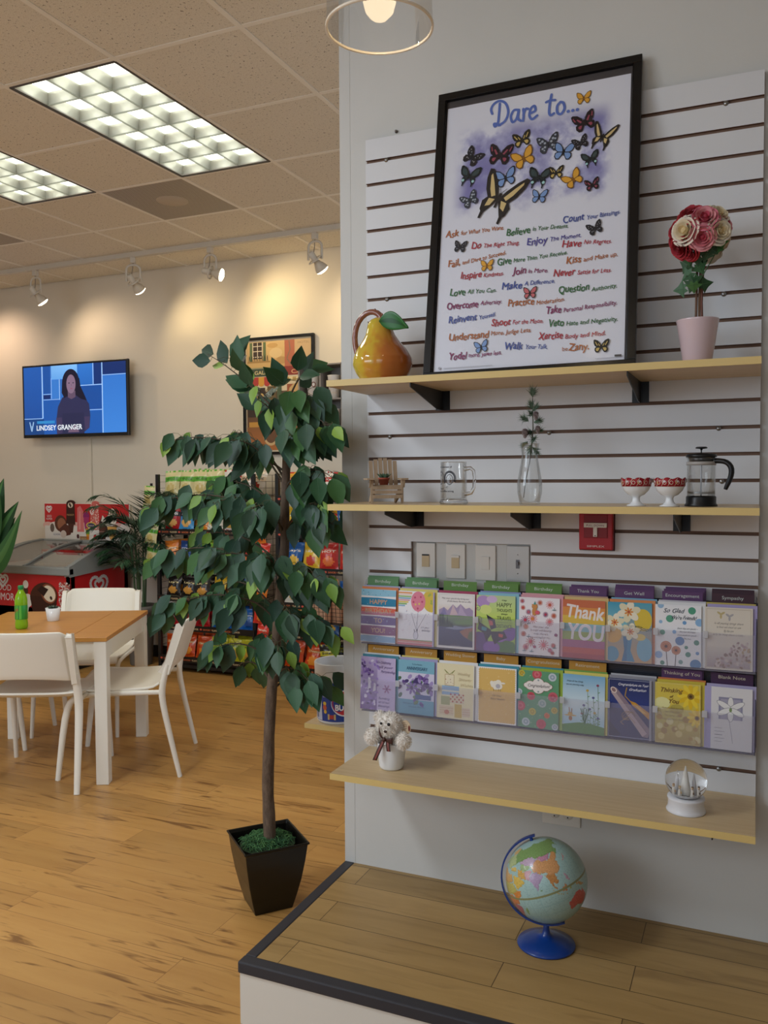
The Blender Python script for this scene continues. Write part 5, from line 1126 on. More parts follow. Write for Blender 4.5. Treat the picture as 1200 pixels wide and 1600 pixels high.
def ecol(lon, lat):
    jx = 1.6*noise.noise(Vector((lon*.25, lat*.25, 0))); jy = 1.6*noise.noise(Vector((lon*.25, lat*.25, 9)))
    if abs(lat) < 1.6: return EQC
    for c, p, xa, xb, ya, yb in LL:
        if xa-2 < lon < xb+2 and ya-2 < lat < yb+2 and inside(p, lon+jx, lat+jy):
            k = .88+.22*noise.noise(Vector((lon*.5, lat*.5, 4))); edge = not inside(p, lon+jx+1.2, lat+jy-1.0)
            return tuple(q*(k if not edge else .72) for q in c)
    if abs(lon % 15) < .5 or abs(lat % 15) < .5: return SEA2
    return SEA if noise.noise(Vector((lon*.6, lat*.9, 2))) < .25 else tuple(q*.86 for q in SEA)
ball = bpy.data.objects.new('tilt', None)
bpy.data.objects.remove(ball)
g = G(); nu, nv, R = 260, 130, .116; vs = []; fs = []; cc = []
for j in range(nv+1):
    lat = -90+180*j/nv
    for i in range(nu):
        A = 2*PI*i/nu; cl_ = math.cos(math.radians(lat)); vs.append((R*cl_*math.cos(A), R*cl_*math.sin(A), R*math.sin(math.radians(lat))))
for j in range(nv):
    for i in range(nu):
        k = (i+1) % nu; fs.append((j*nu+i, j*nu+k, (j+1)*nu+k, (j+1)*nu+i)); lon = (360*(i+.5)/nu+180) % 360-180; cc.append(ecol(lon, -90+180*(j+.5)/nv))
# local +x is longitude 0; turn so that India faces the viewer, then tip the axis
view = math.atan2(-2.64+.238, 1.209-.668)
axis = Matrix.Translation((0, 0, .192)) @ Matrix.Rotation(view, 4, 'Z') @ Matrix.Rotation(math.radians(21), 4, 'X') @ Matrix.Rotation(math.radians(-4), 4, 'Y')
g.add(vs, fs, 0, True, cc, axis @ Matrix.Rotation(math.radians(-84), 4, 'Z'))
g.done('map_ball', tinted('globe_paper', .3, coat=.2), t)
pts = []
for i in range(33):
    A = math.radians(97-(97+93)*i/32); pts.append(axis @ Vector((0, -.136*math.cos(A), .136*math.sin(A))))
g = G(); n = len(pts)
def armx(rr, w_):
    o = []
    for i in range(33):
        A = math.radians(96-189*i/32); o.append([axis @ Vector((w_, -rr*math.cos(A), rr*math.sin(A)))][0])
    return o
a0 = armx(.126, -.007); a1 = armx(.126, .007); b0 = armx(.1305, -.007); b1_ = armx(.1305, .007)
vs = a0+a1+b0+b1_; m_ = 33; fs = []
for i in range(32): fs += [(i, i+1, m_+i+1, m_+i), (2*m_+i, 3*m_+i, 3*m_+i+1, 2*m_+i+1), (i, 2*m_+i, 2*m_+i+1, i+1), (m_+i, m_+i+1, 3*m_+i+1, 3*m_+i)]
fs += [(0, m_, 3*m_, 2*m_), (m_-1, 2*m_-1+0, 4*m_-1, 3*m_-1)]
g.add(vs, fs, 0, False); g.tube([axis @ Vector((0, 0, .113)), axis @ Vector((0, 0, .129))], .005, 10); g.tube([axis @ Vector((0, 0, -.113)), axis @ Vector((0, 0, -.130))], .005, 10)
g.done('meridian_arm', BLU, t)

# ------------------------------------------------------------------ potted ficus tree
TX0, TY0 = -.385, -.045
t = thing('ficus_tree', 'artificial ficus tree with knobbly trunk in a square black pot', 'potted tree', (TX0, TY0, 0))
ROT = Matrix.Rotation(math.radians(4), 4, 'Z')
def sq_(h_, z):
    return [ROT @ Vector((h_*math.cos(PI/2*i), h_*math.sin(PI/2*i), z)) for i in range(4)]
rings = [(.0, .0), (.097, 0), (.115, .05), (.134, .11), (.150, .18), (.160, .238), (.168, .240), (.168, .246), (.160, .247), (.154, .235), (.145, .17), (0, .17)]
g = G(); vs = []; fs = []
for r, z in rings: vs += [tuple(p) for p in sq_(max(r, .001), z)]
for j in range(len(rings)-1):
    for i in range(4): k = (i+1) % 4; fs.append((j*4+i, j*4+k, (j+1)*4+k, (j+1)*4+i))
g.add(vs, fs, 0, False); g.done('pot', mat('black_lacquer_pot', '#15130f', .3), t, bevel=.003)
rt = random.Random(21)
g = G()
for i in range(620):
    A = rt.random()*2*PI; rr_ = .088*math.sqrt(rt.random()); x, y = rr_*math.cos(A), rr_*math.sin(A)
    x, y = x, y; z = .222+.024*(1-rr_/.11)+rt.uniform(-.005, .008)
    d = rt.random()*2*PI; L = rt.uniform(.02, .05); b_ = rt.uniform(-1.2, 1.2)
    p_ = [(x+L*(k/4-.5)*math.cos(d+b_*(k/4-.5)), y+L*(k/4-.5)*math.sin(d+b_*(k/4-.5)), z+.008*math.sin(k/4*PI)*rt.uniform(.3, 1.4)) for k in range(5)]
    g.tube(p_, .0009, 3, col=rt.choice(['#3f6a3c', '#4c7a48', '#2f5530', '#5c8a52', '#3a6442']), caps=False)
g.done('moss', tinted('dyed_moss', .9), t, kind=None)
G().lathe([(0, .238), (.06, .232), (.1, .222)], 16).done('moss_bed', mat('dark_moss', '#22381f', .95), t)  # dark green moss layer under the loose strands
# trunk follows a gentle curve
TRK = [(.02, 0, .17), (.012, 0, .24), (.004, 0, .4), (.012, -.004, .6), (.03, -.004, .8), (.045, 0, .95), (.06, .003, 1.1), (.085, 0, 1.3), (.088, -.003, 1.45), (.096, 0, 1.6), (.098, .004, 1.72), (.108, 0, 1.84)]
def tp(z):
    for a_, b_ in zip(TRK, TRK[1:]):
        if a_[2] <= z <= b_[2]: q = (z-a_[2])/(b_[2]-a_[2]); return Vector(a_).lerp(Vector(b_), q)
    return Vector(TRK[-1])
g = G(); pts = []; rad = []
zz = .17
while zz < 1.84:
    p_ = tp(zz); kn = .0025*noise.noise(Vector((zz*14, 2, 0))); pts.append((p_.x+.003*noise.noise(Vector((zz*6, 0, 0))), p_.y, zz))
    rad.append((.0235-.010*(zz-.17)/1.67)+kn+(.005 if zz < .22 else 0)); zz += .022
g.tube(pts, rad, 14)
g.done('trunk', BARK, t, subsurf=1)
fg = G(); bgm = G()
GR = ['#264832', '#2a4f38', '#1f3d29', '#2e5838', '#284b2e', '#335c3a', '#234434', '#3c6636']; LG = ['#7da03c', '#8aab45', '#6f9438']
def leaf(p, d, nrm, L, c, cv):
    d = d.normalized(); s_ = d.cross(nrm).normalized(); n_ = s_.cross(d).normalized()
    W = L*.29; curl = rt.uniform(-.05, .12)
    prof_ = [(0, 0), (.12, .55), (.32, 1), (.55, .88), (.78, .45), (1.0, 0)]
    mid = [p+d*(L*u)-n_*(L*curl*u*u) for u, _ in prof_]
    lft = [m+s_*W*w_+n_*(W*.28*w_) for m, (u, w_) in zip(mid, prof_)]; rgt = [m-s_*W*w_+n_*(W*.28*w_) for m, (u, w_) in zip(mid, prof_)]
    vs = mid+lft+rgt; fs = []
    for i in range(5):
        fs.append((i, 6+i, 7+i, i+1)); fs.append((i+1, 13+i, 12+i, i))
    fg.add(vs, fs, 0, True, c)
    w1 = L*.008
    fg.add([mid[0]-s_*w1+n_*.0006, mid[0]+s_*w1+n_*.0006, mid[4]+n_*.0006], [(0, 1, 2)], 0, False, cv)
def w2l(px_, py_, dy):
    """point on the vertical plane y = dy, taken from a measured silhouette, into tree space"""
    return Vector((px_-TX0, dy-TY0, py_))
# branches: start height on trunk, tip (x, y, z in the room), number of leaves, droop
BR = [(1.72, (-0.63, -0.02, 1.985), 15, 0), (1.68, (-0.47, 0.05, 1.86), 10, .02), (1.66, (-0.36, -0.12, 1.8), 11, .02), (1.80, (-0.23, 0, 1.9), 9, 0), (1.70, (-0.13, -0.17, 1.8), 18, .05), (1.62, (-0.045, -0.17, 1.7), 17, .03), (1.64, (-0.1, -0.17, 1.68), 14, .03),
      (1.55, (-0.8, -0.06, 1.665), 30, .09), (1.52, (-0.58, 0.05, 1.7), 19, .07), (1.50, (-0.45, -0.16, 1.66), 18, .07), (1.56, (-0.17, -0.18, 1.66), 18, .07), (1.50, (-0.045, -0.17, 1.53), 15, .05), (1.45, (-0.1, -0.17, 1.5), 16, .07),
      (1.38, (-0.9, -0.08, 1.415), 30, .12), (1.40, (-0.68, 0.04, 1.5), 21, .09), (1.36, (-0.55, -0.16, 1.43), 20, .09), (1.33, (-0.32, -0.24, 1.42), 24, .08), (1.34, (-0.08, -0.17, 1.43), 19, .07), (1.30, (-0.045, -0.17, 1.38), 13, .06), (1.30, (-0.2, 0.16, 1.4), 14, .05),
      (1.20, (-0.92, -0.02, 1.215), 26, .11), (1.22, (-0.74, 0.06, 1.31), 20, .08), (1.18, (-0.56, -0.18, 1.24), 20, .08), (1.16, (-0.28, -0.25, 1.25), 20, .07), (1.15, (-0.045, -0.17, 1.18), 18, .07), (1.12, (-0.13, -0.17, 1.23), 14, .06),
      (1.05, (-0.84, -0.06, 1.02), 24, .12), (1.05, (-0.66, 0.08, 1.12), 17, .08), (1.02, (-0.5, -0.16, 1.09), 15, .07), (1.0, (-0.2, -0.18, 1.07), 17, .07), (1.00, (-0.045, -0.17, 1.02), 17, .07),
      (.88, (-0.6, -0.1, 0.9), 13, .07), (.86, (-0.48, 0.1, 0.94), 9, .05), (.90, (-0.25, -0.18, 0.95), 13, .05), (.82, (-0.13, -0.17, 0.84), 17, .07), (.78, (-0.19, 0.09, 0.78), 10, .06), (.80, (-0.55, 0.02, 0.83), 10, .06)]
for z0, tip, nl, droop in BR:
    A = tp(z0); B = Vector((tip[0]-TX0, tip[1]-TY0, tip[2])); mid = (A+B)/2+Vector((0, 0, .04+droop*.9))
    cur = [A*(1-u)**2+mid*2*u*(1-u)+B*u*u for u in [i/8 for i in range(9)]]
    bgm.tube(cur, [.0045-.0034*i/8 for i in range(9)], 5, col='#4f4436')
    ln = (B-A).length
    nl = int(nl*.96)
    for k in range(nl):
        u = .38+.62*(k+rt.random()*.5)/nl; u = min(u, 1); P0 = A*(1-u)**2+mid*2*u*(1-u)+B*u*u
        side = Vector((rt.uniform(-1, 1), rt.uniform(-1, 1), rt.uniform(-.6, .5))); off = side.normalized()*rt.uniform(.015, .06)*(1 if u < .93 else .4)
        P1 = P0+off
        bgm.tube([P0, P0*.5+P1*.5+Vector((0, 0, .008)), P1], .0009, 3, col='#5c5a3c', caps=False)
        out = (B-A).normalized()
        up_ = z0 > 1.64 and tip[2] > 1.82
        wx, wy, wz = P1.x+TX0, P1.y+TY0, P1.z
        if wx > -.15 and wy > -.06: continue
        if wx > -.06 and (abs(wz-1.42) < .09 or 1.76 < wz < 1.98): continue
        d = Vector((off.x*9+out.x*.45, off.y*9+out.y*.3, (.25 if up_ else -1.0)+rt.uniform(-.3, .3)))
        nr = Vector((rt.uniform(-.5, .5)+.25, -1, rt.uniform(-.1, .8)))
        yl = rt.random() < (.10 if u < .85 else .24)
        L = rt.uniform(.078, .112) if not yl else rt.uniform(.058, .078)
        leaf(P1, d, nr, L, rt.choice(LG if yl else GR), '#93b070' if yl else '#4f7358')
fg.done('foliage', LEAF, t); bgm.done('branches', tinted('branch_wrap', .8), t)

# ------------------------------------------------------------------ pendant lamp
t = thing('pendant_lamp', 'clear glass pendant lamp hanging from the ceiling near the viewer', 'pendant lamp', (.579, -1.2, 2.342))
G().lathe([(.0962, 0), (.0925, .10), (.084, .24), (.07, .285), (.02, .30)], 64).done('glass_shade', THIN, t)
G().lathe([(.0938, -.001), (.0975, -.001), (.0978, .0028), (.0935, .0028), (.0938, -.001)], 64).done('shade_rim', RIMG, t)
G().lathe([(0, .30), (.024, .30), (.024, .215), (.018, .21), (0, .21)], 24).done('socket', ALU, t)
blb = G().lathe([(0, .10), (.013, .102), (.024, .113), (.0285, .13), (.024, .155), (.015, .18), (.013, .215)], 24).done('bulb', mat('bulb_glow', '#fff2d8', .3, emit='#ffe2b0', es=22), t)
G().tube([(0, 0, .30), (0, 0, H-2.342)], .003, 8).done('cord', BLKP, t)


# ------------------------------------------------------------------ fluorescent fixtures
def fixture(x, y, label):
    t = thing('ceiling_light', label, 'ceiling light', (x, y, H), 0, 'recessed fluorescent fixtures')
    w_, l_ = .59, 1.245
    g = G(); g.box(-w_/2, w_/2, -l_/2, l_/2, .09, .1)
    for sx_ in (-1, 1): g.box(sx_*w_/2-.006, sx_*w_/2+.006, -l_/2, l_/2, -.004, .1)
    for sy_ in (-1, 1): g.box(-w_/2, w_/2, sy_*l_/2-.006, sy_*l_/2+.006, -.004, .1)
    g.done('housing', mat('fixture_frame', '#4d463e', .5), t)
    G().box(-w_/2+.01, w_/2-.01, -l_/2+.01, l_/2-.01, .083, .086).done('reflector', mat('white_reflector', '#f4f4ee', .5), t)
    for k in (-1, 0, 1):
        G().tube([(k*.19, -l_/2+.03, .066), (k*.19, l_/2-.03, .066)], .014, 10).done('fluorescent_tube', mat('tube_glow', '#ffffff', .4, emit='#f6ffe8', es=3.0), t)
    lv = mat('parabolic_louver', '#f4f6ee', .35, .25)
    g = G(); nx, ny = 3, 6; cx = (w_-.02)/nx; cy = (l_-.02)/ny
    for i in range(nx):
        for j in range(ny):
            x0 = -w_/2+.01+i*cx; y0 = -l_/2+.01+j*cy; x1 = x0+cx; y1 = y0+cy
            # four curved parabolic walls closing upward
            for q in range(4):
                def fn(u, v):
                    k = .15*(v**2.0); zz_ = .045*v
                    if q == 0: return (x0+(x1-x0)*(u*(1-2*k)+k), y0+cy*k, zz_)
                    if q == 1: return (x0+(x1-x0)*((1-u)*(1-2*k)+k), y1-cy*k, zz_)
                    if q == 2: return (x0+cx*k, y0+(y1-y0)*((1-u)*(1-2*k)+k), zz_)
                    return (x1-cx*k, y0+(y1-y0)*(u*(1-2*k)+k), zz_)
                g.sheet(fn, 1, 5, sm=True)
    g.done('louver', lv, t, solid=.0015)
    G().box(-w_/2+.01, w_/2-.01, -l_/2+.01, l_/2-.01, .046, .0475).done('diffuser', mat('lit_diffuser', '#ffffff', .5, emit='#f4f8e6', es=1.9), t)
    g = G()
    for i in range(1, nx): g.box(-w_/2+.01+i*cx-.0015, -w_/2+.01+i*cx+.0015, -l_/2+.01, l_/2-.01, -.001, .03)
    for j in range(1, ny): g.box(-w_/2+.01, w_/2-.01, -l_/2+.01+j*cy-.0015, -l_/2+.01+j*cy+.0015, -.001, .03)
    g.done('louver_blades', mat('louver_edge', '#a8aca0', .4), t)
    return t
fixture(*FIX[0], 'large recessed fluorescent ceiling light with gridded louver, upper left')
fixture(*FIX[1], 'second recessed fluorescent light, cut off by the left edge of the photo')
def diffuser(x, y, label):
    t = thing('air_diffuser', label, 'air vent', (x, y, H-.001), 0, 'perforated ceiling vents')
    m, nt, b = nm('perforated_metal', .5)
    ck = N(nt, 'ShaderNodeTexVoronoi', i_Scale=85.0, i_Randomness=0.0); nt.links.new(coords(nt), ck.inputs[0])
    nt.links.new(ramp(nt, ck.outputs['Distance'], [(.3, '#6c6252'), (.42, '#b8ac9a')]), b.inputs['Base Color'])
    G().box(-.295, .295, -.305, .305, 0, .004).done('perforated_face', m, t)
    G().lathe([(0, -.004), (.095, -.004), (.1, 0)], 32).done('center_disc', mat('vent_disc', '#b9ac98', .6), t)
diffuser(-2.186, 1.84, 'square perforated ceiling vent with round centre beyond the big light')
diffuser(-4.037, 1.84, 'perforated ceiling vent at the far left edge of the photo')

# ------------------------------------------------------------------ track and spot lamps
TRW = mat('track_white', '#cfc8bb', .4)
TY = 2.73
t = thing('lighting_track', 'white lighting track running along the ceiling near the back wall', 'lighting track', (-2.9, TY, H))
G().box(-3.6, 2.6, -.02, .02, -.035, 0).box(-3.6, 2.6, -.021, -.006, -.037, -.033).box(-3.6, 2.6, .006, .021, -.037, -.033).done('rail', TRW, t)
def spot(x, tgt, rz, tilt, label, power, col):
    t = thing('track_spotlight', label, 'spotlight', (x, TY, H-.037), rz, 'track spotlights'); t.scale = (1.12, 1.12, 1.12)
    G().box(-.017, .017, -.017, .017, -.04, 0).done('adapter', TRW, t, bevel=.003)
    # stirrup yoke
    y_ = [(.047*math.cos(math.radians(a_)), 0, -.085+.035*math.sin(math.radians(a_))) for a_ in range(0, 181, 20)]
    pl = [(.047, 0, -.165)]+y_+[(-.047, 0, -.165)]
    g = G(); g.tube(pl, .0085, 6, flat=.22, up=(0, 1, 0)); g.done('yoke', TRW, t)
    G().tube([(0, 0, -.04), (-.006, .006, -.08), (-.014, .01, -.115), (-.02, .0, -.15)], .003, 6).done('cord', mat('lamp_cord', '#8a8072', .6), t)
    M = Matrix.Translation((0, 0, -.165)) @ Matrix.Rotation(math.radians(tilt[1]), 4, 'Y') @ Matrix.Rotation(math.radians(tilt[0]), 4, 'X')
    g = G(); g.tube([(M @ Vector((.044*math.cos(2*PI*i/24), .044*math.sin(2*PI*i/24), 0))) for i in range(25)], .007, 6, flat=.4, caps=False); g.done('ring', TRW, t)
    g = G(); g.lathe([(0, .055), (.016, .055), (.021, .048), (.021, .0), (.019, -.01), (.0, -.01)], 20, M=M); g.done('lamp_holder', TRW, t)
    g = G(); g.lathe([(.017, -.008), (.022, -.022), (.037, -.05), (.043, -.07), (.042, -.076)], 24, M=M); b_ = g.done('reflector_bulb', mat('bulb_silver', '#c9bfae', .35), t)
    g = G(); g.lathe([(.0418, -.074), (.040, -.082), (.025, -.09), (0, -.092)], 24, M=M); g.done('bulb_face', mat('spot_face', '#fff4d8', .4, emit='#fff1d0', es=6), b_)
    l = bpy.data.lights.new('spot_beam', 'SPOT'); l.energy = power; l.color = col; l.spot_size = math.radians(125); l.spot_blend = 1; l.shadow_soft_size = .04
    o = bpy.data.objects.new('spot_beam', l); C.objects.link(o)
    Mw = Matrix.Translation((x, TY, H-.037)) @ Matrix.Rotation(rz, 4, 'Z') @ M
    o.location = Mw @ Vector((0, 0, -.11)); aim(o, Vector(tgt)-o.location)
WARM = (1, .76, .40)
spot(-4.248, (-4.0, 3.25, 2.55), 0, (34, -22), 'white track spotlight above the television, leftmost of four', 26, (1, .75, .50))
spot(-3.241, (-2.85, 3.25, 2.6), .5, (34, -34), 'white track spotlight right of the television, second from left', 24, WARM)
spot(-2.527, (-2.1, 3.25, 2.7), 0, (18, -74), 'track spotlight with its bulb turned sideways, third from left', 24, WARM)
spot(-1.646, (-1.4, 3.25, 2.65), 0, (34, -26), 'white track spotlight above the framed cafe print, rightmost of four', 22, (1, .77, .46))
l = bpy.data.lights.new('spot_beam', 'SPOT'); l.energy = 15; l.color = (1, .72, .52); l.spot_size = math.radians(100); l.spot_blend = 1
o = bpy.data.objects.new('spot_beam', l); C.objects.link(o); o.location = (-5.25, TY, 3.0); aim(o, (.1, .4, -.3))

# ------------------------------------------------------------------ television
t = thing('television', 'wall-mounted flat television showing a newsreader on a blue set', 'television', (-4.245, 3.13, 1.895), math.radians(0))
tw, th = 1.185, .645
G().box(-tw/2, tw/2, 0, .03, 0, th).done('cabinet', BLKP, t, bevel=.004)
G().box(-.2, .2, .03, .12, .2, .45).done('wall_mount', BLACK, t)
a = Art(1, .0004); a.off = (-tw/2, 0); a.step = 6e-5; W_, H_ = tw, th; b0_ = .018
a.grad(b0_, b0_+.01, W_-b0_, H_-b0_, '#2f6fc4', '#2a62b4')
def R_(x0, y0, x1, y1, c, c2=None):
    X = lambda q: b0_+q*(W_-2*b0_); Y = lambda q: b0_+.01+q*(H_-2*b0_-.01)
    a.grad(X(x0), Y(y0), X(x1), Y(y1), c, c2 or c)
R_(0, .24, .18, 1, '#1a4c9c', '#1f57ac'); R_(0, 0, .2, .23, '#16407f'); R_(.2, .6, .27, 1, '#1b4f9e'); R_(.28, .8, .54, 1, '#5c9ce4', '#72aeee'); R_(.28, .52, .36, .8, '#3474c8'); R_(.2, .52, .27, .58, '#102a66')
R_(.2, 0, .5, .5, '#1d55a8'); R_(.55, .7, .69, 1, '#2463b8', '#2a6cc4'); R_(.7, .7, .77, 1, '#12306f'); R_(.55, .34, .77, .68, '#174a98'); R_(.55, 0, .77, .32, '#1c56a8'); R_(.78, .83, 1, 1, '#112c68'); R_(.78, 0, 1, .81, '#3a7ed4', '#2f70c8')
for x0, y0, x1, y1 in ((.185, .24, .195, 1), (.2, .585, .28, .592), (.2, .505, .36, .512), (.36, .5, .366, .8), (.545, .685, .775, .695), (.545, .33, .775, .338), (.775, 0, .783, 1), (.78, .815, 1, .823), (.69, .7, .696, 1), (0, .232, .19, .24), (.28, .52, .284, .82)): R_(x0, y0, x1, y1, '#9cc4f0')
X = lambda q: b0_+q*(W_-2*b0_); Y = lambda q: b0_+.01+q*(H_-2*b0_-.01)
def PP(pts, c): a.poly([(X(u), Y(v)) for u, v in pts], c)
PP([(.34, 0), (.33, .25), (.345, .4), (.39, .53), (.44, .56), (.54, .56), (.6, .53), (.65, .42), (.66, .25), (.65, .08), (.6, .02), (.6, 0)], '#2a2c50')
PP([(.33, .0), (.325, .24), (.38, .24), (.39, .02)], '#3c3558'); PP([(.61, .04), (.60, .24), (.655, .24), (.65, .08)], '#3c3558')
PP([(.385, .0), (.39, .3), (.6, .3), (.6, 0)], '#25284a')
a.ell(X(.475), Y(.73), .098, .125, '#16152a', 26); PP([(.39, .75), (.385, .6), (.41, .52), (.44, .55), (.52, .56), (.57, .5), (.63, .47), (.6, .58), (.57, .68), (.56, .8)], '#16152a')
PP([(.445, .53), (.445, .62), (.52, .62), (.52, .53), (.48, .5)], '#5a4a64'); a.ell(X(.478), Y(.72), .052, .082, '#7a6680', 22)
for e in (.459, .5): a.ell(X(e), Y(.735), .009, .0045, '#1c1830', 8)
a.ell(X(.481), Y(.655), .013, .0045, '#8c4c64', 8); a.line([(X(.481), Y(.72)), (X(.483), Y(.69))], .004, '#5f4c68')
PP([(.45, .06), (.44, .02), (.55, .02), (.54, .08), (.505, .13), (.5, .1)], '#6a5670')
a.rect(X(.13), Y(.16), X(.31), Y(.2), '#2f86c8'); a.text('LINDSEY GRANGER', X(.125), Y(.06), .062, '#dce8f4', width=.52, bold=.0022)
a.line([(X(.055), Y(.19)), (X(.075), Y(.05)), (X(.095), Y(.19))], .012, '#8fb4dc'); a.line([(X(.06), Y(.12)), (X(.09), Y(.12))], .006, '#8fb4dc')
a.done('screen', SCREEN, t)
tag(G().box(-.014, .014, -.016, .005, 0, 1.0).done('cable_cover', back_paint, loc=(-4.17, 3.245, .95)), 'narrow painted cable cover running down the wall below the television', 'cable cover')
t = thing('wall_outlet', 'beige wall outlet plate behind the palm plant', 'outlet', (-3.36, 3.25, .50)); G().box(-.045, .045, -.006, 0, -.06, .06).done('cover_plate', PWHITE, t, bevel=.002); G().box(-.014, .014, -.009, -.006, -.035, .035).done('receptacle', PWHITE, t, bevel=.002)

# ------------------------------------------------------------------ framed cafe print
t = thing('framed_print', 'framed print of an old street cafe front on the back wall', 'framed print', (-2.249, 3.23, 1.713))
w_, h_ = .645, .93
g = G()
for r_ in ((-w_/2, w_/2, 0, .022), (-w_/2, w_/2, h_-.022, h_)): g.box(r_[0], r_[1], -.012, .015, r_[2], r_[3])
for r_ in ((-w_/2, -w_/2+.022), (w_/2-.022, w_/2)): g.box(r_[0], r_[1], -.012, .015, .022, h_-.022)
g.done('frame', mat('black_frame_gloss'), t, bevel=.002)
a = Art(1, -.004); a.off = (-w_/2, 0); a.step = 8e-5; a.rect(.02, .02, w_-.02, h_-.02, '#d8c8a8'); a.grad(.03, .035, w_-.03, .5, '#7c4c2c', '#5c4a34'); a.grad(.03, .68, w_-.03, .895, '#c8a468', '#d6b47c')
for x, y, rx, ry, c in ((.3, .8, .06, .04, '#d9bc88'), (.35, .74, .05, .03, '#b8925c'), (.27, .86, .05, .02, '#c49c60')): a.ell(x, y, rx, ry, c, 12)
a.rect(.38, .68, .47, .895, '#b4684c'); a.rect(.47, .72, w_-.035, .895, '#cfae80'); a.line([(.42, .89), (.43, .82), (.4, .75), (.44, .7)], .01, '#8a7058')
a.text('THIRTEEN', .45, .735, .03, '#8f4838', width=.15); a.text('HOTEL', .5, .86, .025, '#a88860', width=.1)
a.rect(.06, .74, .085, .89, '#5c6c48'); a.rect(.185, .74, .21, .89, '#5c6c48'); a.rect(.09, .76, .18, .89, '#3c2c24')
for q in (.09, .133, .176): a.line([(q, .76), (q, .89)], .006, '#d8ccb4', True)
for q in (.775, .82, .86): a.line([(.09, q), (.18, q)], .006, '#d8ccb4', True)
a.lay()
for q in range(16): a.line([(.05+q*.012, .735), (.05+q*.012+.006*(-1)**q, .785)], .004, '#3c3428', True)
a.line([(.04, .735), (.25, .735)], .012, '#a8844c')
a.rect(.03, .62, .35, .68, '#3f4c3c'); a.rect(.03, .68, .36, .69, '#8a8c6c'); a.text('LE GALLERIE', .045, .635, .042, '#d8c48c', width=.26, bold=.001)
a.rect(.36, .62, w_-.03, .69, '#8c3428'); a.text('Le', .37, .638, .03, '#d0a070'); a.text('CAFE', .44, .632, .045, '#d8a878', width=.15, bold=.001)
a.ell(.355, .65, .012, .03, '#c89c48', 10)
for q in range(6): a.rect(.035+q*.0525, .56, .035+(q+1)*.0525, .615, '#b03c34' if q % 2 else '#d49a3c', hold=q > 0); a.ell(.061+q*.0525, .56, .026, .02, '#b03c34' if q % 2 else '#d49a3c', 10, hold=True)
for q in range(8): a.rect(.355+q*.032, .575, .355+(q+1)*.032, .605, '#b89a5c' if q % 2 else '#e0cf9c', hold=q > 0)
a.rect(.04, .3, .2, .53, '#3a2a20'); a.rect(.22, .26, .3, .54, '#6c5a38'); a.rect(.31, .26, .35, .56, '#4c5c40'); a.rect(.4, .2, .6, .55, '#9c5838'); a.ell(.5, .48, .09, .08, '#c8a46c', 12)
for x, y, s_ in ((.13, .44, .02), (.17, .46, .02), (.09, .42, .02)): a.ell(x, y, s_, s_*1.4, '#c8a868', 8, hold=True)
for q in (.40, .5, .58): a.poly([(q-.02, .24), (q+.02, .24), (q+.012, .4), (q+.018, .43), (q, .47), (q-.018, .43), (q-.012, .4)], '#dcc088')
a.line([(.4, .42), (.5, .42), (.5, .3)], .012, '#dcc088'); a.grad(.03, .035, w_-.03, .22, '#b06a34', '#8c5c34')
a.ell(.25, .17, .075, .1, '#c8a878', 20); a.ell(.25, .17, .058, .08, '#6c4a30', 18); a.ell(.4, .24, .06, .06, '#b88850', 10); a.ell(.45, .14, .05, .07, '#c89858', 10); a.rect(.05, .22, .18, .26, '#c49040')
a.done('print', PRINT, t)

# ------------------------------------------------------------------ paper cup organiser on the back wall
t = thing('cup_organiser', 'grey box organiser of paper cups on the back wall beside the cafe print', 'cup organiser', (-1.79, 3.16, 1.86))
g = G(); GY = mat('grey_organiser', '#8b8580', .5)
for x in (-.18, .0, .18, .36): g.box(x-.006, x+.006, -.1, .09, 0, .52)
for z in (0, .25, .508): g.box(-.18, .366, -.1, .09, z, z+.01)
g.box(-.18, .366, .08, .09, 0, .51); g.done('box', GY, t)
ci = 0; cup0 = None
for col, x in enumerate((-.09, .09, .27)):
    for row, z in enumerate((.01, .26)):
        for k in range(1):
            nmx = ('left', 'middle', 'right')[col]; rw = ('lower', 'upper')[row]
            lab = 'white paper cup standing in the %s %s cell of the organiser' % (rw, nmx)
            if cup0 is None:
                cup0 = thing('paper_cup', lab, 'paper cup', (0, 0, 0), 0, 'paper coffee cups in the organiser')
                G().lathe([(0, .002), (.036, 0), (.05, .165), (.052, .168), (.0525, .172), (.050, .173), (.036, .006), (0, .006)], 28).done('body', mat('paper_cup_white', '#e9e5df', .5), cup0)
                a = Art(1, 0, lambda x, y, l: ((.036+.085*y+.0006+l)*math.sin(x/.045), -(.036+.085*y+.0006+l)*math.cos(x/.045), y))
                a.rect(-.028, .03, .028, .058, '#6c2f2a'); a.ell(.03, .11, .017, .02, '#7c3a2c', 14); a.ell(.03, .11, .011, .014, '#e9e5df', 12)
                for q, (tt, ww) in enumerate((('DARK ROAST', .03), ('premium coffee', .035), ('please recycle', .03))): a.text(tt, -.02, .105-q*.014, .009, '#4a3a36', width=ww)
                a.text('COFFEE', .0, .034, .017, '#e9d9c0', 'c'); a.done('print', PRINT, cup0); o = cup0
            else: o = dup(cup0, (0, 0, 0), label=lab)
            o.location = (-1.79+x, 3.12, 1.86+z+.0005+.045*k); o.rotation_euler = (0, 0, .3*col-.2+.1*row)

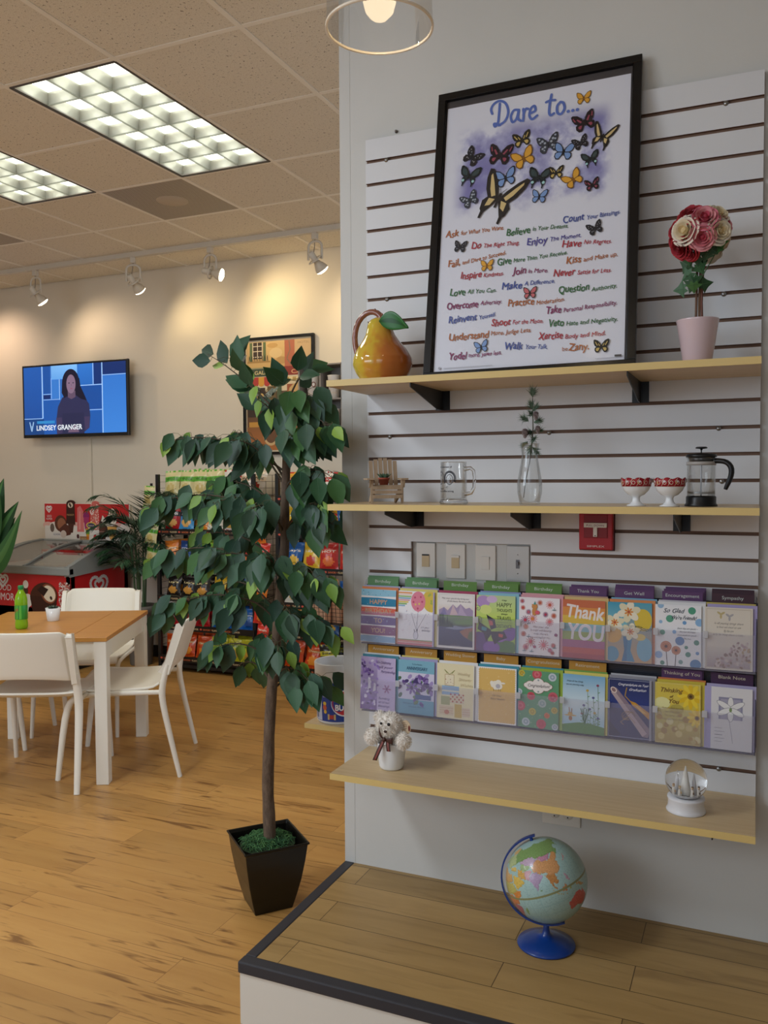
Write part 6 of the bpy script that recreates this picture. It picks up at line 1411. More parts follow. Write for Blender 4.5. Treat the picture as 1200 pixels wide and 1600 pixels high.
# ------------------------------------------------------------------ ice cream freezer
FR = mat('freezer_red', '#c02024', .35); FG = mat('freezer_grey', '#8f9492', .35)
fx0, fx1, fy0, fy1 = -4.68, -3.72, 2.50, 3.17
t = thing('ice_cream_freezer', 'red chest freezer with curved sliding glass lid against the back wall', 'freezer', ((fx0+fx1)/2, (fy0+fy1)/2, 0))
hw, hd = (fx1-fx0)/2, (fy1-fy0)/2
g = G(); g.box(-hw, hw, -hd, -hd+.05, .06, .80).box(-hw, hw, hd-.05, hd, .06, .90).box(-hw, -hw+.05, -hd, hd, .06, .82).box(hw-.05, hw, -hd, hd, .06, .82).box(-hw, hw, -hd, hd, .06, .5)
g.done('body', FR, t, bevel=.004); G().box(-hw+.03, hw-.03, -hd+.03, hd-.03, 0, .06).done('base', BLACK, t)
G().box(-hw+.05, hw-.05, -hd+.05, hd-.05, .5, .505).box(-hw+.05, -hw+.052, -hd+.05, hd-.05, .5, .82).box(-hw+.05, hw-.05, hd-.052, hd-.05, .5, .88).done('liner', mat('freezer_liner', '#c9cbc6', .4), t)
def lidz(y): u = (y+hd)/(2*hd); return .835+.155*math.sin(min(1, u*1.05)*PI/2)**.9
yy = [-hd-.02+(2*hd+.02)*i/14 for i in range(15)]
def rail(x0, x1, th_, dz=0):
    g = G(); pts_ = [(y, lidz(max(y, -hd))+dz) for y in yy]
    g.prism(pts_+[(y, z-th_) for y, z in pts_[::-1]], x0, x1, 'x'); return g
def railp(x0, x1):
    pts_ = [(y, lidz(max(y, -hd))) for y in yy]; g = G(); g.prism(pts_+[(hd, .80), (-hd-.02, .76)], x0, x1, 'x'); return g
railp(hw-.035, hw+.012).done('side_frame', FG, t, bevel=.006); railp(-hw-.012, -hw+.035).done('side_frame', FG, t, bevel=.006)
G().box(-hw-.012, hw+.012, -hd-.03, -hd+.03, .765, .832).done('front_frame', FG, t, bevel=.012, seg=3)
G().box(-hw-.012, hw+.012, hd-.04, hd, .9, .995).done('rear_frame', FG, t, bevel=.008)
for k, (x0, x1, dz) in enumerate(((-hw+.035, .02, 0), (-.02, hw-.035, -.012))):
    g = rail(x0, x1, .004, dz-.004); p_ = g.done('sliding_lid', THIN, t)
    for xx in (x0, x1-.022): rail(xx, xx+.022, .014, dz+.003).done('lid_edge', FG, p_)
gw = mat('white_wire', '#d9dad6', .4)
g = G()
for x in (-.3, -.1, .12, .3):
    for y in (-.22, .0, .22): g.tube([(x, y, .51), (x, y, .78)], .003, 4)
for y in (-.22, 0, .22): g.tube([(-.4, y, .78), (.4, y, .78)], .003, 4)
for x in (-.4, -.1, .12, .4): g.tube([(x, -.22, .78), (x, .22, .78)], .003, 4)
g.done('wire_basket', gw, t)
rb = random.Random(4)
for i in range(10):
    c = rb.choice(['#c23c3c', '#dcd6cc', '#b84a4a', '#d8b878', '#c8c8d0', '#a83038']); bx = fx0+.12+.078*i
    o = G().box(-.034, .034, -.06, .06, 0, .2+.02*(i % 3), col=c).done('ice_cream_box', PRINT); o.location = (bx, 2.78+.1*(i % 3), .506); o.rotation_euler = (.0, 0, rb.uniform(-.06, .06))
    tag(o, 'ice cream carton inside the glass-topped freezer, %s from the left' % ('leftmost', 'second', 'third', 'fourth', 'fifth', 'sixth', 'seventh', 'eighth', 'ninth', 'tenth')[i], 'ice cream box', 'ice cream boxes in the freezer')
def heart(a, cx, cy, s_, col, w_):
    def H_(k, n=30): return [(cx+s_*k*16/17*math.sin(q)**3, cy+s_*k*(13*math.cos(q)-5*math.cos(2*q)-2*math.cos(3*q)-math.cos(4*q))/17) for q in [2*PI*i/n+.25 for i in range(n)]]
    a.line(H_(1)[:-2], w_, col); a.line([(x+s_*.02, y+s_*.05) for x, y in H_(.5)[1:]], w_*.9, col)
a = Art(1, hd+.0015); a.off = (-hw, 0); a.step = 8e-5
def creme(a, x, y, s_):
    a.ell(x, y, .17*s_, .13*s_, '#4a2416', 24, rot=.2); a.poly([(x-.17*s_, y), (x-.12*s_, y-.25*s_), (x+.14*s_, y-.25*s_), (x+.16*s_, y)], '#3c1c12')
    a.ell(x+.06*s_, y+.03*s_, .1*s_, .085*s_, '#8c4c30', 20, rot=-.7); a.ell(x+.065*s_, y+.03*s_, .085*s_, .07*s_, '#e8dac0', 18, rot=-.7); a.poly([(x-.02*s_, y+.1*s_), (x+.06*s_, y+.07*s_), (x+.0*s_, y+.0), (x-.08*s_, y+.06*s_)], '#2c140e')
    a.ell(x+.09*s_, y-.01*s_, .015*s_, .02*s_, '#3c2018', 8, rot=.6)
a.text('HUMOR', .12, .54, .085, '#e8d8d4', width=.24, bold=.001); a.text('GOOD', .13, .62, .07, '#e8d8d4', width=.2, bold=.001); heart(a, .24, .705, .06, '#dcdcdc', .018)
for k, (x, y, r) in enumerate(((.62, .56, .05), (.66, .63, .045), (.7, .55, .05), (.64, .48, .05), (.68, .68, .03))): a.ell(x-.19, y, r, r*1.1, '#e4dcd0' if k != 1 else '#4c2c20', 14)
a.poly([(.41, .5), (.52, .5), (.48, .3), (.44, .3)], '#e0d4c4'); creme(a, .68, .59, .86)
a.off = (-hw, 0)
rb2 = random.Random(2)
for i in range(420):
    x = .845+rb2.random()*.11; y = .34+.37*rb2.random()**.8
    a.ell(x, y, .0065, col=rb2.choice(['#e0b0a0', '#d8d0cc', '#a83c34', '#e4dcd8', '#c86a5c']), n=5, hold=i % 40 != 0)
p_ = [(.925+.03*math.cos(q*.35), .5+.1*math.sin(q*.35)) for q in range(19)]; a.line(p_, .018, '#e8dcdc')
a.done('front_decal', PRINT, t)
a = Art(1, 0, lambda x, y, l: (hw+.0015+l, x, y)); a.text('GOOD', -.09, .46, .07, '#cfcfcf', width=.15, bold=.001); a.text('HUMOR', -.12, .38, .07, '#cfcfcf', width=.2, bold=.001)
a.done('side_lettering', PRINT, t)
a = Art(1, 0, lambda x, y, l: (hw+.0015+l, x, y)); heart(a, -.02, .655, .105, '#cfcfcf', .026); a.done('heart_logo', PRINT, t)
# sign board behind the freezer
t = thing('ice_cream_sign', 'red and white sign board of ice cream bars standing behind the freezer', 'sign board', (-4.20, 3.20, .96))
sw = .96
G().box(-sw/2, sw/2, 0, .012, 0, .35).done('board', mat('sign_white', '#e8e4e0', .4), t, bevel=.003)
a = Art(1, .0008); a.off = (-sw/2, 0); a.step = 7e-5
a.rect(.003, .16, sw-.003, .347, '#c4262a'); a.poly([(.003, .16), (.003, .10), (.12, .17)], '#c4262a'); a.poly([(sw-.003, .16), (sw-.003, .06), (sw-.2, .17)], '#c4262a')
for i in range(12): a.ell(.08*i+.04, .155, .06, .03, '#ebe2de' if i % 2 else '#e2b4ac', 12, hold=i > 0)
a.rect(.003, .003, sw-.003, .15, '#e6e2de'); heart(a, .055, .3, .034, '#e8e4e4', .01); a.text('GOOD', .03, .225, .028, '#e8e4e4', width=.055); a.text('HUMOR', .022, .2, .028, '#e8e4e4', width=.07)
a.ell(.19, .17, .07, .075, '#5c3020', 18, rot=.3); a.ell(.2, .165, .05, .055, '#a0684c', 14); a.ell(.09, .13, .025, .04, '#6c5c54', 10); a.poly([(.17, .12), (.24, .17), (.33, .13), (.3, .07), (.2, .05)], '#5c2e24'); a.ell(.22, .075, .035, .035, '#d8c8c0', 12)
a.rect(.1, .06, .19, .09, '#e0dcdc'); a.text('KLONDIKE', .105, .065, .02, '#2c3c6c', width=.08)
a.poly([(.255, .17), (.36, .16), (.355, .34), (.34, .37), (.275, .37), (.26, .34)], '#3a1a14'); a.ell(.307, .335, .03, .025, '#e4d4c0', 12); a.poly([(.3, .36), (.32, .33), (.31, .31), (.29, .34)], '#2c100c'); a.text('MAGNUM', .265, .24, .025, '#c8a070', width=.08); a.poly([(.275, .17), (.345, .17), (.33, .09), (.29, .09)], '#4c2820')
a.poly([(.38, .1), (.46, .1), (.455, .28), (.42, .33), (.385, .31)], '#d87878'); a.poly([(.4, .12), (.42, .12), (.42, .28), (.41, .28)], '#e49c98'); 
a.ell(.487, .24, .036, .036, '#8c2468', 16); a.poly([(.455, .23), (.52, .23), (.505, .12), (.47, .12)], '#a8306c'); a.poly([(.475, .13), (.525, .13), (.51, .02), (.49, .02)], '#e0a030'); a.rect(.48, .08, .52, .12, '#6c9c3c'); a.rect(.485, .04, .515, .06, '#d8782c')
a.poly([(.53, .12), (.63, .12), (.63, .33), (.61, .36), (.56, .36), (.54, .33)], '#d06860')
for i in range(90): a.ell(.535+rb2.random()*.09, .12+rb2.random()*.23, .0055, col=rb2.choice(['#f0dcd4', '#b83838', '#e8b4a8']), n=5, hold=i % 30 != 0)
a.line([(.552+.017*math.cos(q*.4), .29+.035*math.sin(q*.4)) for q in range(17)], .011, '#ecdada')
a.ell(.54, .16, .055, .028, '#e2c84c', 14); a.ell(.54, .16, .045, .02, '#3a3a60', 12); a.text('Popsicle', .505, .152, .02, '#e8d0c8', width=.07)
a.poly([(.63, .18), (.67, .25), (.74, .16), (.7, .06)], '#3c2420'); a.poly([(.655, .2), (.67, .25), (.75, .17), (.735, .14)], '#e8e0d4'); a.rect(.63, .04, .7, .16, '#542a20'); a.text('SANDWICH', .632, .1, .016, '#e8b0a0', width=.06)
a.poly([(.72, .15), (.83, .16), (.8, .04), (.75, .04)], '#d8a458'); a.ell(.775, .22, .055, .055, '#ebe2d4', 16); a.ell(.775, .275, .04, .035, '#e8dcc8', 12)
for q in range(5): a.line([(.735+q*.02, .25), (.745+q*.02, .3)], .008, '#3c2018', True)
a.ell(.585, .055, .02, .025, '#b82c2c', 10); a.rect(.41, .03, .49, .06, '#a07850'); a.text('Fudgsicle', .413, .036, .018, '#e0c8a0', width=.07); a.ell(.39, .06, .015, .02, '#4c2020', 8)
a.done('print', PRINT, t)
G().prism([(-.173+.052*math.cos(q*.2618), .335+.045*math.sin(q*.2618)) for q in range(0, 13)], -.0004, .012, 'y', col='#3a1a14').done('raised_cutout', PRINT, t); sg = G(); sg.prism([(.105+.045*math.cos(q*.2618), .335+.038*math.sin(q*.2618)) for q in range(0, 13)], -.0004, .012, 'y', col='#d06860'); sg.done('raised_cutout', PRINT, t)

# ------------------------------------------------------------------ plants at the back
PG2 = ['#23402a', '#2b4c30', '#1f3826', '#345838', '#2a4a36']
t = thing('palm_plant', 'slender palm in a grey pot between the freezer and the snack rack', 'palm', (-3.42, 2.96, 0))
G().lathe([(0, 0), (.085, 0), (.09, .01), (.115, .42), (.14, .44), (.145, .47), (.14, .49), (.125, .49), (.11, .43), (0, .42)], 36).done('pot', mat('grey_planter', '#6c6862', .6), t)
g = G(); pr_ = random.Random(31)
stems = [(0, 0), (.03, .02), (-.03, .01), (.015, -.035), (-.02, -.03), (.045, -.02), (-.045, .0)]
lf = G()
def frond(P0, d, L, up, c, n=18, lw=.015):
    d = Vector(d).normalized(); pts_ = []
    for k in range(9):
        u = k/8; p_ = P0+Vector((d.x*L*u*.8, d.y*L*u*.8, up*L*u-(.42*up+.35)*L*u*u)); pts_.append(p_)
    lf.tube(pts_, [.003-.002*k/8 for k in range(9)], 4, col='#3f5a34')
    for k in range(n):
        u = .18+.8*k/n; i = min(int(u*8), 7); p_ = pts_[i].lerp(pts_[i+1], u*8-i); tn = (pts_[i+1]-pts_[i]).normalized()
        sd = tn.cross(Vector((0, 0, 1))).normalized()
        for s_ in (-1, 1):
            l_ = L*.42*math.sin(min(1, .35+u*.75)*PI*.9+.15)+.03; dd = (tn*.75+sd*s_*.75+Vector((0, 0, -.15+pr_.uniform(-.15, .15)))).normalized()
            nn = dd.cross(Vector((pr_.uniform(-.3, .3), pr_.uniform(-.3, .3), 1))).normalized()*lw*.5
            lf.add([p_, p_+dd*l_*.4+nn, p_+dd*l_+Vector((0, 0, -.02)), p_+dd*l_*.4-nn], [(0, 1, 2, 3)], 0, False, c)
for i, (sx_, sy_) in enumerate(stems):
    hz = .95+.12*(i % 3); g.tube([(sx_, sy_, .42), (sx_*1.3, sy_*1.3, .7), (sx_*1.7-.01, sy_*1.7, hz)], [.009, .008, .006], 6, col='#4a6440')
    for k in range(5):
        A = i*1.1+k*1.6; frond(Vector((sx_*1.7-.01, sy_*1.7, hz-.06*k)), (math.cos(A)*.8, -abs(math.sin(A))*.3, 0), pr_.uniform(.30, .46), pr_.uniform(.6, 1.5), pr_.choice(PG2))
frond(Vector((.0, 0, 1.02)), (.35, -.1, 0), .58, 1.75, PG2[0]); frond(Vector((.03, 0, 1.0)), (.15, -.1, 0), .62, 1.7, PG2[2]); frond(Vector((.03, 0, .95)), (.5, -.2, 0), .5, 1.3, PG2[0]); frond(Vector((.03, 0, .9)), (.6, -.3, 0), .45, .9, PG2[4]); frond(Vector((.02, 0, 1.05)), (.8, -.1, 0), .4, 1.4, PG2[2]); frond(Vector((-.02, 0, .98)), (-1, -.3, 0), .50, .75, PG2[3]); frond(Vector((-.02, 0, .9)), (-1, -.5, 0), .42, .35, PG2[1]); frond(Vector((0, 0, 1.05)), (-.5, -.1, 0), .38, 1.3, PG2[4]); frond(Vector((0, 0, 1.0)), (-.05, -.1, 0), .55, 1.5, PG2[1]); frond(Vector((0.02, 0, .8)), (1, -.2, 0), .3, .5, PG2[1])
g.done('stems', LEAF, t); lf.done('fronds', LEAF, t)
# broad-leaved plant at the left edge
t = thing('broad_leaf_plant', 'broad-leaved green plant reaching in from the left edge of the photo', 'houseplant', (-4.38, 2.16, 0))
t.scale = (1, 1, 1.03)
G().lathe([(0, 0), (.12, 0), (.16, .36), (.17, .37), (.15, .37), (.14, .33), (0, .32)], 28).done('pot', mat('grey_planter'), t)
g = G()
def bigleaf(base, tip, W, c, bend=.1):
    b_ = Vector(base); e = Vector(tip); d = e-b_; L = d.length; side = d.cross(Vector((.1, 1, .25))).normalized()
    nrm_ = side.cross(d).normalized()
    def fn(u, v):
        w2 = W*(math.sin(PI*min(1, max(0, u))**.75)+.02)*(v-.5)*2; s2 = abs(v-.5)*2
        return b_+d*u+Vector((0, 0, bend*math.sin(u*PI)))+side*w2+nrm_*(.25*abs(w2))
    g.sheet(fn, 14, 6, cf=lambda u, v: c if abs(v-.5) > .09 else '#4c7a44')
for q in [((.0, 0, .75), (.02, -.05, 1.42), .15, '#27502c', 0), ((.05, 0, .8), (.38, -.08, 1.45), .12, '#2c5830', .05), ((.1, 0, .85), (.44, .05, 1.32), .07, '#1f4426', .03), ((.05, 0, .75), (.63, -.1, 1.26), .075, '#2f6234', -.1), ((0, 0, .8), (.26, .08, 1.49), .13, '#234a2a', .03), ((-.05, 0, .8), (-.4, 0, 1.4), .09, '#27502c', .05), ((.0, 0, .7), (.35, .1, 1.2), .08, '#21462a', 0), ((.03, -.02, .8), (.20, -.1, 1.40), .13, '#2c5830', .02)]: bigleaf(*q)
g.done('leaves', LEAF, t)
g = G(); g.tube([(0, 0, .32), (.01, 0, .6), (.03, 0, .85)], [.018, .015, .01], 8, col='#4c5a38'); g.done('stem', LEAF, t)

# ------------------------------------------------------------------ dining table, chairs
ux, uy = -.434, .901   # depth direction of the table; width runs (-.901,-.434)
rzt = math.atan2(-(-.434), .901)   # rotation that turns local +y to the depth direction
TW, TD, TH = .82, .86, .745
FRc = Vector((-1.735, .665, 0)); wd = Vector((-.901, -.434, 0)); dd_ = Vector((-.434, .901, 0))
tc = FRc+wd*TW/2+dd_*TD/2
t = thing('dining_table', 'square dining table with honey pine top and white legs', 'table', tuple(tc), rzt)
G().box(-TW/2, TW/2-.19, -TD/2, TD/2, TH-.022, TH).box(TW/2-.188, TW/2, -TD/2, TD/2, TH-.022, TH).done('tabletop', TABLEW, t, bevel=.002)
for sx_ in (-1, 1):
    for sy_ in (-1, 1):
        x, y = sx_*(TW/2-.036), sy_*(TD/2-.036); G().box(x-.031, x+.031, y-.031, y+.031, 0, TH-.022).done('leg', WLAC, t, bevel=.003)
g = G()
for sy_ in (-1, 1): g.box(-TW/2+.06, TW/2-.06, sy_*(TD/2-.028)-.011, sy_*(TD/2-.028)+.011, TH-.115, TH-.022)
for sx_ in (-1, 1): g.box(sx_*(TW/2-.028)-.011, sx_*(TW/2-.028)+.011, -TD/2+.06, TD/2-.06, TH-.115, TH-.022)
g.done('apron', WLAC, t)
def chair(label):
    t = thing('dining_chair', label, 'chair', (0, 0, 0), 0, 'white plastic chairs around the table')
    def seat(u, v):
        x = (u-.5)*.47; y = -.22+.45*v; e = abs(u-.5)*2
        z = .452-.012*math.sin(v*PI)+.01*e**4 - (.03*max(0, (v-.88)/.12)**2) + .02*max(0, (.12-v)/.12)**2
        return (x*(1-.04*(1-v)), y, z)
    G().sheet(seat, 14, 14).done('seat', WPL, t, solid=.012, bevel=.003)
    def back(u, v):
        k = (u-.5)*2; x = k*.225*(1-.04*v)*(1-.0*v); z = .545+.255*v - .018*(1-v)*(1-k*k)*-1; y = -.262-.075*v-.035*(1-k*k)
        c = max(0, abs(k)-.86)/.14
        return (x, y+.022*c*c, z-(.022*c*c*(1 if v > .5 else 0))*max(0, (v-.8)/.2))
    bk = G().sheet(back, 18, 8).done('backrest', WPL, t, solid=.013, bevel=.004)
    for s_ in (-1, 1): G().prism([(-.222, .545), (-.268, .53), (-.345, .775), (-.335, .79), (-.31, .785), (-.25, .60)], s_*.229-.011, s_*.229+.011, 'x').done('side_rim', WPL, bk, bevel=.004)
    for s_ in (-1, 1):
        G().tube([(s_*.229, -.262, .58), (s_*.230, -.25, .54), (s_*.234, -.232, .45), (s_*.236, -.235, .39), (s_*.238, -.262, .25), (s_*.242, -.315, 0)], [.016, .021, .022, .021, .019, .015], 8, flat=.8, up=(0, 1, 0)).done('leg', WPL, t, subsurf=1)
        G().tube([(s_*.228, -.225, .436), (s_*.228, .12, .434), (s_*.23, .185, .42), (s_*.232, .215, .375), (s_*.236, .235, .25), (s_*.242, .262, 0)], [.014, .015, .018, .02, .018, .014], 8, flat=.8, up=(1, 0, 0)).done('leg', WPL, t, subsurf=1)
    return t
def put(o, cx, cy, fx_, fy_): o.location = (cx, cy, 0); o.rotation_euler = (0, 0, math.atan2(fy_, fx_)-PI/2)
chA = chair('white plastic chair at the right side of the table, seen in profile')
# rear legs of the profile chair stand at (-1.486, .897) and (-1.764, 1.398)
put(chA, -1.625-.285, 1.148-.155, -.885, -.465); chA.scale = (1.14, 1.06, 1.0)
chB = dup(chA, (0, 0, 0), label='white plastic chair at the lower left, its back toward the viewer'); chB.scale = (1.08, 1.0, 1.0)
put(chB, -2.03-.135, .41+.27, -.42, .905)
chC = dup(chA, (0, 0, 0), label='white plastic chair behind the table, facing the viewer'); chC.scale = (1.04, 1, 1.01)
put(chC, -2.70+.12, 1.68-.24, .42, -.905)
chD = dup(chA, (0, 0, 0), label='white plastic chair mostly hidden at the left side of the table'); chD.scale = (1, 1, 1)
put(chD, -2.90, 1.02, .90, .43)
# soda bottle
t = thing('soda_bottle', 'green plastic soda bottle standing on the pine table', 'bottle', (-2.325, .690, TH), math.radians(-30))
GB = mat('green_soda', '#97cf2a', .08, trans=.35, ior=1.33); GBC = mat('green_cap', '#1f8a4c', .35)
G().lathe([(0, .003), (.026, 0), (.0315, .008), (.032, .03), (.030, .05), (.030, .11), (.0322, .125), (.0322, .15), (.027, .176), (.0145, .2), (.0125, .207), (.0125, .212), (0, .212)], 40).done('body', GB, t)
G().lathe([(0, .228), (.0135, .228), (.0145, .224), (.0145, .209), (.0125, .207)], 28).done('cap', GBC, t)
a = Art(1, 0, lambda x, y, l: ((.0324+l)*math.sin(x/.0324), -(.0324+l)*math.cos(x/.0324), y))
g = G(); n = 40
lb = G().lathe([(.0308, .052), (.0323, .054), (.0323, .126), (.0318, .128)], 40, col='#2f9a3c').done('label', GLOSSP, t)
a.l = .0002
for i in range(12): a.poly([(-.03+i*.006, .055), (-.022+i*.006, .055), (-.012+i*.005, .125), (-.02+i*.005, .125)], '#5cb43a' if i % 3 else '#1c6a34', hold=i > 0)
a.poly([(-.03, .09), (.012, .115), (.02, .105), (-.018, .08)], '#e6e2dc'); a.text('Mtn', -.024, .092, .016, '#c02830', rot=.5, bold=.0008); a.text('DEW', -.008, .078, .02, '#c02830', rot=.5, bold=.0008); a.poly([(.012, .06), (.03, .06), (.03, .08), (.012, .082)], '#174a2c')
a.done('print', PRINT, lb)
t = thing('small_succulent', 'tiny dark succulent in a white pot on the pine table', 'succulent', (-2.36, .945, TH))
G().lathe([(0, 0), (.03, 0), (.031, .003), (.04, .072), (.038, .072), (.032, .06), (0, .058)], 28).done('pot', CERAM, t)
g = G(); succ(g, 26, .046, ['#34483a', '#2c4034', '#405848'], .06); g.done('leaves', LEAF, t)

# ------------------------------------------------------------------ snack racks
SZ = [1.37, 1.106, .842, .580, .350, .100]
def rack(x0, x1, label):
    w_ = x1-x0; t = thing('snack_rack', label, 'snack rack', (x0, 2.85, 0), 0, 'black wire snack racks')
    for x in (.012, w_-.012):
        for y in (0.01, .36): G().box(x-.014, x+.014, y-.012, y+.012, 0, 1.56).done('post', BLACK, t)
    g = G()
    for x in (.012, w_-.012):
        for k in range(30): g.tube([(x, .02, .1+.05*k), (x, .35, .1+.05*k)], .0018, 4, caps=False)
    for k in range(int(w_/.06)+1): g.tube([(.01+k*.06, .365, .05), (.01+k*.06, .365, 1.55)], .0018, 4, caps=False)
    g.done('wire_sides', BLACK, t)
    for i, z in enumerate(SZ):
        g = G()
        for k in range(10): g.tube([(.012, .01+k*.037, z-.014+.004*k), (w_-.012, .01+k*.037, z-.014+.004*k)], .0022, 4, caps=False)
        for k in range(int(w_/.1)+1): g.tube([(.012+k*.1, .0, z-.015), (.012+k*.1, .36, z+.02)], .0022, 4, caps=False)
        sh = g.done('wire_shelf', BLACK, t)
        G().box(.005, w_-.005, -.012, -.004, z-.02, z+.026).done('price_strip', mat('strip_black', '#121112', .4), sh)
        a = Art(1, .0125); n = int(w_/.185)
        for k in range(n):
            x = .06+k*.19; a.text('SAVOR', x, z-.006, .019, '#c4643c', width=.062, bold=.0007); a.text('THE', x+.065, z-.001, .009, '#c4643c'); a.text('FLAVOR', x+.083, z-.006, .019, '#c9b48c', width=.062, bold=.0007)
            a.ell(x-.022, z+.002, .012, .008, '#c05040', 8, hold=True)
        a.done('lettering', PRINT, sh)
    G().box(.0, w_, .0, .36, .035, .06).done('kick_plate', BLACK, t)
    return t
rack(-3.155, -2.245, 'black wire snack rack full of chip bags, the left one beside the palm')
rk2 = rack(-2.06, -.95, 'black wire snack rack partly hidden behind the white display wall')
BAG = tinted('foil_bag', .22, spec=.6)
rg = random.Random(77)
def bag_mesh(w_, h_, d_, scheme, seed):
    base, band, blob, txt, tcol = scheme; r_ = random.Random(seed)
    g = G(); ph_ = r_.random()*9
    def bul(u, v):
        e = max(0, 1-(2*abs(u-.5))**2.6)*max(0, math.sin(PI*min(1, max(0, (v-.06)/.88))))**.6 if .06 < v < .94 else 0
        return d_/2*e+.003*math.sin(u*17+ph_)*(1-abs(v-.5)*2)*e
    wr = lambda v: 1-.07*math.sin(PI*v)+.02*math.sin(v*9+ph_)
    def front(u, v): return ((u-.5)*w_*wr(v), -bul(u, v), v*h_)
    def backf(u, v): return ((.5-u)*w_*wr(v), bul(1-u, v), v*h_)
    def cf(u, v):
        if v < .05 or v > .95: return band if r_.random() < .5 else base
        n_ = noise.noise(Vector((u*3+seed, v*4, 1)))
        if .55 < v < .78 and abs(u-.5) < .46 and txt: return band
        if ((u-.5)/.3)**2+((v-.30)/.17)**2 < 1+.4*n_: return blob
        return base
    g.sheet(front, 12, 16, cf=cf); g.sheet(backf, 10, 12, col=base)
    if txt:
        a = Art(1, .001, lambda x, y, l: ((x)*wr(y/h_), -bul(x/w_+.5, y/h_)-l-.0004, y))
        a.text(txt, 0, h_*.62, h_*.12, tcol, 'c', width=w_*.74, sh=.1, bold=.0012)
        off = len(g.v); g.v += a.v; g.f += [tuple(i+off for i in f) for f in a.f]; g.m += a.m; g.s += a.s; g.c += a.c
    return g
SCH = {'green_cream': ('#d8cf9c', '#5fae3c', '#c8b470', 'VEGGIE', '#3f6c2c'), 'red_nacho': ('#b02428', '#2a2426', '#d8a45c', 'DORITOS', '#e4dcd8'), 'blue_ranch': ('#3f8fc8', '#20283c', '#d8a860', 'DORITOS', '#e4e4e8'),
       'orange_combo': ('#dc8a2c', '#2a2624', '#d8701c', 'COMBOS', '#e8e0d4'), 'white_pop': ('#d9d5c9', '#e0dccc', '#c8a848', 'POPCORN', '#8c2a2c'), 'brown_white': ('#dcd2c4', '#c9b090', '#a03c34', 'ANNIE', '#3c2c24'),
       'green_lime': ('#7cb83c', '#a8cc50', '#4c8c2c', 'LIMON', '#e8ecd0'), 'navy': ('#20407c', '#2a4c90', '#4878b0', 'COOL', '#dce4ec'), 'orange_puff': ('#dc7c30', '#e49440', '#e8b460', 'PUFFS', '#f0e4d0'), 'red_hot': ('#b8302c', '#c03c30', '#dc7038', 'HOT', '#f0e0d0'),
       'black_kettle': ('#24201e', '#2c2624', '#c89040', 'Lay\'s', '#e8d8a0'), 'yellow_lays': ('#d8b030', '#dcbc40', '#c04430', 'Lay\'s', '#f0ece0'), 'red_doritos': ('#a81e24', '#b8242a', '#7c161c', 'Doritos', '#ecdcd8'), 'blue_doritos': ('#1c5cac', '#2464b4', '#144488', 'Doritos', '#e4e8ec'),
       'cheetos': ('#c8481c', '#d05a20', '#e08a2c', 'Cheetos', '#f0dca0'), 'funyuns': ('#c8c42c', '#a8b830', '#c89a3c', 'FUNYUNS', '#4c6c1c'), 'blue_lays': ('#20589c', '#2a64a8', '#d8b040', 'Lay\'s', '#f0e8d8'), 'fritos': ('#d8a02c', '#c83c28', '#d87c2c', 'Fritos', '#f0e4d0'), 'black_smart': ('#26241f', '#c8c03c', '#d0c898', 'Smart', '#26241f'), 'red_strip': ('#c83228', '#d84434', '#e0843c', 'Flamin', '#f0dcc8'), 'orange_strip': ('#d8742c', '#d88038', '#b84c20', 'Sun', '#f0e4d0'), 'white_red': ('#dcd8d4', '#b83434', '#c8a050', 'Kettle', '#e8dcd8')}
SNM = {'green_cream': 'cream and green', 'red_nacho': 'red with black band', 'blue_ranch': 'light blue with dark band', 'orange_combo': 'orange with black band', 'white_pop': 'white', 'brown_white': 'tan and white', 'green_lime': 'lime green', 'navy': 'navy blue', 'orange_puff': 'orange', 'red_hot': 'red', 'black_kettle': 'black', 'yellow_lays': 'yellow', 'red_doritos': 'deep red', 'blue_doritos': 'blue', 'cheetos': 'orange-red', 'funyuns': 'yellow-green', 'blue_lays': 'blue and yellow', 'fritos': 'golden yellow', 'black_smart': 'black and cream', 'red_strip': 'bright red', 'orange_strip': 'orange', 'white_red': 'white and red'}
BM = {}
ORD = ['first', 'second', 'third', 'fourth', 'fifth', 'sixth', 'seventh', 'eighth', 'ninth']
def bags(rack_nm, x0, shelf_i, kinds, w_, h_, rows=2):
    n = len(kinds)
    for r_ in range(rows):
        for i, k in enumerate(kinds):
            key = (k, w_, h_)
            if key not in BM:
                BM[key] = bag_mesh(w_, h_, .05, SCH[k], len(BM)*3+1).done('chip_bag', BAG); o = BM[key]
            else: o = BM[key].copy(); C.objects.link(o)
            o.location = (x0+w_*.55+i*w_*1.02+rg.uniform(-.004, .004), 2.90+r_*.11, SZ[shelf_i]+.012+r_*.006)
            o.rotation_euler = (rg.uniform(-.36, -.08), rg.uniform(-.12, .12), rg.uniform(-.22, .22))
            tag(o, '%s chip bag, %s rack, %s shelf, %s from left%s' % (SNM[k], rack_nm, ('top', 'second', 'third', 'fourth', 'fifth', 'bottom')[shelf_i], ORD[i], '' if r_ == 0 else ', back row'), 'chip bag', 'chip bags on the snack racks')
L0 = -3.12
bags('left', L0, 0, ['green_cream', 'green_cream', 'green_cream', 'green_cream', 'white_red', 'brown_white'], .138, .215)
bags('left', L0, 1, ['red_nacho', 'blue_ranch', 'orange_combo', 'white_pop', 'white_red', 'white_pop'], .135, .200)
bags('left', L0, 2, ['orange_puff', 'navy', 'green_lime', 'orange_puff', 'red_hot', 'red_hot'], .138, .18)
bags('left', L0, 3, ['black_kettle', 'black_kettle', 'black_kettle', 'yellow_lays', 'black_kettle', 'blue_lays'], .138, .165)
bags('left', L0, 4, ['red_doritos', 'red_doritos', 'red_doritos', 'blue_doritos', 'blue_doritos', 'blue_doritos'], .138, .165)
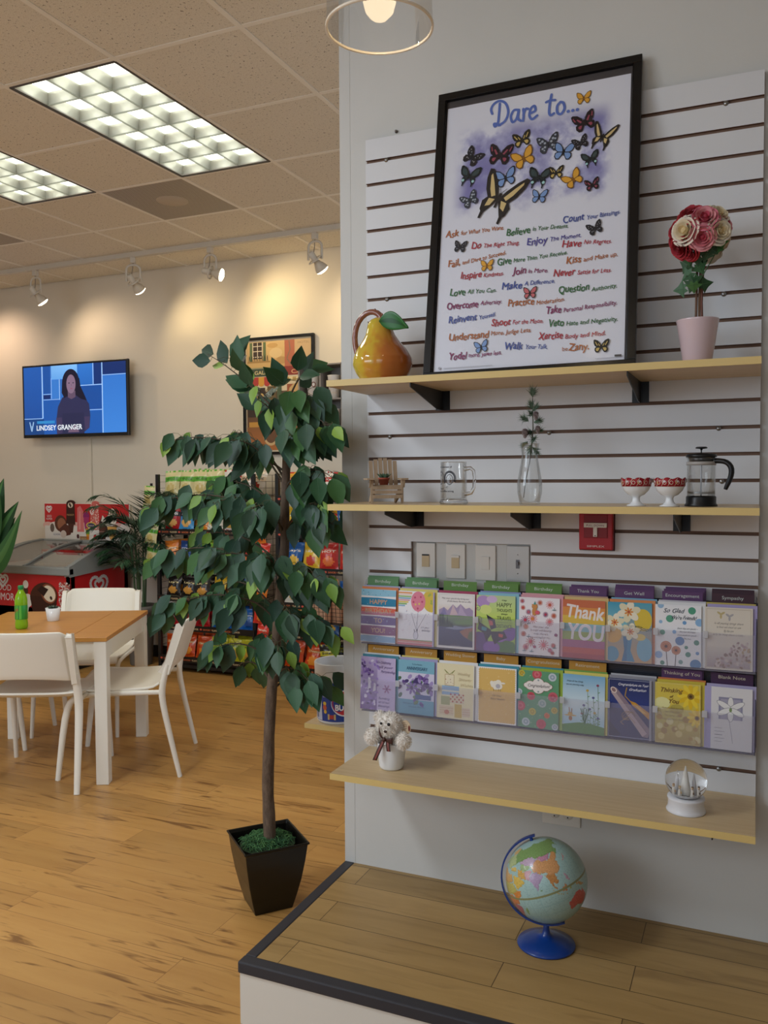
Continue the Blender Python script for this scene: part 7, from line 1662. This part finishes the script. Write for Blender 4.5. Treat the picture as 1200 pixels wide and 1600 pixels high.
bags('left', L0, 5, ['cheetos', 'cheetos', 'cheetos', 'funyuns', 'funyuns', 'funyuns'], .138, .175)
R0 = -2.03
bags('right', R0, 0, ['fritos', 'yellow_lays', 'white_red', 'orange_puff', 'fritos'], .15, .2, 1)
bags('right', R0, 1, ['yellow_lays', 'blue_lays', 'fritos', 'blue_lays', 'yellow_lays'], .15, .2, 1)
bags('right', R0, 2, ['blue_lays', 'yellow_lays', 'red_hot', 'red_hot', 'red_hot'], .15, .2, 1)
bags('right', R0, 3, ['white_pop', 'yellow_lays', 'orange_puff', 'blue_lays', 'blue_lays'], .15, .19, 1)
bags('right', R0, 4, ['fritos', 'fritos', 'blue_lays', 'blue_lays', 'blue_lays'], .15, .19)
bags('right', R0, 5, ['cheetos', 'cheetos', 'black_smart', 'black_smart', 'black_smart'], .15, .19)
def strip(x, y, ztop_, n, kinds, label, blabel, grp):
    t = thing('clip_strip', label, 'clip strip', (x, y, ztop_)); G().box(-.012, .012, .03, .033, -n*.15-.02, .03).done('strip', BLACK, t)
    for k in range(n):
        kk = kinds[k % len(kinds)]; key = (kk, .115, .16)
        if key not in BM: BM[key] = bag_mesh(.115, .16, .045, SCH[kk], len(BM)*3+1).done('chip_bag', BAG); o = BM[key]
        else: o = BM[key].copy(); C.objects.link(o)
        o.location = (x+rg.uniform(-.006, .006), y, ztop_-.15*(k+1)); o.rotation_euler = (rg.uniform(-.1, .1), rg.uniform(-.2, .2), rg.uniform(-.3, .3))
        tag(o, blabel % ORD[k], 'chip bag', grp)
strip(-3.20, 2.82, 1.46, 4, ['green_cream'], 'clip strip at the left end of the left snack rack', 'cream and green chip bag on the left clip strip, %s from the top', 'chip bags on the clip strips')
strip(-2.17, 2.80, 1.34, 7, ['orange_strip', 'orange_strip', 'red_strip', 'orange_strip', 'orange_strip', 'red_strip', 'red_strip'], 'clip strip hanging between the two snack racks', 'orange or red chip bag on the middle clip strip, %s from the top', 'chip bags on the clip strips')
# wire basket with small packets
g = G()
for k in range(13): x = -.2+.4*k/12; g.tube([(x, -.06, 0), (x, -.08, .2)], .002, 4)
for k in range(8): g.tube([(-.2, -.06-.0025*k, .028*k), (.2, -.06-.0025*k, .028*k)], .002, 4)
g.box(-.2, .2, -.06, .1, -.003, 0); g.done('wire_basket', BLACK, rk2, loc=(.56, -.13, .50))
g = G()
for i in range(10):
    o = G().box(-.022, .022, -.03, .03, 0, .15, col=rg.choice(['#b88a6c', '#c8a084', '#a87858'])).done('snack_packet', PRINT); o.location = (-1.68+.042*i, 2.72+rg.uniform(-.01, .04), .502); o.rotation_euler = (rg.uniform(-.1, .1), 0, 0)
    tag(o, 'small tan snack packet in the wire basket, %s from the left' % ('leftmost', 'second', 'third', 'fourth', 'fifth', 'sixth', 'seventh', 'eighth', 'ninth', 'tenth')[i], 'snack packet', 'packets in the wire basket')

# ------------------------------------------------------------------ low shelf behind the wall with the gum tub
ty_ = .25; tx_ = -.392; tz_ = .577
t = thing('wall_shelf', 'short maple shelf poking out behind the free end of the white wall', 'shelf', (tx_, ty_, tz_))
G().box(0, .9, 0, .3, -.019, 0).done('board', SHELFW, t, bevel=.001); G().box(0, .9, -.002, 0, -.019, 0).done('edge_banding', EDGEW, t)
for x in (.35,): G().prism([(0, -.002), (.26, -.019), (.26, -.08)], x, x+.003, 'x').done('bracket', BLACK, t)
bx_, by_ = -.292, .348
t = thing('gum_tub', 'open white and blue bubble gum tub on the shelf behind the wall', 'gum tub', (bx_, by_, tz_))
R1, R2_, HT = .084, .093, .235
def rr2(z): return R1+(R2_-R1)*z/HT
G().lathe([(0, .004), (R1-.004, 0), (R1, .006), (rr2(.17), .17), (R2_, .175), (R2_+.002, HT-.004), (R2_, HT), (R2_-.004, HT-.002), (rr2(.17)-.004, .17), (R1-.004, .02), (0, .016)], 44).done('tub', mat('tub_white', '#dedcdc', .3, trans=.0), t)
lb = G().lathe([(rr2(.012)+.0006, .012), (rr2(.165)+.0006, .165)], 44, col='#24408c').done('label', GLOSSP, t)
vdir = math.atan2(1.209-bx_, 2.64+by_)
a = Art(1, .001, lambda x, y, l: ((rr2(y)+l)*math.sin(x/.088+vdir), -(rr2(y)+l)*math.cos(x/.088+vdir), y))
a.off = (-.0, 0)
for k in range(6): a.rect(-.125+k*.007, .014, -.084+k*.002, .163, '#c8ccdc', hold=True)
for k in range(22): a.line([(-.118, .02+k*.0065), (-.09+.004*(k % 3), .02+k*.0065)], .002, '#3c4470', True)
a.rect(-.115, .02, -.098, .045, '#26284c')
cx, cy = .028, .085
a.ell(cx, cy, .058, .052, '#e8e4e4', 30); a.ell(cx, cy, .053, .047, '#c02c34', 30)
a.text('DUBBLE', cx-.044, cy+.006, .032, '#ece8e8', width=.092, bold=.0018); a.text('BUBBLE', cx-.042, cy-.028, .032, '#ece8e8', width=.092, bold=.0018)
a.text('VALUE', cx, .142, .018, '#e8e4e4'); a.ell(-.055, .145, .014, .012, '#d8d0c8', 10); a.ell(-.048, .135, .01, .01, '#c87848', 8); a.text('BUBBLE', -.072, .118, .01, '#c8ccdc'); a.text('GUM', -.066, .106, .01, '#c8ccdc')
a.ell(-.058, .082, .008, .008, '#d8b440', 8); a.ell(-.058, .066, .009, .012, '#c85a3c', 8); a.ell(-.056, .05, .007, .008, '#d8b440', 8); a.rect(-.045, .02, -.012, .042, '#c8b078'); a.rect(-.038, .023, -.02, .039, '#b03c34')
a.done('print', PRINT, lb)
